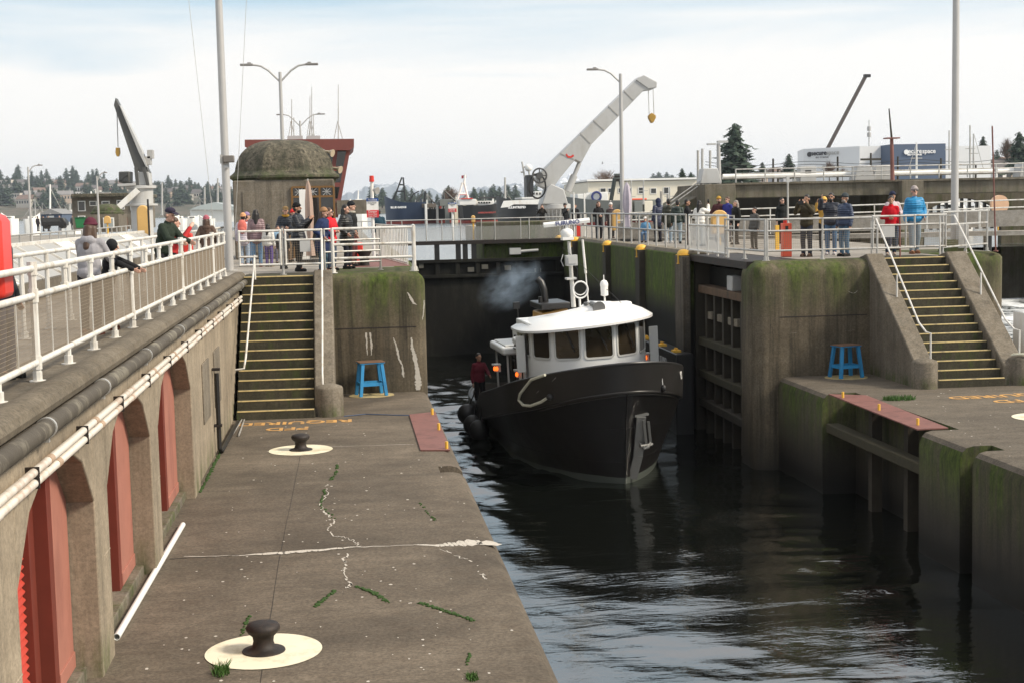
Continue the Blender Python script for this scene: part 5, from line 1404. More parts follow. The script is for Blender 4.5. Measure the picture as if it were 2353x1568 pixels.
o = MB().lathe((0,0,0), prof, 8).build('dome', m_dome, ks, smooth=25)
o.location = (0, 1.65, kz-U); o.rotation_euler = (0,0,R(22.5)); o.scale = (1/math.cos(R(22.5))*.985,)*2+(1,)
xa, xb = PX(672,480,KY).x, PX(768,480,KY).x
zt_, zm_ = PX(720,430,KY).z, PX(720,452,KY).z
fr = MB()
for x in (xa, xa+(xb-xa)*.33, xa+(xb-xa)*.66, xb): fr.box((x-.03,KY-.06,U),(x+.03,KY-.001,zt_))
for z in (zt_, zm_): fr.box((xa,KY-.058,z-.03),(xb,KY-.002,z+.03))
fr.build('door_frame', m_gold, ks, True)
MB().box((xa+.02,KY-.02,U+.02),(xb-.02,KY-.003,zm_-.03)).build('door_glass', m_glass, ks, True)
m_grille = mat('turquoise_grille', (.10,.20,.20), .5)
for i in range(3):
    x0_ = xa+(xb-xa)*.333*i+.04; x1_ = xa+(xb-xa)*.333*(i+1)-.04; cx_, cz_ = (x0_+x1_)/2, (zt_+zm_)/2
    g = MB().box((x0_,KY-.02,zm_+.035),(x1_,KY-.004,zt_-.035)).build('transom', m_glass, ks, True)
    b = MB()
    for k in range(4):
        a = math.pi*k/4; l_ = min((x1_-x0_)/2, .13)*(1.3 if k % 2 else 1)
        b.obox((cx_-l_*math.cos(a),KY-.03,cz_-l_*math.sin(a)),(cx_+l_*math.cos(a),KY-.03,cz_+l_*math.sin(a)),.012,.015)
    b.build('grille', m_pale, g, smooth=0); COL.objects[-1].parent = g
    COL.objects[-1].location = (0,0,0); COL.objects[-1].parent = ks; COL.objects[-1].location = (-kc,-KY,-U)
def megaphone(label, px, py, y):
    p = PX(px, py, y); t = thing('loudspeaker_horn', label, 'loudspeaker', tuple(p))
    MB().cyl((-.14,.08,.03),(-.02,-.02,.0),.035,.05,12).cyl((-.02,-.02,0),(.10,-.10,-.04),.05,.125,14).build('horn', mat('tan_horn', (.46,.38,.27), .5) if 'tan_horn' not in bpy.data.materials else bpy.data.materials['tan_horn'], t, smooth=50)
    MB().cbox((-.2,.16,-.05),(.08,.1,.3)).build('bracket', m_galv, t)
megaphone('tan loudspeaker horn at the upper right of the dome', 757, 350, 46.5); megaphone('grey tan loudspeaker horn at the lower right of the dome', 775, 388, 46.5)
# ---- brown control tower
TY = 78
ct = thing('control_tower', 'brown steel framed control tower behind the dome with antennas on its roof', 'building', (PX(690,500,TY).x, TY, U))
wallp = poly_px([(580,344),(800,344),(772,500),(610,500)], TY, 0)
MB().prism(wallp, 'y', TY, TY+6).build('glazing', m_glass, ct, True)
ra_ = poly_px([(563,322),(813,320),(813,338),(805,346),(575,346),(563,338)], TY-.6, 0)
MB().prism(ra_, 'y', TY-.9, TY+6.5).build('roof', m_brown, ct, True)
b = MB()
for u in (0, .18, .36, .54, .72, .87, 1):
    a, c = (580+220*u, 345), (610+162*u, 500); p, q_ = PX(*a, TY-.1), PX(*c, TY-.1); b.obox(tuple(p), tuple(q_), .26, .2)
for py in (388, 425, 462):
    p, q_ = PX(580+(py-344)*.19, py, TY-.12), PX(800-(py-344)*.18, py, TY-.12); b.obox(tuple(p), tuple(q_), .2, .24)
b.build('steel_frame', m_brown, ct, True)
p = PX(808,472,TY-1); MB().cbox((p.x+.1,TY-.5,p.z-.1),(1.8,2,.75)).build('balcony', m_stone, ct, True)
for px, top, bot, tri in ((777,195,318,10),(716,200,318,8),(712,220,318,8),(670,228,318,8),(675,270,316,0),(720,262,316,0)):
    p, q_ = PX(px,bot+3,TY+1.5), PX(px,top,TY+1.5)
    b = MB().cyl(tuple(p), tuple(q_), .035, .02, 6)
    if tri:
        for s in (-1,1): b.cyl((p.x+s*tri*.024,p.y,p.z),(p.x,p.y,p.z+1.0),.02,n=5)
    b.build('antenna', m_galv, ct, True)
for a, c in ((660,695),(705,735)): p, q_ = PX(a,318,TY+1), PX(c,312,TY+1); MB().box((p.x,TY+1,p.z-.1),(q_.x,TY+1.6,q_.z)).build('roof_unit', m_pale, ct, True)
# ---- umbrellas, white board
def umbrella(label, bx, by, topy, botc, y, m_, k=1):
    p = PX(bx, by, y); z1 = PX(bx, topy, y).z; z0 = PX(bx, botc, y).z
    t = thing('closed_umbrella', label, 'umbrella', (p.x, y, U)); H_ = z1-z0
    MB().cyl((0,0,0),(0,0,z1-U+.05),.022,n=8).build('pole', m_galv, t)
    b = MB(); n = 20; prof = [(.03,1),(.10,.92),(.155,.72),(.17,.5),(.13,.30),(.10,.24),(.16,.10),(.19,0)]
    for r_, u in prof:
        for i in range(n): a = 6.283*i/n; rr = r_*k*(1+.16*math.cos(a*5)); b.v.append((rr*math.cos(a), rr*math.sin(a), z0-U+H_*u))
    for j in range(len(prof)-1):
        for i in range(n): b.f.append((j*n+i, j*n+(i+1)%n, (j+1)*n+(i+1)%n, (j+1)*n+i))
    b.build('canopy', m_, t, smooth=60)
    MB().cyl((0,0,0),(0,0,.08),.28,n=16).build('base', m_black, t)
umbrella('closed pinkish umbrella in front of the kiosk door', 713, 590, 415, 588, 41, m_pinkcanvas, .68)
umbrella('closed lavender umbrella beside the single armed lamp', 1441, 540, 420, 522, 55, m_lavender, .95)
p = PX(702,530,42); t = thing('white_banner_post', 'white upright banner post next to the pinkish umbrella', 'post', (p.x, 42, U)); MB().box((-.15,-.03,0),(.12,.03,PX(702,436,42).z-U)).build('board', m_whitep, t, bevel=.01)
p = PX(808,590,42.5); t = thing('thin_post', 'thin white post in front of the tower balcony', 'post', (p.x,42.5,U)); MB().cyl((0,0,0),(0,0,PX(806,458,42.5).z-U),.03,n=8).build('shaft', m_whitep, t); MB().cyl((0,0,0),(0,0,.02),.08,n=8).build('base_plate', m_galv, t)
m_signblue = mat('sign_blue', (.02,.08,.30), .5); m_signred = mat('sign_red', (.60,.02,.03), .5)
def sign(label, px, topz, y, w, top_y, bot_y, beacon=False):
    p = PX(px, 520, y); t = thing('notice_sign', label, 'sign', (p.x, y, U)); z1, z0 = PX(px,top_y,y).z-U, PX(px,bot_y,y).z-U; hh = z1-z0
    MB().cyl((0,0.03,0),(0,0.03,z1 if not beacon else z1+.5),.05,n=10).build('pole', m_whitep, t)
    bo = MB().box((-w/2,-.04,z0),(w/2,-.01,z1)).build('board', m_whitep, t)
    MB().box((-w/2,-.046,z1-hh*.16),(w/2,-.041,z1)).build('blue_band', m_signblue, t); MB().box((-w/2,-.046,z0),(w/2,-.041,z0+hh*.38)).build('red_band', m_signred, t)
    text('Notice', w*.27, m_whitep, t, (0,-.048,z1-hh*.08), (R(90),0,0)); text('Danger', w*.25, m_whitep, t, (0,-.048,z0+hh*.30), (R(90),0,0))
    text('Keep Hands\nClear', w*.14, m_black, t, (0,-.043,z1-hh*.28), (R(90),0,0)); text('Fence Gate\nKeep Clear', w*.16, m_whitep, t, (0,-.048,z0+hh*.12), (R(90),0,0))
    if beacon:
        MB().cyl((0,0,z1+.5),(0,0,z1+.68),.075,.065,12).build('red_beacon', m_red, t); MB().cyl((.05,-.1,z1+.25),(.16,-.2,z1+.22),.05,.11,12).build('horn', m_galv, t)
sign('blue, white and red notice sign with a red beacon on top', 857, 455, 43.5, .36, 456, 500, True)
sign('notice sign on the far footbridge, smaller looking than the one with a beacon', 1040, 464, GY+.5, .36, 466, 488)
# ---- stools
def stool(label, px, py, rz, h=.78):
    p = atz(px, py, LD); t = thing('work_stool', label, 'stool', (p.x, p.y, LD+.006), R(rz), group='blue stools on the lower decks')
    for sx in (-1,1):
        for sy in (-1,1): MB().obox((sx*.30,sy*.24,0),(sx*.22,sy*.17,h-.04),.075,.075,(0,1,0)).build('leg', m_blue, t, bevel=.006)
    MB().box((-.29,-.22,h-.04),(.29,.22,h-.015)).build('top_frame', m_blue, t, bevel=.004)
    MB().box((-.30,-.23,h-.014),(.30,.23,h+.004)).build('seat', mat('brown_seat', (.15,.085,.05), .7, 0, .3, 8), t, bevel=.004)
    for sy in (-1,1): MB().obox((-.27,sy*.215,.27),(.27,sy*.215,.27),.03,.075).build('brace', m_blue, t)
    for sx in (-1,1): MB().obox((sx*.275,-.215,.27),(sx*.275,.215,.27),.03,.075).build('brace', m_blue, t)
    r_ = random.Random(px); n = 18
    mt_ = MB().add([(p.x+.50*(1+.12*r_.random())*math.cos(6.283*k/n), p.y+.42*(1+.25*r_.random())*math.sin(6.283*k/n), LD+.004) for k in range(n)], [tuple(range(n))]).build('painted_patch', mat('worn_yellow_patch', (.42,.33,.16), .85, 0, .4, 7, dirt=(.16,.13,.09,1)), smooth=0)
    tag(mt_, kind='structure'); return t
s1 = stool('blue painted work stool against the streaked left abutment', 853, 907, 12)
stool('blue painted work stool in the corner beside the right stairs', 1943, 866, 14)
p = atz(856,900,LD); t = thing('cut_log', 'short wooden round under the left blue stool', 'log', (p.x, p.y+.05, LD)); MB().lathe((0,0,0),[(.12,0),(.13,.1),(.12,.3),(.02,.305)],14).build('bark', m_mosswood, t)
# ---- steel plates over the edge recesses, with yellow pegs
def plate(label, pts, pegs, z=LD+.012):
    P3 = [atz(x, y, z) for x, y in pts]; c = sum(P3, Vector())/len(P3)
    t = thing('cover_plate', label, 'plate', (c.x, c.y, z))
    n = len(P3); vs = [(v.x, v.y, z+.014) for v in P3]+[(v.x, v.y, z-.01) for v in P3]
    MB().add(vs, [tuple(range(n-1,-1,-1)), tuple(range(n,2*n))]+[(i,(i+1)%n,n+(i+1)%n,n+i) for i in range(n)]).build('sheet', m_rust, t, True, smooth=0)
    for x, y in pegs:
        v = atz(x, y, z); MB().cyl((v.x,v.y,z+.01),(v.x,v.y,z+.14),.028,n=10).build('peg', m_yellow, t, True)
plate('rusty red cover plate with three yellow pegs on the left lock edge', [(940,952),(1000,946),(1034,1034),(966,1034)], [(993,953),(1008,988),(1026,1031)])
plate('rusty red cover plate with three yellow pegs over the right edge recess', [(1903,905),(1990,908),(2178,983),(2106,986)], [(1936,914),(2019,943),(2108,977)])
rc = thing('recess_timber', 'mossy timber waling inside the recess under the right cover plate', 'beam', (WX+.4, 27, -3.6))
MB().box((WX+.05,24.81,-3.55),(WX+.35,30.1,-3.35)).build('beam', m_mosswood, rc, True, bevel=.02)
for y in (26.3, 28.2): MB().box((WX+.38,y,-6),(WX+.6,y+.2,LD-.1)).build('strut', m_wood, rc, True)
# ---- loose things on the left deck
pa, pc = atz(268,1462,LD+.035), atz(420,1204,LD+.035)
t = thing('plastic_pipe', 'long white plastic pipe lying beside the arched wall', 'pipe', tuple(pa))
b = MB(); d_ = (pc-pa).normalized(); k = 14
u_ = d_.cross(Vector((0,0,1))).normalized(); w_ = d_.cross(u_)
for q_, r_ in ((pa,.036),(pc,.036),(pc,.030),(pa,.030)):
    for i in range(k): a = 6.283*i/k; b.v.append(tuple(q_+u_*r_*math.cos(a)+w_*r_*math.sin(a)))
for j in range(4):
    for i in range(k): b.f.append((j*k+i, j*k+(i+1)%k, ((j+1)%4)*k+(i+1)%k, ((j+1)%4)*k+i))
b.build('tube', m_pvc, t, True, smooth=50)
for x0_, y0_, x1_, y1_ in ((556,962,535,995),(562,960,548,1000)):
    a, c = atz(x0_,y0_,LD+.02), atz(x1_,y1_,LD+.02); t = thing('metal_rod', 'thin metal rod lying at the foot of the left stairs' if x0_ == 556 else 'second thin metal rod, nearer the lettering at the left stairs', 'rod', tuple(a)); MB().cyl(tuple(a), tuple(c), .016, n=6).build('rod', m_galv, t, True)
a = [atz(x, y, LD+.012) for x, y in ((790,955),(840,950),(900,952),(945,953),(985,949))]
tag(MB().tube(a, .010, 5).build('rope', mat('blue_rope', (.06,.09,.16), .8)), 'thin blue rope lying across to the left cover plate', 'rope')
# ---- red cabinet at the picture edge, orange posts, life rings
t = thing('lifesaving_cabinet', 'bright red rounded cabinet at the picture edge behind the near railing', 'cabinet', (-3.05, 12.3, U))
b = MB(); pr = [(-.27,.78)]+[(-.27,1.42)]+[(-.27+.54*i/10, 1.42+.10*math.sin(math.pi*i/10)**.6) for i in range(1,10)]+[(.25,1.42),(.25,.78)]
b.prism(pr, 'y', -.18, .22).build('case', m_red, t, bevel=.05, smooth=40); MB().box((-.05,-.05,0),(.05,.05,.78)).build('post', m_galv, t)
def ring_board(label, px, top, bot, y, wpx, th=.22, m_=None):
    p = PX(px, bot, y); k = y/3267; w_ = wpx*k; h_ = (bot-top)*k; z0 = p.z
    t = thing('life_ring_board', label, 'life ring', (p.x, y, U))
    n = 12; pr = [(-w_/2,z0-U),(w_/2,z0-U)]+[(w_/2*math.cos(math.pi*i/n), z0-U+h_-w_*.55+w_*.55*math.sin(math.pi*i/n)) for i in range(n+1)]
    MB().prism(pr, 'y', -th/2, th/2).build('board', m_ or m_tan, t, bevel=.03, smooth=40)
    MB().cyl((0,.0,0),(0,.0,z0-U+.02),.04,n=8).build('post', m_yellow, t)
ring_board('tan life ring board in front of the man in the mustard beanie', 1653, 482, 538, 47, 40)
ring_board('tan life ring board beside the woman in the white knitted hat', 1418, 481, 530, 56.5, 24)
ring_board('tall tan life ring board left of the man in the cap', 331, 474, 540, 46, 26, .3)
ring_board('small tan life ring board in front of the black ship with white letters', 1087, 495, 512, GY+1.6, 9)
ring_board('small tan life ring board by the far left kiosk', 247, 497, 514, 80, 15)
t = thing('life_ring_disc', 'round peach life ring cover on the spillway footbridge', 'life ring', tuple(PX(2296,470,53)))
MB().cyl((0,-.05,0),(0,.1,0),.36,n=32).build('disc', mat('peach_plastic', (.66,.42,.27), .6), t); MB().cyl((0,.12,-1.0),(0,.12,.1),.03,n=8).build('post', m_yellow, t)
t = thing('orange_post', 'bright orange square post with a small red lamp at the corner of the right platform', 'post', tuple(atz(1806,590,U)))
MB().box((-.115,-.115,0),(.115,.115,.87)).build('case', m_orange, t, bevel=.01); MB().cyl((-.03,0,.87),(-.03,0,1.0),.05,n=10).build('lamp', m_red, t); MB().box((-.06,-.118,.70),(.02,-.114,.80)).build('marking', m_black, t)
for lab, px, py, y, hh in (('red fire hydrant cabinet among the visitors by the white posts',1328,532,62,.7),('red slab shaped cabinet beside the man in the navy cap',432,560,30.5,1.05),('red extinguisher behind the couple in black on the left platform',826,606,38,.6)):
    p = PX(px, py, y); t = thing('red_cabinet', lab, 'cabinet', (p.x, y, U)); MB().box((-.10,-.08,.05),(.10,.08,hh)).build('case', m_red, t, bevel=.03); MB().box((-.03,-.03,0),(.03,.03,.06)).build('foot', m_black, t)
p = atz(838,612,U); t = thing('mooring_bollard', 'black iron bollard behind the heavy white railing', 'bollard', (p.x,p.y+.3,U)); MB().lathe((0,0,0),[(.13,0),(.12,.1),(.13,.25),(.19,.36),(.19,.40),(.02,.41)],20).build('post', m_iron, t, smooth=60)
for px, y in ((1382,61),(1388,64.5)): 
    p = PX(px,540,y); t = thing('white_post', 'white slender post left of the crane visitors' if px==1382 else 'second white slender post just right of the first', 'post', (p.x-1.2 if px==1382 else p.x-.9,y,U)); MB().cyl((0,0,0),(0,0,2.0),.035,n=8).build('shaft', m_whitep, t); MB().cyl((0,0,0),(0,0,.03),.09,n=8).build('base_plate', m_galv, t)
for px, lab in ((1785,'yellow bar post left of the orange post'),(1434,'yellow base post under the single armed lamp')):
    p = atz(px, 577 if px==1785 else 552, U); t = thing('yellow_post', lab, 'post', tuple(p)); MB().box((-.05,-.05,0),(.05,.05,.75 if px==1785 else .35)).build('bar', m_yellow, t); MB().box((-.1,-.1,0),(.1,.1,.02)).build('base_plate', m_yellow, t)
p, q_ = atz(2287,578,U), PX(2279,290,35.8)
t = thing('rusty_pole', 'thin rusty pole at the far right corner of the right platform', 'pole', tuple(p)); MB().cyl((0,0,0),(q_.x-p.x,q_.y-p.y,q_.z-p.z),.022,n=8).build('shaft', m_rust, t); MB().cyl((0,0,0),(0,0,.03),.07,n=8).build('base_plate', m_rust, t)
p = PX(1810,560,44); t = thing('thin_pole', 'thin grey pole behind the woman in sunglasses', 'pole', (p.x,44,U)); MB().cyl((0,0,0),(0,0,PX(1808,412,44).z-U),.03,n=8).build('shaft', m_galv, t); MB().cbox((0,0,PX(1808,412,44).z-U),(.1,.06,.2)).build('head', m_pale, t)
# white cabinet and rope at the right stair foot
t = thing('hose_cabinet', 'white slanted cabinet beside the right balustrade with a hose loop', 'cabinet', (15.9, 31.6, LD))
MB().prism([(-.28,0),(.28,0),(.28,1.25),(-.28,1.55)], 'y', -.3, .3).build('case', m_whitep, t, bevel=.02)
MB().tube([(.3+.42*math.cos(a),-.2,1.15+.5*math.sin(a)) for a in [2*math.pi*i/22 for i in range(22)]], .02, 6, closed=True).tube([(.62+.4*math.cos(a),-.25,1.05+.55*math.sin(a)) for a in [2*math.pi*i/22 for i in range(22)]], .02, 6, closed=True).build('hose', m_black, t)
tag(MB().tube([(14.95+.16*math.cos(a*1.9)+.02*a, 30.3+.10*math.sin(a*1.7), LD+.70+.015*math.sin(a*3)) for a in [i*.45 for i in range(26)]], .014, 5).build('rope', m_rope), 'coil of pale rope on the right pedestal', 'rope')
# ---- the big grey crane
CY_ = 85
gcr = thing('dock_crane', 'big light grey crane with its boom raised to the right and a gold hook block', 'crane', tuple(PX(1270,520,CY_)))
boom = poly_px([(1234,427),(1228,408),(1462,180),(1474,176),(1503,192),(1503,203),(1496,207),(1474,210),(1355,333),(1332,375),(1318,368),(1285,408),(1262,440)], CY_, 0)
MB().prism(boom, 'y', CY_-.55, CY_+.55).build('boom', m_pale, gcr, True, bevel=.04)
b = MB()
for a, c in (((1285,352),(1318,366)),((1332,306),(1356,330)),((1362,276),(1388,300)),((1396,243),(1420,266)),((1432,208),(1455,231))):
    p, q_ = PX(*a,CY_-.56), PX(*c,CY_-.56); b.obox(tuple(p), tuple(q_), .03, .05)
b.build('seam', mat('seam_grey', (.34,.33,.31), .6), gcr, True)
MB().prism(poly_px([(1456,186),(1474,175),(1504,191),(1503,204),(1484,206)], CY_, 0), 'y', CY_-.62, CY_+.62).build('boom_head', m_pale, gcr, True, bevel=.03)
p = PX(1306,360,CY_-.57); MB().prism(poly_px([(1298,354),(1302,360),(1308,360),(1313,356),(1315,360),(1309,364),(1301,364),(1296,358)], CY_, 0), 'y', CY_-.58, CY_-.545).build('red_mark', m_red, gcr, True)
col_ = poly_px([(1240,470),(1252,432),(1262,424),(1290,436),(1300,470)], CY_, 0)
MB().prism(col_, 'y', CY_-.9, CY_+.9).build('slew_column', m_pale, gcr, True, bevel=.05)
pb_, pt_ = PX(1273,530,CY_), PX(1273,472,CY_); k = CY_/3267
MB().lathe((pt_.x,CY_,pb_.z-2), [(24*k,0),(24*k,2.6),(26*k,2.9),(33*k,pt_.z-pb_.z+1.7),(38*k,pt_.z-pb_.z+1.8),(38*k,pt_.z-pb_.z+2.05),(30*k,pt_.z-pb_.z+2.1)], 24).build('pedestal', m_pale, gcr, True, smooth=35)
b = MB()
for i in range(24):
    a = 6.283*i/24; c = Vector((math.cos(a), math.sin(a), 0)); o_ = Vector((pt_.x,CY_,0))
    b.obox(tuple(o_+c*25*k+Vector((0,0,pt_.z-1.2))), tuple(o_+c*34*k+Vector((0,0,pt_.z-.25))), .05, .12)
b.build('pedestal_ribs', m_pale, gcr, True)
p, q_ = PX(1331,374,CY_), PX(1304,440,CY_); m_ = p.lerp(q_, .45)
MB().cyl(tuple(p), tuple(m_), .13, n=10).cyl(tuple(m_), tuple(q_), .22, n=12).build('hydraulic_ram', m_pale, gcr, True)
p = PX(1239,404,CY_-.7); MB().tube([(p.x+.42*math.cos(a),CY_-.75,p.z+.42*math.sin(a)) for a in [6.283*i/20 for i in range(20)]], .05, 6, closed=True).cyl((p.x,CY_-.85,p.z),(p.x,CY_-.4,p.z),.20,n=16).cyl((p.x-.42,CY_-.75,p.z),(p.x+.42,CY_-.75,p.z),.035,n=6).cyl((p.x,CY_-.75,p.z-.42),(p.x,CY_-.75,p.z+.42),.035,n=6).build('winch_drum', mat('dark_winch', (.09,.09,.09), .5, .3), gcr, True)
p = PX(1236,428,CY_-.7); MB().tube([(p.x-.05+.50*math.cos(a),CY_-.7,p.z+.72*math.sin(a)) for a in [6.283*i/20 for i in range(20)]], .05, 6, closed=True).build('hose_loop', m_black, gcr, True)
MB().cyl(tuple(PX(1240,398,CY_)), tuple(PX(1338,306,CY_)), .03, n=5).cyl(tuple(PX(1338,306,CY_)), tuple(PX(1465,180,CY_)), .03, n=5).build('cable', m_galv, gcr, True)
MB().cyl(tuple(PX(1489,206,CY_)), tuple(PX(1491,264,CY_)), .022, n=5).build('hoist_cable', m_galv, gcr, True); MB().cyl(tuple(PX(1500,206,CY_)), tuple(PX(1502,264,CY_)), .022, n=5).build('hoist_cable', m_galv, gcr, True)
m_goldb = mat('gold_hook_paint', (.42,.25,.05), .5, .2, .2, 6)
hb_ = MB().prism(poly_px([(1489,266),(1496,260),(1505,266),(1505,272),(1499,283),(1495,283),(1489,272)], CY_, 0), 'y', CY_-.2, CY_+.2).build('hook_block', m_goldb, gcr, True, bevel=.03)
p = PX(1497,289,CY_); MB().tube([(p.x,CY_,p.z+.15),(p.x,CY_,p.z+.05),(p.x+.09,CY_,p.z-.02),(p.x+.05,CY_,p.z-.13),(p.x-.06,CY_,p.z-.10)], .04, 6).build('hook', m_iron, hb_, True)
COL.objects[-1].parent = gcr
# ---- the darker crane at left
DY = 98
dc = thing('dock_crane', 'dark grey crane at left with operator cab and raised boom', 'crane', tuple(PX(330,520,DY)))
MB().prism(poly_px([(264,243),(268,226),(275,240),(322,352),(340,386),(346,398),(330,402),(312,388),(308,375)], DY, 0), 'y', DY-.5, DY+.5).build('boom', m_crane2, dc, True, bevel=.03)
MB().prism(poly_px([(277,243),(280,246),(328,346),(342,386),(338,384),(322,352)], DY, 0), 'y', DY-.62, DY+.3).build('boom_lit_edge', m_pale, dc, True)  # pale strip paints the sunlit side of the boom
k = DY/3267; p = PX(328,532,DY)
def zpx(px, py): return PX(px, py, DY).z
MB().lathe((p.x,DY,U), [(24*k,0),(24*k,zpx(330,470)-U),(26*k,zpx(330,468)-U),(27*k,zpx(330,435)-U),(34*k,zpx(330,433)-U),(34*k,zpx(330,427)-U),(20*k,zpx(330,426)-U)], 22).build('pedestal', m_pale, dc, True, smooth=35)
MB().lathe((p.x,DY,U), [(24.5*k,zpx(330,474)-U),(36*k,zpx(330,473)-U),(36*k,zpx(330,469)-U),(24.5*k,zpx(330,468)-U)], 22).build('platform', m_pale, dc, True)
MB().prism(poly_px([(316,426),(318,396),(345,396),(347,426)], DY, 0), 'y', DY-.7, DY+.7).build('slew_column', m_pale, dc, True, bevel=.03)
for a, c in (((312,385),(316,426)),((330,385),(340,426))): MB().obox(tuple(PX(*a,DY-.75)), tuple(PX(*c,DY-.75)), .2, .2).build('strut', m_crane2, dc, True)
c_ = MB().prism(poly_px([(279,396),(303,395),(303,421),(279,421)], DY, 0), 'y', DY-1.2, DY+.5).build('cab', m_crane2, dc, True, bevel=.05)
MB().prism(poly_px([(282,399),(300,398),(300,417),(282,418)], DY, 0), 'y', DY-1.24, DY-1.19).build('cab_window', m_glass, dc, True)
MB().prism(poly_px([(276,424),(316,422),(316,427),(276,429)], DY, 0), 'y', DY-1.2, DY+.5).build('cab_platform', m_pale, dc, True)
MB().obox(tuple(PX(274,476,DY-1)), tuple(PX(317,437,DY-1)), .38, .38).build('brace', m_whitep, dc, True)
MB().cyl(tuple(PX(268,240,DY)), tuple(PX(271,338,DY)), .035, n=5).build('hoist_cable', m_pale, dc, True)
MB().prism(poly_px([(267,340),(275,340),(276,352),(273,360),(269,360),(266,352)], DY, 0), 'y', DY-.2, DY+.2).build('hook_block', m_goldb, dc, True)
b = MB()
for px, py in ((346,355),(341,370)): p = PX(px, py, DY); b.cbox((p.x,DY,p.z),(.35,.9,.55))
b.build('winch', m_galv, dc, True)
t = thing('thin_post', 'thin black post by the tall tan life ring board', 'post', (PX(343,540,45.5).x,45.5,U)); MB().cyl((0,0,0),(0,0,PX(342,458,45.5).z-U),.03,n=8).build('shaft', m_black, t); MB().cyl((0,0,0),(0,0,.1),.09,n=8).build('foot', m_black, t)
# ================================================================== THE BACKGROUND
def BX_(px0, px1, py0, py1, y): a, c = PX(px0, py1, y), PX(px1, py0, y); return a.x, c.x, a.z, c.z
def slab(name, label, cat, px0, px1, py0, py1, y, d, m_, group=None, down=0):
    """a solid with its front face at distance y and real depth d; returns the thing"""
    x0_, x1_, z0, z1 = BX_(px0, px1, py0, py1, y)
    t = thing(name, label, cat, ((x0_+x1_)/2, y, z0-down), group=group)
    MB().box((x0_,y,z0-down),(x1_,y+d,z1)).build('wall', m_, t, True)
    return t
def windows(t, cells, y, m_=None, frame=True):
    for px0, px1, py0, py1 in cells:
        x0_, x1_, z0, z1 = BX_(px0, px1, py0, py1, y)
        w_ = MB().box((x0_,y-.10,z0),(x1_,y-.002,z1)).build('window', m_whitep if frame else m_glass, t, True)
        if frame:
            e = (x1_-x0_)*.1; g = MB().box((x0_+e,y-.12,z0+e),(x1_-e,y-.101,z1-e)).build('pane', m_ or m_glass, t, True)
m_wht = mat('white_building', (.78,.77,.74), .7, 0, .05, .3); m_crm = mat('cream_building', (.72,.66,.54), .7, 0, .06, .3)
m_bluebld = mat('slate_blue_cladding', (.075,.105,.165), .6, 0, .06, .5); m_greyb = mat('grey_hull', (.17,.18,.17), .6, 0, .12, .4)
m_navyhull = mat('navy_hull', (.018,.035,.075), .5, 0, .2, .4); m_blkhull = mat('black_hull', (.02,.021,.023), .5, 0, .25, .4); m_boot = mat('red_boot_topping', (.24,.035,.025), .6, 0, .2, .6)
m_roofg = mat('grey_roof', (.22,.22,.22), .8, 0, .15, .3); m_brick = mat('brick_building', (.24,.085,.06), .8, 0, .2, .4)
# corrugated white cladding
q = NT('corrugated_cladding'); wv = q.n('TexWave', Scale=3.2); wv.wave_type = 'BANDS'; wv.bands_direction = 'X'; q.l(q.P(), wv.inputs['Vector'])
q.l(q.mix(q.noise(.12, scale=(1,1,.2), det=6), (.70,.71,.73,1), (.84,.84,.84,1)), q.b.inputs['Base Color']); q.b.inputs['Roughness'].default_value = .6; q.bump(wv.outputs['Fac'], .5, .1); m_corr = q.m

# ---- dam and its bridge on the right
DM = 66.0
dam = thing('spillway_bridge', 'concrete spillway bridge with white pipes on top crossing behind the right platform', 'bridge', tuple(PX(2000,450,DM)))
x0_, x1_ = PX(1680,430,DM).x, PX(2500,410,DM).x
zt_, zb_ = PX(2000,419,DM).z, PX(2000,449,DM).z
MB().box((x0_,DM,zb_),(x1_,DM+6,zt_)).build('beam', m_dam, dam, True, bevel=.03)
MB().box((x0_,DM-.15,zt_+.001),(x1_,DM+6,zt_+.10)).build('deck_edge', m_dam, dam, True)
for a, c in ((1612,1683),(2062,2112),(2560,2600)):
    xa, xc = PX(a,450,DM).x, PX(c,450,DM).x; MB().box((xa,DM-.5,-6),(xc,DM+5,zt_+.05)).build('pier', m_dam, dam, True, bevel=.04)
MB().box((x0_,DM+7.0,-6),(PX(2112,450,DM+7).x,DM+7.4,zb_+.3)).build('back_wall', m_gatewood, dam, True)
ar = [(PX(2112,450,DM+7).x,zb_+.3),(PX(2112,450,DM+7).x,-6)]+[(PX(2122,450,DM+7).x,-6),(PX(2124,478,DM+7).x,PX(2124,486,DM+7).z)]
xl, xr = PX(2124,478,DM+7).x, PX(2300,478,DM+7).x; zc = PX(2124,486,DM+7).z; hh = PX(2210,456,DM+7).z-zc
ar += [(xl+(xr-xl)*i/10, zc+hh*math.sin(math.pi*i/10)) for i in range(1,10)]+[(xr,zc),(xr,-6),(xr+14,-6),(xr+14,zb_+.3)]
MB().prism(ar, 'y', DM+7, DM+7.4).build('arched_wall', m_dam, dam, True)
for i in range(9):
    x = xl+(xr-xl)*(i+1)/10; MB().box((x-.06,DM+7.1,zc-1),(x+.06,DM+7.3,zc+hh*math.sin(math.pi*(i+1)/10))).build('arch_post', m_black, dam, True)
def far_rail(label, px0, py0, px1, py1, y, h, step, z=None):
    a, c = PX(px0, py0, y), PX(px1, py1, y)
    return railing(label, (a.x,y,a.z), (c.x,y,c.z), h, step, (h,h*.66,h*.33), mat_=m_galv, r=.03, pr=.035, base=False)
far_rail('weathered three bar railing along the top of the spillway bridge', 1690, 420, 2352, 405, DM+.1, .62, 1.5)
zr = zt_+.1
pt = thing('white_pipe', 'fat white pipe running along the spillway bridge behind its railing', 'pipe', (PX(2000,410,DM+1).x, DM+1, zr))
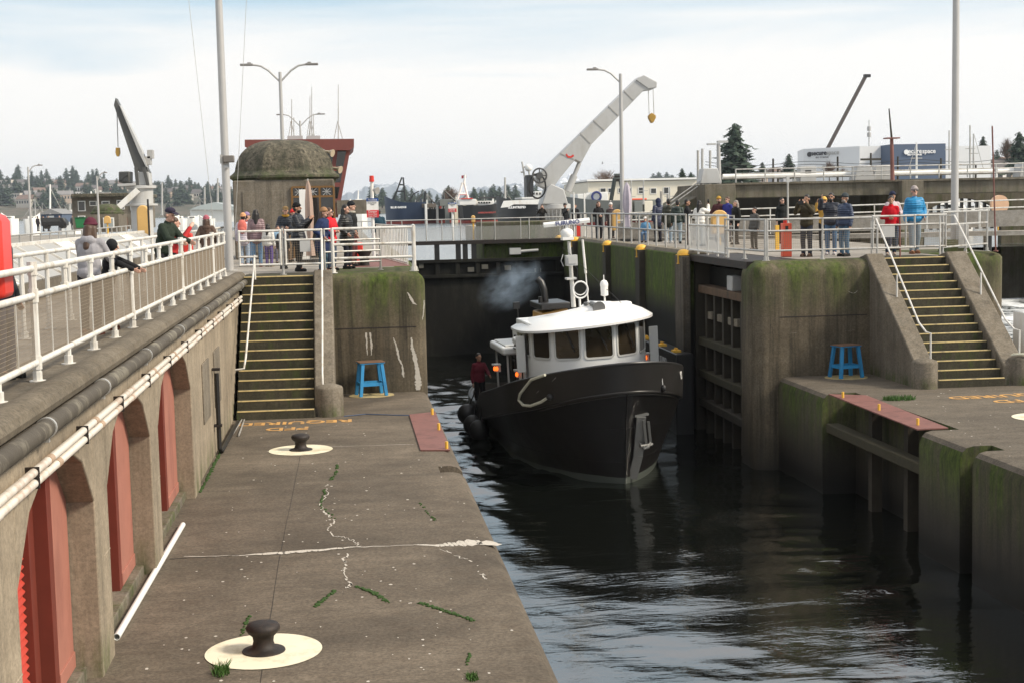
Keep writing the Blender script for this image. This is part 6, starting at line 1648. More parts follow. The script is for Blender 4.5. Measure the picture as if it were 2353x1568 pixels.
for a, c in ((1660,1960),(2030,2280),(2290,2400)):
    p, q_ = PX(a,411,DM+1.4), PX(c,411,DM+1.4); MB().cyl((p.x,DM+1.4,zr+.32),(q_.x,DM+1.4,zr+.32),.13,n=12).build('pipe', m_whitep, pt, True)
for a in (1625, 1975, 2018, 2350):
    p = PX(a,418,DM+1.2); tb = thing('pipe_housing', ['white slanted housing by the floodlight pole','white slanted housing left of the rusty mast','white slanted housing right behind the rusty mast','white slanted housing at the right picture edge'][(1625,1975,2018,2350).index(a)], 'housing', (p.x, DM+1, zr))
    MB().prism([(-.5,0),(.55,0),(.35,.72),(-.35,.72)], 'y', -.4, .4).build('case', m_pale, tb, bevel=.03)
t = thing('control_cabinet', 'grey control cabinet behind the bridge railing', 'cabinet', tuple(PX(1852,418,DM+1.6))); MB().box((-.4,-.3,0),(.4,.3,.75)).build('case', m_pale, t, bevel=.02); MB().box((-.15,-.31,.4),(.15,-.302,.55)).build('panel', m_black, t)
# rusty mast with platform, on the bridge
p = PX(2050,415,DM-.4); t = thing('rusty_mast', 'rusty mast with a small cross platform rising from the spillway bridge', 'mast', tuple(p)); q_ = PX(2042,250,DM-.4); r2 = PX(2048,318,DM-.4)
MB().cyl((0,0,0),(r2.x-p.x,0,r2.z-p.z),.10,.08,10).build('lower_mast', m_rust, t); MB().cyl((r2.x-p.x,0,r2.z-p.z),(q_.x-p.x,0,q_.z-p.z),.055,.03,8).build('topmast', m_wood, t)
MB().box((r2.x-p.x-.32,-.25,r2.z-p.z-.03),(r2.x-p.x+.32,.25,r2.z-p.z+.03)).build('platform', m_rust, t)
# abutment with stair at the left end of the bridge
t = thing('bridge_abutment', 'concrete abutment at the left end of the spillway bridge with a sloping stair rail', 'wall', tuple(PX(1600,480,DM+1)))
MB().prism(poly_px([(1520,500),(1600,452),(1618,426),(1690,424),(1690,500)], DM+1, 0), 'y', DM+1, DM+6).build('wall', m_dam, t, True, bevel=.03)
for dy in (0, 9): MB().cyl(tuple(PX(1530,480-dy,DM+.8)), tuple(PX(1618,418-dy,DM+.8)), .03, n=6).build('stair_rail', m_galv, t, True)
for a, top in ((1603,346),(1613,342),(1631,346)): MB().cyl(tuple(PX(a,426,DM+2)), tuple(PX(a,top,DM+2)), .06, n=8).build('post', m_galv, t, True)
for k_, (px, top, y, lab) in enumerate(((1520,440,62,'blue grey post before the abutment'),(1535,446,62,'second blue grey post before the abutment, shorter'))):
    p = PX(px,540,y); t = thing('gate_post', lab, 'post', (p.x,y,U)); MB().cyl((0,0,0),(0,0,PX(px,top,y).z-U),.06,n=8).build('shaft', m_galv, t); MB().cyl((0,0,0),(0,0,.05),.14,n=8).build('foot', m_galv, t)
# ---- self storage building
SY = 230
sbld = thing('storage_building', 'long white corrugated storage building with a slate blue middle block', 'building', tuple(PX(2050,420,SY)))
a0, a1, a2, a3 = PX(1832,420,SY+26), PX(1850,420,SY+14), PX(1988,420,SY), PX(2046,420,SY)
zt1 = PX(1990,336,SY).z
MB().prism([(PX(1832,400,SY+18).x,SY+18),(PX(1846,400,SY+8).x,SY+8),(PX(1974,400,SY).x,SY),(PX(2046,400,SY+.5).x,SY+.5),(PX(2046,400,SY).x,SY+40),(PX(1836,400,SY+40).x,SY+40)], 'z', -1, zt1).build('corner_block', m_corr, sbld, True)
xb0, xb1, _, zb1 = BX_(2046, 2172, 330, 420, SY-4); MB().box((xb0,SY-4,-1),(xb1,SY+30,zb1)).build('blue_block', m_bluebld, sbld, True)
xb2, xb3, _, zb2 = BX_(2172, 2276, 335, 420, SY); MB().box((xb2,SY,-1),(xb3,SY+30,zb2)).build('right_block', m_corr, sbld, True)
MB().box((PX(1976,385,SY).x,SY-.3,PX(1976,388,SY).z),(PX(2046,385,SY).x,SY-.01,PX(1976,384,SY).z)).build('dark_band', m_black, sbld, True)
def sgn(s_, px, py, y, hpx, m_, root, rz=0, dy=-.12):
    p = PX(px, py, y); o = text(s_, hpx*y/3267*1.35, m_, root, (p.x-root.location.x, y+dy-root.location.y, p.z-root.location.z), (R(90),0,rz), extrude=.03, bold=.02)
    return o
m_dkt = mat('dark_lettering', (.05,.05,.055), .6); m_wht_t = mat('white_lettering', (.8,.8,.8), .6)
a_, c_ = Vector((PX(1846,400,SY+8).x,SY+8,0)), Vector((PX(1974,400,SY).x,SY,0)); rzf = math.atan2(c_.y-a_.y, c_.x-a_.x)
p = a_.lerp(c_, .36); k_ = SY/3267
zt_s = PX(1880,352,p.y).z
for s_, f_, w_, m__ in (('secure',.27,0,m_dkt),('space',.52,0,m_galv)):
    p = a_.lerp(c_, f_); text(s_, 13*k_*1.2, m__, sbld, (p.x-sbld.location.x+.0, p.y-sbld.location.y-.2, zt_s-sbld.location.z), (R(90),0,rzf), extrude=.03, bold=.03 if s_ == 'secure' else 0)
p = a_.lerp(c_, .36); text('SELF STORAGE', 4.5*k_*1.2, m_dkt, sbld, (p.x-sbld.location.x-.3, p.y-sbld.location.y-.2, zt_s-.75-sbld.location.z), (R(90),0,rzf), extrude=.03)
p = a_.lerp(c_, .10); MB().cyl((p.x,p.y-.3,zt_s-.15),(p.x,p.y-.1,zt_s-.15),.42,n=16).build('logo', m_dkt, sbld, True)
sgn('secure', 2098, 348, SY-4, 11, m_wht_t, sbld); sgn('space', 2133, 348, SY-4, 11, m_wht_t, sbld); sgn('SELF STORAGE', 2100, 356, SY-4, 4, m_wht_t, sbld)
p = PX(2081,350,SY-4); MB().cyl((p.x,SY-4.2,p.z),(p.x,SY-4.01,p.z),.40,n=16).build('logo', m_wht_t, sbld, True)
# ---- boom, mast and utility poles over there
p, q_ = PX(1900,340,SY+50), PX(1988,176,SY+50); t = thing('crane_boom', 'thin dark lattice crane boom slanting up behind the storage building', 'crane', (p.x,SY+50,p.z-6))
MB().obox((p.x-1.5,SY+50,p.z-3),tuple(q_),.62,.62).build('boom', mat('brown_boom', (.07,.055,.05), .6), t, True); MB().cbox((q_.x+.3,SY+50,q_.z+.1),(1.3,.8,.6)).build('boom_head', m_black, t, True); MB().box((p.x-4,SY+48,-1),(p.x,SY+52,p.z-2.5)).build('cab', m_crane2, t, True)
p, q_ = PX(1996,345,SY+60), PX(1996,276,SY+60); t = thing('cell_mast', 'slim antenna mast behind the storage building roof', 'mast', (p.x,SY+60,0)); MB().cyl((0,0,0),(0,0,q_.z),.16,.10,8).build('shaft', m_pale, t)
for f_ in (.93,.86): MB().cyl((0,0,q_.z*f_-1.0),(0,0,q_.z*f_-.1),.42,n=10).build('antenna_drum', m_pale, t)
def upole(label, px, top, bot, y, arm=True):
    p, q_ = PX(px,bot,y), PX(px,top,y); t = thing('utility_pole', label, 'pole', tuple(p), group='utility poles on the far shore'); h_ = q_.z-p.z
    MB().cyl((0,0,-3),(0,0,h_),.17,.12,8).build('shaft', m_wood, t)
    if arm: MB().box((-1.3,-.1,h_-.9),(1.3,.1,h_-.65)).build('crossarm', m_wood, t)
for px, top, bot, lab, ar_ in ((1787,386,415,'utility pole with crossarm left of the white storage building',1),(2000,352,415,'utility pole with crossarm before the white storage facade',1),(2062,360,415,'utility pole before the left edge of the blue block',0),(2161,364,415,'utility pole before the right side of the blue block',0),(1880+44,360,415,'bare utility pole near the storage corner',0),(1776,365,415,'short utility pole beside the grey storage corner',0),(2241,380,415,'leaning looking pole before the right white block',1)): upole(lab, px, top, bot, 170, ar_)
wires_ = MB()
for z_ in (0, 7):
    pts = [PX(1620,372+z_,168)]
    for i in range(1, 30): u = i/29; pts.append(PX(1620+u*720, 372+z_+8*math.sin(u*math.pi*3)**2-12*u+3, 168))
    wires_.tube(pts, .03, 4)
tag(wires_.build('power_lines', m_black), 'sagging power lines across the storage building', 'wires')
# ---- ships and boats
def ship(label, px0, px1, py_deck, py_wl, y, hull, bow=1, boot=True, name='fishing_boat', beam=None, sheer=4):
    """hull between two pixel columns; bow=1 points to +x"""
    xa, xc = PX(px0, py_wl, y).x, PX(px1, py_wl, y).x; zw = -1.0; zd = PX((px0+px1)/2, py_deck, y).z; L_ = xc-xa; bw = beam or max(1.4, L_*.16)
    t = thing(name, label, 'boat', ((xa+xc)/2, y, zw)); b = MB(); n = 14
    def st(u, lev):
        s_ = u if bow > 0 else 1-u
        w_ = bw*(1-max(0, (s_-.62)/.38)**2)*(1-.15*max(0,(.15-s_)/.15)); rise = (zd-zw)*.35*max(0,(s_-.45)/.55)**2
        if lev == 0: return w_*.82, -1.6, s_
        if lev == 1: return w_*.9, zw+.45, s_
        return max(w_, .04), zd+rise, s_
    for lev in (0,1,2):
        for sg in (1,-1):
            for i in range(n+1):
                u = i/n; w_, z_, s_ = st(u, lev); x = xa+L_*(.03+.94*u if lev < 2 else u)
                b.v.append((x, y+sg*w_*-1, z_))
    m2 = n+1
    for lev in (0,1):
        for sg in (0,1):
            o1 = (lev*2+sg)*m2; o2 = (lev*2+2+sg)*m2
            for i in range(n): b.f.append((o1+i, o1+i+1, o2+i+1, o2+i) if sg == 0 else (o1+i+1, o1+i, o2+i, o2+i+1))
        o1, o2, o3, o4 = (lev*2)*m2, (lev*2+1)*m2, (lev*2+2)*m2, (lev*2+3)*m2
        b.f.append((o1, o3, o4, o2)); b.f.append((o1+n, o2+n, o4+n, o3+n))
    o1, o2 = 4*m2, 5*m2
    for i in range(n): b.f.append((o1+i, o1+i+1, o2+i+1, o2+i))
    h = b.build('hull', hull, t, True, smooth=30)
    if boot:
        h.data.materials.append(m_boot)
        for p_ in h.data.polygons:
            if p_.center.z+zw < zw+.3: p_.material_index = 1
    return t, y, bw
def sup(t, name, px0, px1, py0, py1, y, d, m_, par=None, bevel=.05):
    x0_, x1_, z0, z1 = BX_(px0, px1, py0, py1, y); return MB().box((x0_,y-d/2,z0),(x1_,y+d/2,z1)).build(name, m_, t, True, bevel=bevel)
def spar(t, name, pts, y, r, m_):
    return MB().tube([tuple(PX(a,c,y)) for a, c in pts], r, 6).build(name, m_, t, True)
YB = 250
t, y, bw = ship('navy blue fishing boat with tall dark gallows and white name on the bow', 884, 978, 466, 504, YB, m_navyhull, -1, beam=4.5)
sgn('BLUE GADUS', 915, 477, YB-5, 4.5, m_wht_t, t, dy=-.35)
for a in (((903,462),(923,408)),((931,462),(926,408)),((912,440),(930,440)),((917,425),(928,425)),((896,470),(912,440))): spar(t,'gallows_leg',a,YB,.15,m_blkhull)
spar(t,'derrick',((940,462),(950,446),(962,440)),YB,.12,m_blkhull); sup(t,'deckhouse',1008,1040,458,474,YB,5,m_greyb); spar(t,'mast',((975,466),(977,440)),YB,.2,m_blkhull); sup(t,'gantry',940,1050,464,466,YB,2,m_blkhull)
for a in (((952,470),(970,446)),((1000,470),(985,452)),((1020,462),(1020,438)),((1045,470),(1050,452))): spar(t,'boom',a,YB,.14,m_crane2)
sup(t,'net_pile',968,1000,468,478,YB-3,3,mat('net_pile_fabric',(.12,.10,.085),.9,0,.6,1.2))
t, y, bw = ship('low dark workboat crowded with gear behind the navy bow', 962, 1070, 480, 504, YB+4, m_blkhull, 1, beam=4)
sup(t,'deckhouse',1030,1052,462,482,YB+4,4,m_navyhull)
for k in range(9): spar(t,'rail_post',((968+k*10,482),(968+k*10,474)),YB+.5,.12,m_blkhull)
t, y, bw = ship('black fishing boat with a white A-frame mast and reddish name', 1058, 1165, 472, 505, YB-12, m_blkhull, 1, beam=5)
sgn('AMERICAN BEAUTY', 1118, 489, YB-17, 3.4, mat('red_lettering', (.35,.06,.05), .6), t, dy=-.3)
for a in (((1048,468),(1062,420)),((1078,468),(1066,420)),((1053,446),(1072,446)),((1066,420),(1068,402))): spar(t,'mast_leg',a,YB-12,.22,m_whitep)
sup(t,'wheelhouse',1052,1090,458,472,YB-12,6,m_wht); sup(t,'red_stripe',1056,1082,456,458.5,YB-12,6.4,m_red); sup(t,'wheelhouse',1095,1130,462,473,YB-12,5,m_wht)
windows(t, [(1098+i*6,1102+i*6,464,468) for i in range(5)], YB-14.6, frame=False)
for a in (((1022,440),(1048,464)),((1140,470),(1152,443),(1172,458)),((1100,455),(1152,455))): spar(t,'boom',a,YB-12,.15,m_blkhull)
sp = MB().prism(poly_px([(1060,404),(1071,402),(1071,409),(1060,411)], YB-12, 0), 'y', YB-12, YB-11.9).build('flag', mat('red_flag', (.35,.05,.06), .8), t, True)
t, y, bw = ship('black ship with a white band and U.S. INTREPID on its side', 1140, 1262, 466, 512, YB-45, m_blkhull, -1, beam=6, name='ship')
MB().prism(poly_px([(1150,478),(1157,462),(1240,458),(1240,470),(1180,470),(1168,476)], YB-51.4, 0), 'y', YB-51.6, YB-51.2).build('white_band', m_whitep, t, True)
sgn('U.S.INTREPID', 1186, 477, YB-51, 5.2, m_wht_t, t, dy=-.55)
sup(t,'wheelhouse',1222,1262,440,458,YB-45,7,m_wht); windows(t, [(1224+i*7,1228+i*7,443,448) for i in range(5)], YB-48.6, frame=False)
sup(t,'stack',1207,1222,403,456,YB-45,3,m_blkhull); sup(t,'deckhouse',1190,1262,453,459,YB-45,8,m_wht)
for a in (((1205,408),(1199,372)),((1216,404),(1214,384)),((1199,384),(1210,384)),((1196,396),(1204,396)),((1224,420),(1226,398))): spar(t,'mast',a,YB-45,.14,m_galv)
p = PX(1214,386,YB-45); MB().ell((p.x,YB-45,p.z),(.55,.55,.55),12,8).build('radome', m_whitep, t, True)
t, y, bw = ship('grey flat ship behind the crane with a white house and dark gantry legs', 1255, 1500, 462, 512, YB-70, m_greyb, -1, beam=7, name='ship')
sup(t,'deckhouse',1318,1352,446,464,YB-70,6,m_wht); sup(t,'white_tank',1355,1388,442,474,YB-72,5,m_whitep)
p = PX(1371,452,YB-75); MB().tube([(p.x+.55*math.cos(a),YB-74.7,p.z+.55*math.sin(a)) for a in [6.283*i/16 for i in range(16)]],.14,6,closed=True).build('emblem', m_navytext, t, True)
for a in (((1402,470),(1412,410)),((1436,470),(1424,410)),((1409,412),(1428,412)),((1411,404),(1424,404))): spar(t,'gantry_leg',a,YB-70,.28,mat('dark_green_gantry',(.02,.03,.028),.5) if 'dark_green_gantry' not in bpy.data.materials else bpy.data.materials['dark_green_gantry'])
for a in (1428, 1452, 1475): sup(t,'vent_house',a,a+18,462,500,YB-76,3,m_crm if a != 1452 else m_greyb)
for i in range(6): sup(t,'vent',1432,1442,466+i*5,469+i*5,YB-77.7,.3,m_blkhull,bevel=0)
for i in range(6): sup(t,'vent',1232,1240,470+i*6,473+i*6,YB-78.2,.3,m_blkhull,bevel=0)
sup(t,'raft_canister',1440,1482,456,461,YB-72,2,m_orange); 
t, y, bw = ship('white motor yacht behind the brown tower and the waiting couple', 808, 845, 478, 506, 215, m_whitep, 1, boot=False, name='yacht', beam=3)
sup(t,'cabin',812,838,466,480,215,4,m_wht); sup(t,'bridge',816,832,458,466,215,3,m_wht); windows(t,[(815,836,469,474)],212.9,frame=False); spar(t,'mast',((822,458),(823,438)),215,.12,m_whitep)
t, y, bw = ship('long white boat with dark windows under the spillway bridge', 1755, 1850, 486, 510, 96, m_whitep, -1, boot=False, name='cabin_cruiser', beam=2.6)
MB().prism(poly_px([(1768,486),(1782,466),(1800,460),(1850,458),(1856,486)], 96, 0), 'y', 94.4, 97.6).build('cabin', m_wht, t, True, bevel=.08)
MB().prism(poly_px([(1796,466),(1846,464),(1848,478),(1790,480)], 96, 0), 'y', 94.34, 94.38).build('window_band', m_glass, t, True)
for px in (1752, 1764): spar(t,'bow_rail',((px,490),(px+6,476)),94,.03,m_galv)
t, y, bw = ship('white cruiser with sloping windows right of the pier under the bridge', 2118, 2210, 482, 500, 92, m_whitep, -1, boot=False, name='cabin_cruiser', beam=2.4)
MB().prism(poly_px([(2126,482),(2136,468),(2150,458),(2170,458),(2196,474),(2198,484)], 92, 0), 'y', 90.5, 93.5).build('cabin', m_wht, t, True, bevel=.08)
MB().prism(poly_px([(2138,472),(2172,470),(2184,478),(2134,479)], 92, 0), 'y', 90.44, 90.48).build('window_band', m_glass, t, True)
for i, (px, lab) in enumerate(((2228,'moored white boat seen through the arch, left one'),(2262,'moored white boat seen through the arch, right one'))):
    t, y, bw = ship(lab, px-14, px+16, 480, 494, 120, m_whitep, -1 if i else 1, boot=False, name='motor_boat', beam=2); sup(t,'cabin',px-6,px+9,472,481,120,3,m_wht); windows(t,[(px-5,px+8,474,478)],118.4,frame=False)
def sailmast(label, px, top, bot, y, m_=None, stay=None, r=.10):
    p, q_ = PX(px,bot,y), PX(px,top,y); t = thing('sailboat_mast', label, 'mast', tuple(p)); MB().cyl((0,0,0),(q_.x-p.x,0,q_.z-p.z), r, r*.7, 8).build('spar', m_ or m_whitep, t)
    MB().box((-.5,-.04,(q_.z-p.z)*.55),(.5,.04,(q_.z-p.z)*.55+.08)).build('spreader', m_galv, t)
    if stay: s_ = PX(*stay, y); MB().cyl((0,0,q_.z-p.z),(s_.x-p.x,0,s_.z-p.z),.03,n=4).build('stay', m_galv, t)
for px, top, bot, y, st, lab in ((2105,328,410,120,(2085,395),'white sailboat mast before the blue block'),(2228,288,410,140,None,'tall pale mast right of the tall light mast'),(2236,308,410,140,(2262,400),'second pale mast with a slanting stay beside the tall one'),(2180,300,400,150,None,'pale mast just behind the tall light mast'),(115,424,500,300,(150,500),'pale sailboat mast at far left with a slanting stay'),(209,440,500,300,None,'white sailboat mast before the stone building'),(160,470,512,260,None,'short white mast near the billboard'),(500,410,470,280,None,'thin mast seen right of the left crane'),(470,430,492,280,None,'short thin mast beside the blue roofed shed'),(372,380+40,495,280,None,'pale mast right of the left crane pedestal'),(1478,415,470,150,None,'slim mast before the cream warehouse'),(1450,415,500,150,None,'thin mast next to the grey ship vents'),(1538,430,480,140,None,'thin mast with spreader before the warehouse windows'),(1160,408,480,230,None,'pale mast between the fishing boats and the black ship')):
    sailmast(lab, px, top, bot, y, m_whitep if px in (2105,209,115) else m_galv, st, .10 if y < 200 else .22)
rc_ = random.Random(77)
for i in range(34):
    px = rc_.choice([rc_.uniform(955,1185), rc_.uniform(1255,1345), rc_.uniform(60,500)]); left = px < 520
    y = rc_.uniform(255,300) if not left else rc_.uniform(260,420); top = rc_.uniform(432,466) if not left else rc_.uniform(430,475)
    p, q_ = PX(px, 503 if left else 492, y), PX(px, top, y)
    t = thing('sailboat_mast', 'thin far mast in the crowded harbour behind the moored ships' if not left else 'thin far mast among the marina boats below the left hillside', 'mast', (p.x, y, -1.0), group='far masts behind the ships' if not left else 'far masts in the left marina')
    MB().cyl((0,0,0),(rc_.uniform(-.3,.3),0,q_.z+1.0),.10,.05,5).build('spar', rc_.choice([m_whitep, m_galv, m_blkhull, m_galv]), t)
    b = MB(); hz_ = q_.z+1.0
    for sg in (-1,1): b.cyl((0,0,hz_*.96),(sg*rc_.uniform(1.5,4),0,1.0),.025,n=3)
    b.cyl((-.7,0,hz_*.6),(.7,0,hz_*.6),.04,n=4); b.build('rigging', m_galv, t, smooth=0)
for i in range(16):
    px = 965+i*11.5+rc_.uniform(-3,3); y = rc_.uniform(242,262); w_ = rc_.uniform(3,8)
    x0_, x1_, z0, z1 = BX_(px, px+w_, rc_.uniform(460,474), 500, y)
    t = thing('deck_gear', ['stack of fishing gear on the working quay between the ships','low deckhouse on the working quay between the ships'][i % 2], 'deck gear', ((x0_+x1_)/2, y, -1.0), group=['gear stacks on the far quay','low deckhouses on the far quay'][i % 2])
    MB().box((x0_,y,-1.0),(x1_,y+2.5,z1)).box((x0_+.3,y+.3,z1),(x0_+.3+(x1_-x0_)*.4,y+1.2,z1+.7)).build('block', rc_.choice([m_crane2, m_wht, m_iron, m_navyhull, m_boot]) if i % 2 == 0 else rc_.choice([m_wht, m_crm, m_greyb]), t, True)
# ---- cream warehouse and other sheds
wt = slab('warehouse', 'long cream warehouse with small windows behind the crowd', 'building', 1352, 1600, 414, 500, 270, 30, m_crm)
windows(wt, [(1396,1410,432,444),(1420,1432,432,444),(1466,1480,430,446),(1494,1508,432,446),(1524,1536,430,446),(1560,1572,428,442),(1590,1598,428,442),(1378,1392,432,444),(1440,1452,432,446)], 270)
x0_, x1_, z0, z1 = BX_(1348,1604,408,415,269.5); MB().box((x0_,269.4,z1-.35),(x1_,301,z1)).build('parapet', m_wht, wt, True)
sh = slab('shed', 'white shed with a grey gabled roof right of the left crane', 'building', 438, 548, 482, 512, 240, 20, m_wht)
MB().prism(poly_px([(436,482),(462,472),(494,465),(548,478),(548,483)], 240, 0), 'y', 239, 261).build('roof', mat('pale_roof', (.36,.40,.40), .6, 0, .1, .5), sh, True); windows(sh,[(462,482,475,481)],240,frame=False)
sh = slab('shed', 'small blue gabled shed behind the far fence at left', 'building', 95, 142, 492, 512, 170, 8, m_bluebld)
MB().prism(poly_px([(92,492),(117,480),(145,492)], 170, 0), 'y', 169.5, 178.5).build('roof', m_roofg, sh, True); windows(sh,[(108,124,496,508)],170,m_whitep)
# stone building and kiosk at left
st_ = slab('stone_building', 'old two storey stone building with dark cornice behind the left crane', 'building', 168, 312, 452, 530, 125, 12, m_stone)
x0_, x1_, z0, z1 = BX_(164,314,443,455,124.5); MB().box((x0_,124.3,z0),(x1_,138,z1)).build('cornice', m_dome, st_, True, bevel=.08)
windows(st_, [(180,196,462,486),(206,222,462,474),(234,252,462,474),(269,286,460,482),(180,196,496,512),(300,312,462,484)], 125)
x0_, x1_, z0, z1 = BX_(282,292,500,528,125); MB().box((x0_,124.9,z0),(x1_,124.99,z1)).build('red_door', mat('orange_red_door',(.32,.07,.03),.6), st_, True)
kk = slab('domed_kiosk', 'small far stone kiosk with a low mossy dome at left', 'building', 202, 272, 492, 535, 105, 4, m_stone)
kxx = (BX_(202,272,492,530,105)); kc_ = (kxx[0]+kxx[1])/2; kw_ = (kxx[1]-kxx[0])/2
o = MB().lathe((kc_,107,kxx[3]), [(kw_*1.12,-.02),(kw_*1.14,.14),(kw_*1.02,.2)]+[(kw_*(.03+.97*math.cos(math.pi/2*i/8)), .2+kw_*.52*math.sin(math.pi/2*i/8)) for i in range(9)], 12).build('dome', m_dome, kk, True, smooth=20)
windows(kk,[(238,262,500,525)],105,mat('pale_glass',(.3,.33,.33),.1),True)
t = thing('green_bin', 'green waste container before the stone building', 'bin', tuple(PX(193,524,118))); t.scale = (.6,.6,.6); MB().prism([(-.9,0),(.9,0),(1.05,1.3),(-1.05,1.3)], 'y', -.7, .7).build('body', mat('green_plastic',(.015,.16,.05),.5), t, bevel=.05); MB().box((-1.08,-.75,1.3),(1.08,.75,1.42)).build('lid', mat('dark_green_lid',(.01,.09,.03),.5), t, bevel=.03)
t = thing('parked_van', 'black van parked behind the far watchers', 'van', tuple(PX(127,526,112))); t.scale = (.62,.62,.62); MB().prism([(-1.5,.35),(1.5,.35),(1.5,.8),(1.1,1.35),(-1.5,1.4)], 'y', -.9, .9).build('body', m_black, t, bevel=.1); MB().prism([(-1.3,.85),(.9,.85),(.75,1.25),(-1.3,1.28)], 'y', -.92, -.905).build('side_windows', m_glass, t)
for x in (-.95, .95): MB().cyl((x,-.95,.28),(x,.95,.28),.27,n=16).build('wheel', m_rubber, t)
for px0, px1, py0, py1, y, lab, m__ in ((205,245,458,482,420,'red brick building above the masts at left',m_brick),(160,180,482,492,330,'white billboard below the left hillside',m_wht),(200,216,470,496,330,'brown brick block beside the white mast at left',m_brick)):
    tb = slab('billboard' if 'billboard' in lab else 'brick_building', lab, 'billboard' if 'billboard' in lab else 'building', px0, px1, py0, py1, y, 6, m__, down=4)
    if 'billboard' not in lab: windows(tb, [(px0+3+i*8, px0+7+i*8, py0+4, py0+9) for i in range(max(1, int((px1-px0)/9)))], y, frame=False)
for i, (px, y) in enumerate(((20,200),(75,205),(150,210),(168,190),(25+385,230),(440,235),(475,232),(395,225))):
    t, yy, bw = ship(['white motor boat moored at the left picture edge','white motor boat moored before the blue shed','white motor boat moored left of the stone building','small white motor boat nearest the stone building','white boat moored right of the left crane','white boat moored before the white shed','white boat at the right end of the white shed','white boat just behind the crane pedestal'][i], px-16, px+18, 503, 512, y, m_whitep, 1 if i % 2 else -1, boot=False, name='motor_boat', beam=1.8)
    sup(t,'cabin',px-7,px+9,497,503,y,2.4,m_wht); windows(t,[(px-5,px+7,498.5,501)],y-1.3,frame=False)
# ---- hills, mountains
def hill(name, pts, y0_, y1_, m_, rough, seed, back=1.0, nxs=80, nys=14, base=-3):
    """pts: skyline (px, py) as seen at distance y1_; the ground climbs from y0_ to y1_"""
    r = random.Random(seed); b = MB(); xs = []
    for i in range(nxs+1):
        px = pts[0][0]+(pts[-1][0]-pts[0][0])*i/nxs
        for (a, c), (d_, e) in zip(pts, pts[1:]):
            if a <= px <= d_: py = c+(e-c)*(px-a)/(d_-a); break
        p = PX(px, py, y1_); xs.append((p.x, p.z))
    for j in range(nys+3):
        u = min(1, j/nys); y = y0_+(y1_-y0_)*u + max(0, j-nys)*(y1_-y0_)*.25*back
        for i, (x, z) in enumerate(xs):
            zz = base+(z-base)*(u**.8 if j <= nys else 1-.3*(j-nys)*back)+r.uniform(-1,1)*rough*(u if j else 0)
            b.v.append((x*(y/y1_*.0+1), y, zz))
    w_ = nxs+1
    for j in range(nys+2):
        for i in range(nxs): a = j*w_+i; b.f.append((a,a+1,a+w_+1,a+w_))
    return tag(b.build(name, m_, smooth=180), kind='structure')
q = NT('wooded_hill'); q.l(q.mix(q.ramp(q.noise(.05, det=10, rough=.75), .38, .62), q.mix(q.noise(.4,det=6), (.018,.032,.014,1), (.05,.06,.03,1)), q.mix(q.noise(.3,det=8), (.08,.06,.045,1), (.17,.13,.10,1))), q.b.inputs['Base Color']); q.b.inputs['Roughness'].default_value = .95; m_hill = q.m
q = NT('snowy_mountain'); 
sn = q.math('ADD', q.rng(q.z(), 20, 260, -.25, .30), q.noise(.006, scale=(1,1,1.5), det=10, rough=.75))
q.l(q.mix(q.ramp(sn, .48, .60), (.12,.15,.18,1), (.85,.86,.88,1)), q.b.inputs['Base Color']); q.b.inputs['Roughness'].default_value = .9; m_mtn = q.m
hill('hillside', [(-260,420),(0,420),(60,424),(150,424),(230,426),(330,432),(430,438),(540,442),(600,450),(700,462)], 1100, 1900, m_hill, 1.6, 1)
hill('far_hillside', [(1240,462),(1330,440),(1400,432),(1500,424),(1600,420),(1700,414),(1850,405),(2000,400),(2250,395),(2352,392),(2600,385)], 1500, 2000, m_hill, 2, 2)
hill('near_right_hill', [(2180,420),(2270,372),(2352,352),(2600,330)], 330, 430, m_hill, .6, 3)
hill('far_shore', [(760,472),(900,470),(1000,470),(1200,466),(1300,462),(1500,462)], 900, 1100, m_hill, .6, 4)
def mountain(name, pts, y, seed):
    r = random.Random(seed); b = MB(); n = 130; xs = []
    for i in range(n+1):
        px = pts[0][0]+(pts[-1][0]-pts[0][0])*i/n
        for (a, c), (d_, e) in zip(pts, pts[1:]):
            if a <= px <= d_: py = c+(e-c)*(px-a)/(d_-a); break
        p = PX(px, py, y); xs.append((p.x, p.z+r.gauss(0,6)))
    rows = 18
    for j in range(rows+1):
        u = j/rows
        for i, (x, z) in enumerate(xs):
            ridge = .5+.5*math.sin(i*.55+3*math.sin(i*.13)+u*2)
            b.v.append((x+r.gauss(0,5)*(1-u), y-900*(1-u)+ridge*160*(1-u)*u*4, -40+(z+40)*(u**1.1*(.86+.14*u)+.10*ridge*u*(1-u))))
    for j in range(rows):
        for i in range(n): a = j*(n+1)+i; b.f.append((a,a+1,a+n+2,a+n+1))
    o = len(b.v)
    for i, (x, z) in enumerate(xs): b.v.append((x, y+900, -40))
    for i in range(n): b.f.append((rows*(n+1)+i, rows*(n+1)+i+1, o+i+1, o+i))
    return tag(b.build(name, m_mtn, smooth=40), kind='structure')
mountain('mountains', [(700,485),(760,462),(815,440),(850,426),(880,420),(900,424),(918,420),(940,430),(965,438),(985,432),(1005,440),(1020,455),(1050,452),(1080,438),(1110,430),(1150,427),(1185,424),(1205,428),(1240,424),(1270,414),(1310,402),(1330,412),(1380,436),(1450,455),(1550,470)], 8000, 4)
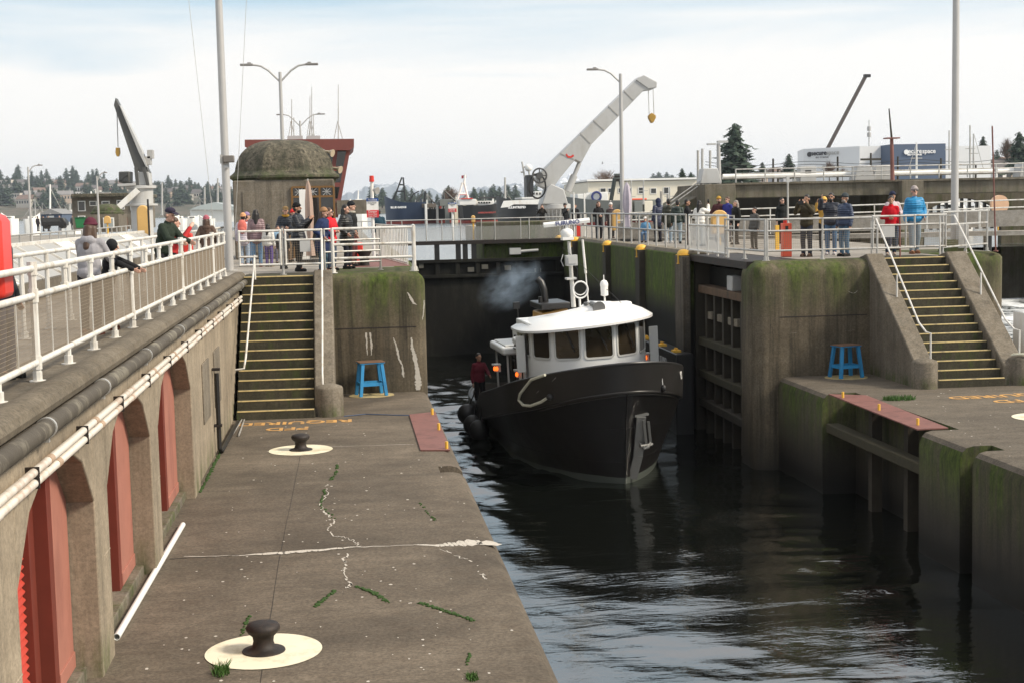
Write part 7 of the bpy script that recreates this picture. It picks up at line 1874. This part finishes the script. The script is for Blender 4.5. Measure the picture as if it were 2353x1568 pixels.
# ---- trees
def conifer_mesh(name, seed, n=46, full=1.0):
    """unit conifer, 1 m tall: a trunk and drooping sprays of needles"""
    r = random.Random(seed); b = MB()
    for i in range(n):
        z = .10+.88*(i/n)**.9; rad = (.03+.235*full*(1-z)**.75*(1+.12*math.sin(z*23)))*r.uniform(.75,1.2)
        m2 = max(4, int(11*(1-z)+4))
        for k in range(m2):
            a = 6.283*(k+r.random())/m2; ln = rad*r.uniform(.40,1.30)*(1.35 if r.random() < .12 else 1); dr = -.25*ln-r.uniform(0,.02)
            c, s_ = math.cos(a), math.sin(a)
            for q_ in range(3):
                f0, f1 = .15+.28*q_, .48+.30*q_; wd = ln*.24*(1.15-.3*q_); tw = r.uniform(-.02,.02)
                p0 = (c*ln*f0, s_*ln*f0, z+dr*f0**1.5+.01); p1 = (c*ln*f1, s_*ln*f1, z+dr*f1**1.5)
                b.add([p0, (p1[0]*.75-s_*wd, p1[1]*.75+c*wd, p1[2]-.012+tw), (p1[0], p1[1], p1[2]-.008), (p1[0]*.75+s_*wd, p1[1]*.75-c*wd, p1[2]-.012-tw)], [(0,1,2,3)])
    return b
q = NT('conifer_needles'); q.l(q.mix(q.noise(1.3, det=6), (.016,.032,.022,1), (.055,.085,.050,1)), q.b.inputs['Base Color']); q.b.inputs['Roughness'].default_value = .85; m_con = q.m  # distance haze put into the needle colour: lightened towards blue
m_trunk = mat('tree_bark', (.05,.035,.025), .9)
def conifer(label, px, top, bot, y, seed, wide=1.0, group=None, n=46):
    p, q_ = PX(px,bot,y), PX(px,top,y); h_ = q_.z-p.z
    t = thing('conifer', label, 'tree', tuple(p), group=group); t.scale = (h_*wide, h_*wide, h_)
    conifer_mesh('c', seed, n).build('crown', m_con, t, smooth=0); MB().cyl((0,0,-.15),(0,0,.96),.02,.003,7).build('trunk', m_trunk, t)
    return t
conifer('big dark conifer standing alone left of the storage building', 1689, 280, 425, 300, 1, 1.45, n=80)
for px, top, bot, y, lab in ((1567,386,418,320,'small conifer behind the cream warehouse roof'),(1587,396,418,330,'smaller conifer right of the warehouse one'),(1751,372,412,300,'small rounded conifer right of the big one'),(1812,352,412,330,'slim conifer at the left of the storage building'),(2258,312,345,330,'conifer top above the right white block'),(2340,300,400,300,'dark conifer at the right picture edge'),(2352+18,310,400,290,'dark conifer cut by the right picture edge')): conifer(lab, px, top, bot, y, px, 1.5, n=50)
crowns = []
for k in range(4):
    r = thing('conifer', 'x', 'tree', (0,0,-500)); conifer_mesh('c', 60+k, 26, 1.1).build('crown', m_con, r, smooth=0); MB().cyl((0,0,-.2),(0,0,.95),.03,.004,5).build('trunk', m_trunk, r); crowns.append(index(r))
rt_ = random.Random(21)
hillpts = [(0,415),(60,420),(150,420),(230,424),(330,430),(430,436),(540,440)]
def hill_at(px, u):
    for (a, c), (d_, e) in zip(hillpts, hillpts[1:]):
        if a <= px <= d_: py = c+(e-c)*(px-a)/(d_-a); break
    y = 1100+800*u; top = PX(px, py+5, 1900).z; z = -3+(top+3)*u**.8
    x = PX(px, 450, y).x; return Vector((x, y, z-1.2))
GT = 'conifers on the left hillside'
hand = [(45,.97,17,1.5),(40,.95,15,1.4),(110,.98,14,1.3),(98,.98,13,1.3),(75,.93,13,1.5),(155,.96,15,1.6),(170,.97,17,1.5),(178,.95,14,1.5),(215,.97,15,1.4),(225,.95,16,1.5),(205,.93,13,1.5),(240,.97,13,1.2),(270,.97,9,1.3),(4,.95,12,1.4),(388,.97,14,1.4),(405,.97,11,1.5),(415,.97,10,1.2),(436,.97,13,1.5),(457,.97,9,1.2),(478,.97,9,1.5),(490,.97,8,1.4),(498,.97,9,1.3),(510,.97,8,1.3)]
for i in range(210): hand.append((rt_.uniform(0,535), rt_.uniform(.12,.97)**.8, rt_.uniform(5,11), rt_.uniform(1.4,2.8)))
for i, (px, u, h_, w_) in enumerate(hand):
    v = hill_at(px, u); c = dup(crowns[i % 4], tuple(v), rt_.uniform(0,6.28), scale=(h_*w_*1.3, h_*w_*1.3, h_*1.64)); c['group'] = GT; c['label'] = 'dark green conifer among the houses on the left hillside'
for i in range(46):
    px = rt_.uniform(850,1240); y = rt_.uniform(900,1080); p = PX(px, 468, y); h_ = rt_.uniform(6,15)
    c = dup(crowns[i % 4], (p.x,y,p.z-1), rt_.uniform(0,6.28), scale=(h_*1.4,h_*1.4,h_)); c['group'] = 'conifers along the far shore'; c['label'] = 'far conifer on the low shore below the snowy mountains'
for i in range(60):
    px = rt_.uniform(1500,2000); y = rt_.uniform(1900,2000); p = PX(px, 416-(px-1500)*.02, y); h_ = rt_.uniform(8,16)
    c = dup(crowns[i % 4], (p.x,y,p.z-3), rt_.uniform(0,6.28), scale=(h_*2.2,h_*2.2,h_)); c['group'] = 'conifers on the far right ridge'; c['label'] = 'far bluish conifer on the ridge behind the warehouse and big conifer'
for i in range(14):
    px = rt_.uniform(2270,2400); y = rt_.uniform(360,425); p = PX(px, 395-(px-2270)*.25, y); h_ = rt_.uniform(4,8)
    c = dup(crowns[i % 4], (p.x,y,p.z-1), rt_.uniform(0,6.28), scale=(h_*1.5,h_*1.5,h_)); c['group'] = 'conifers on the near right hill'; c['label'] = 'conifer on the brown hill at the right picture edge'
for r in crowns:
    for o in TREE[r.name]: bpy.data.objects.remove(o)
    bpy.data.objects.remove(r)
def bare_tree(label, px, top, bot, y, wpx, seed):
    p, q_ = PX(px,bot,y), PX(px,top,y); h_ = q_.z-p.z; r = random.Random(seed); w_ = wpx*y/3267/2
    t = thing('bare_tree', label, 'tree', tuple(p)); MB().cyl((0,0,-1),(0,0,h_*.4),h_*.03,h_*.02,7).build('trunk', m_trunk, t); b = MB()
    for i in range(150):
        a = r.uniform(0,6.28); el_ = r.uniform(.25,1.5); l_ = r.uniform(.5,1)
        base = Vector((0,0,h_*r.uniform(.15,.4))); e = Vector((math.cos(a)*math.cos(el_)*w_*l_, math.sin(a)*math.cos(el_)*w_*l_, base.z+(h_-base.z)*math.sin(el_)*l_)); mid = base.lerp(e, .5)+Vector((r.gauss(0,.05),r.gauss(0,.05),r.gauss(0,.04)))*h_
        b.tube([base, mid, e], [h_*.010,h_*.007,h_*.003], 3)
        for k in range(4): e2 = mid.lerp(e, r.random())+Vector((r.gauss(0,.09),r.gauss(0,.09),r.uniform(.0,.14)))*h_; b.cyl(mid.lerp(e, r.random()*.6), e2, h_*.004, h_*.002, 3, False)
    b.build('crown', mat('twig_brown',(.13,.085,.06),.9) if 'twig_brown' not in bpy.data.materials else bpy.data.materials['twig_brown'], t, smooth=0)
bare_tree('bare brown tree behind the fishing boats', 1036, 428, 474, 420, 60, 1); bare_tree('wide bare brown tree behind the crane and warehouse', 1392, 388, 430, 300, 95, 2); bare_tree('bare reddish tree before the white storage facade', 1905, 368, 410, 200, 55, 3); bare_tree('bare tree before the storage corner', 1935, 385, 412, 190, 40, 4); bare_tree('bare pale tree on the hill at the right picture edge', 2312, 315, 380, 330, 40, 5)
# ---- houses on the hillsides: every house its own thing
hc = [(.62,.60,.56),(.50,.46,.40),(.42,.33,.26),(.55,.50,.44),(.33,.33,.35),(.30,.14,.11),(.66,.64,.62),(.24,.20,.17)]
hm = [mat('house_wall', c, .8, 0, .05, .5) for c in hc]; rm = [mat('house_roof', c, .85, 0, .15, .5) for c in ((.11,.10,.10),(.17,.12,.10),(.20,.19,.19))]
def house(label, v, w_, d_, h_, rz, wm, rmat, group, flat=False):
    t = thing('house', label, 'house', tuple(v), rz, group)
    MB().box((-w_/2,-d_/2,-6),(w_/2,d_/2,h_)).build('wall', wm, t)
    if flat: MB().box((-w_/2-.3,-d_/2-.3,h_),(w_/2+.3,d_/2+.3,h_+.35)).build('roof', rmat, t)
    else: MB().prism([(-d_/2-.4,h_),(d_/2+.4,h_),(0,h_+d_*.35)], 'x', -w_/2-.4, w_/2+.4).build('roof', rmat, t)
    for k in range(max(2, int(w_/2.6))): MB().box((-w_/2+.7+k*2.6,-d_/2-.06,h_*.45),(-w_/2+2.1+k*2.6,-d_/2-.005,h_*.8)).build('window', m_glass, t)
    return t
words = ['white','beige','brown','cream','grey','red brick','off white','dark brown']
spots = [(52,.74,13,5,6),(20,.84,14,5,3),(115,.90,10,4,7),(38,.70,12,3,4),(192,.60,12,5,0),(186,.45,12,4,6),(205,.50,13,5,0),(222,.52,9,4,0),(265,.88,15,5,6),(258,.78,15,5,3),(280,.86,12,5,1),(300,.84,14,5,0),(318,.88,13,5,6),(340,.90,16,6,0),(236,.95,10,5,0),(280,.72,14,4,2),(310,.74,15,4,3),(265,.66,10,4,5),(355,.82,14,4,4),(365,.74,12,4,3),(25,.50,12,4,2),(35,.38,14,4,3),(90,.45,10,4,1),(70,.35,10,4,2),(120,.55,10,4,3),(135,.46,10,4,0),(150,.34,12,4,2),(98,.30,9,4,7),(60,.24,12,4,1),(240,.45,10,4,3),(420,.86,12,4,2),(445,.88,12,4,5),(405,.70,10,4,4),(470,.90,12,4,3),(495,.92,11,4,0),(520,.90,12,4,2),(455,.60,10,4,1),(430,.50,10,4,3),(505,.55,11,4,6),(385,.58,10,4,2),(140,.82,10,4,2),(10,.66,12,4,1)]
for i, (px, u, w_, h_, ci) in enumerate(spots):
    v = hill_at(px, u); r_ = random.Random(i)
    house(f'{words[ci]} house on the left hillside, '+(['under the skyline','midway up the slope','low on the slope'][0 if u > .8 else 1 if u > .5 else 2])+(' at the far left' if px < 60 else ' left of the stone building' if px < 165 else ' above the stone building' if px < 270 else ' behind the dark crane' if px < 380 else ' between crane and tall pole'), v, w_*1.15, 11, h_*1.7, r_.uniform(-.5,.5), hm[ci], rm[i % 3], 'houses on the left hillside', flat=(i % 4 == 1))
for i, (px, py, y, w_) in enumerate(((2292,400,330,12),(2320,392,350,14),(2345,398,340,12),(2285,412,320,10),(1782,400,620,12),(1802,402,620,11),(1762,404,640,9))):
    house(['tan house at the foot of the right hill','large pale house on the right hill','brown house at the right picture edge','long low house beside the right white block','grey gabled house left of the storage building','second gabled house close to the storage building','small gabled house right of the big conifer'][i], PX(px,py+8,y), w_*.42, 5, 2.6, .3, hm[(2,3,2,6,4,4,2)[i]], rm[i % 3], 'houses on the right')
# ---- haze: a real box of air
hz = NT('haze_air'); hz.t.nodes.remove(hz.b); o_ = [n for n in hz.t.nodes if n.type == 'OUTPUT_MATERIAL'][0]
hv = hz.n('VolumePrincipled'); hv.inputs['Color'].default_value = (.80,.88,1,1); hv.inputs['Density'].default_value = .00009; hv.inputs['Anisotropy'].default_value = .3
hz.l(hv.outputs['Volume'], o_.inputs['Volume'])
tag(MB().box((-9500,-320,-41.5),(9500,12100,270)).build('haze', hz.m, smooth=0), kind='stuff')
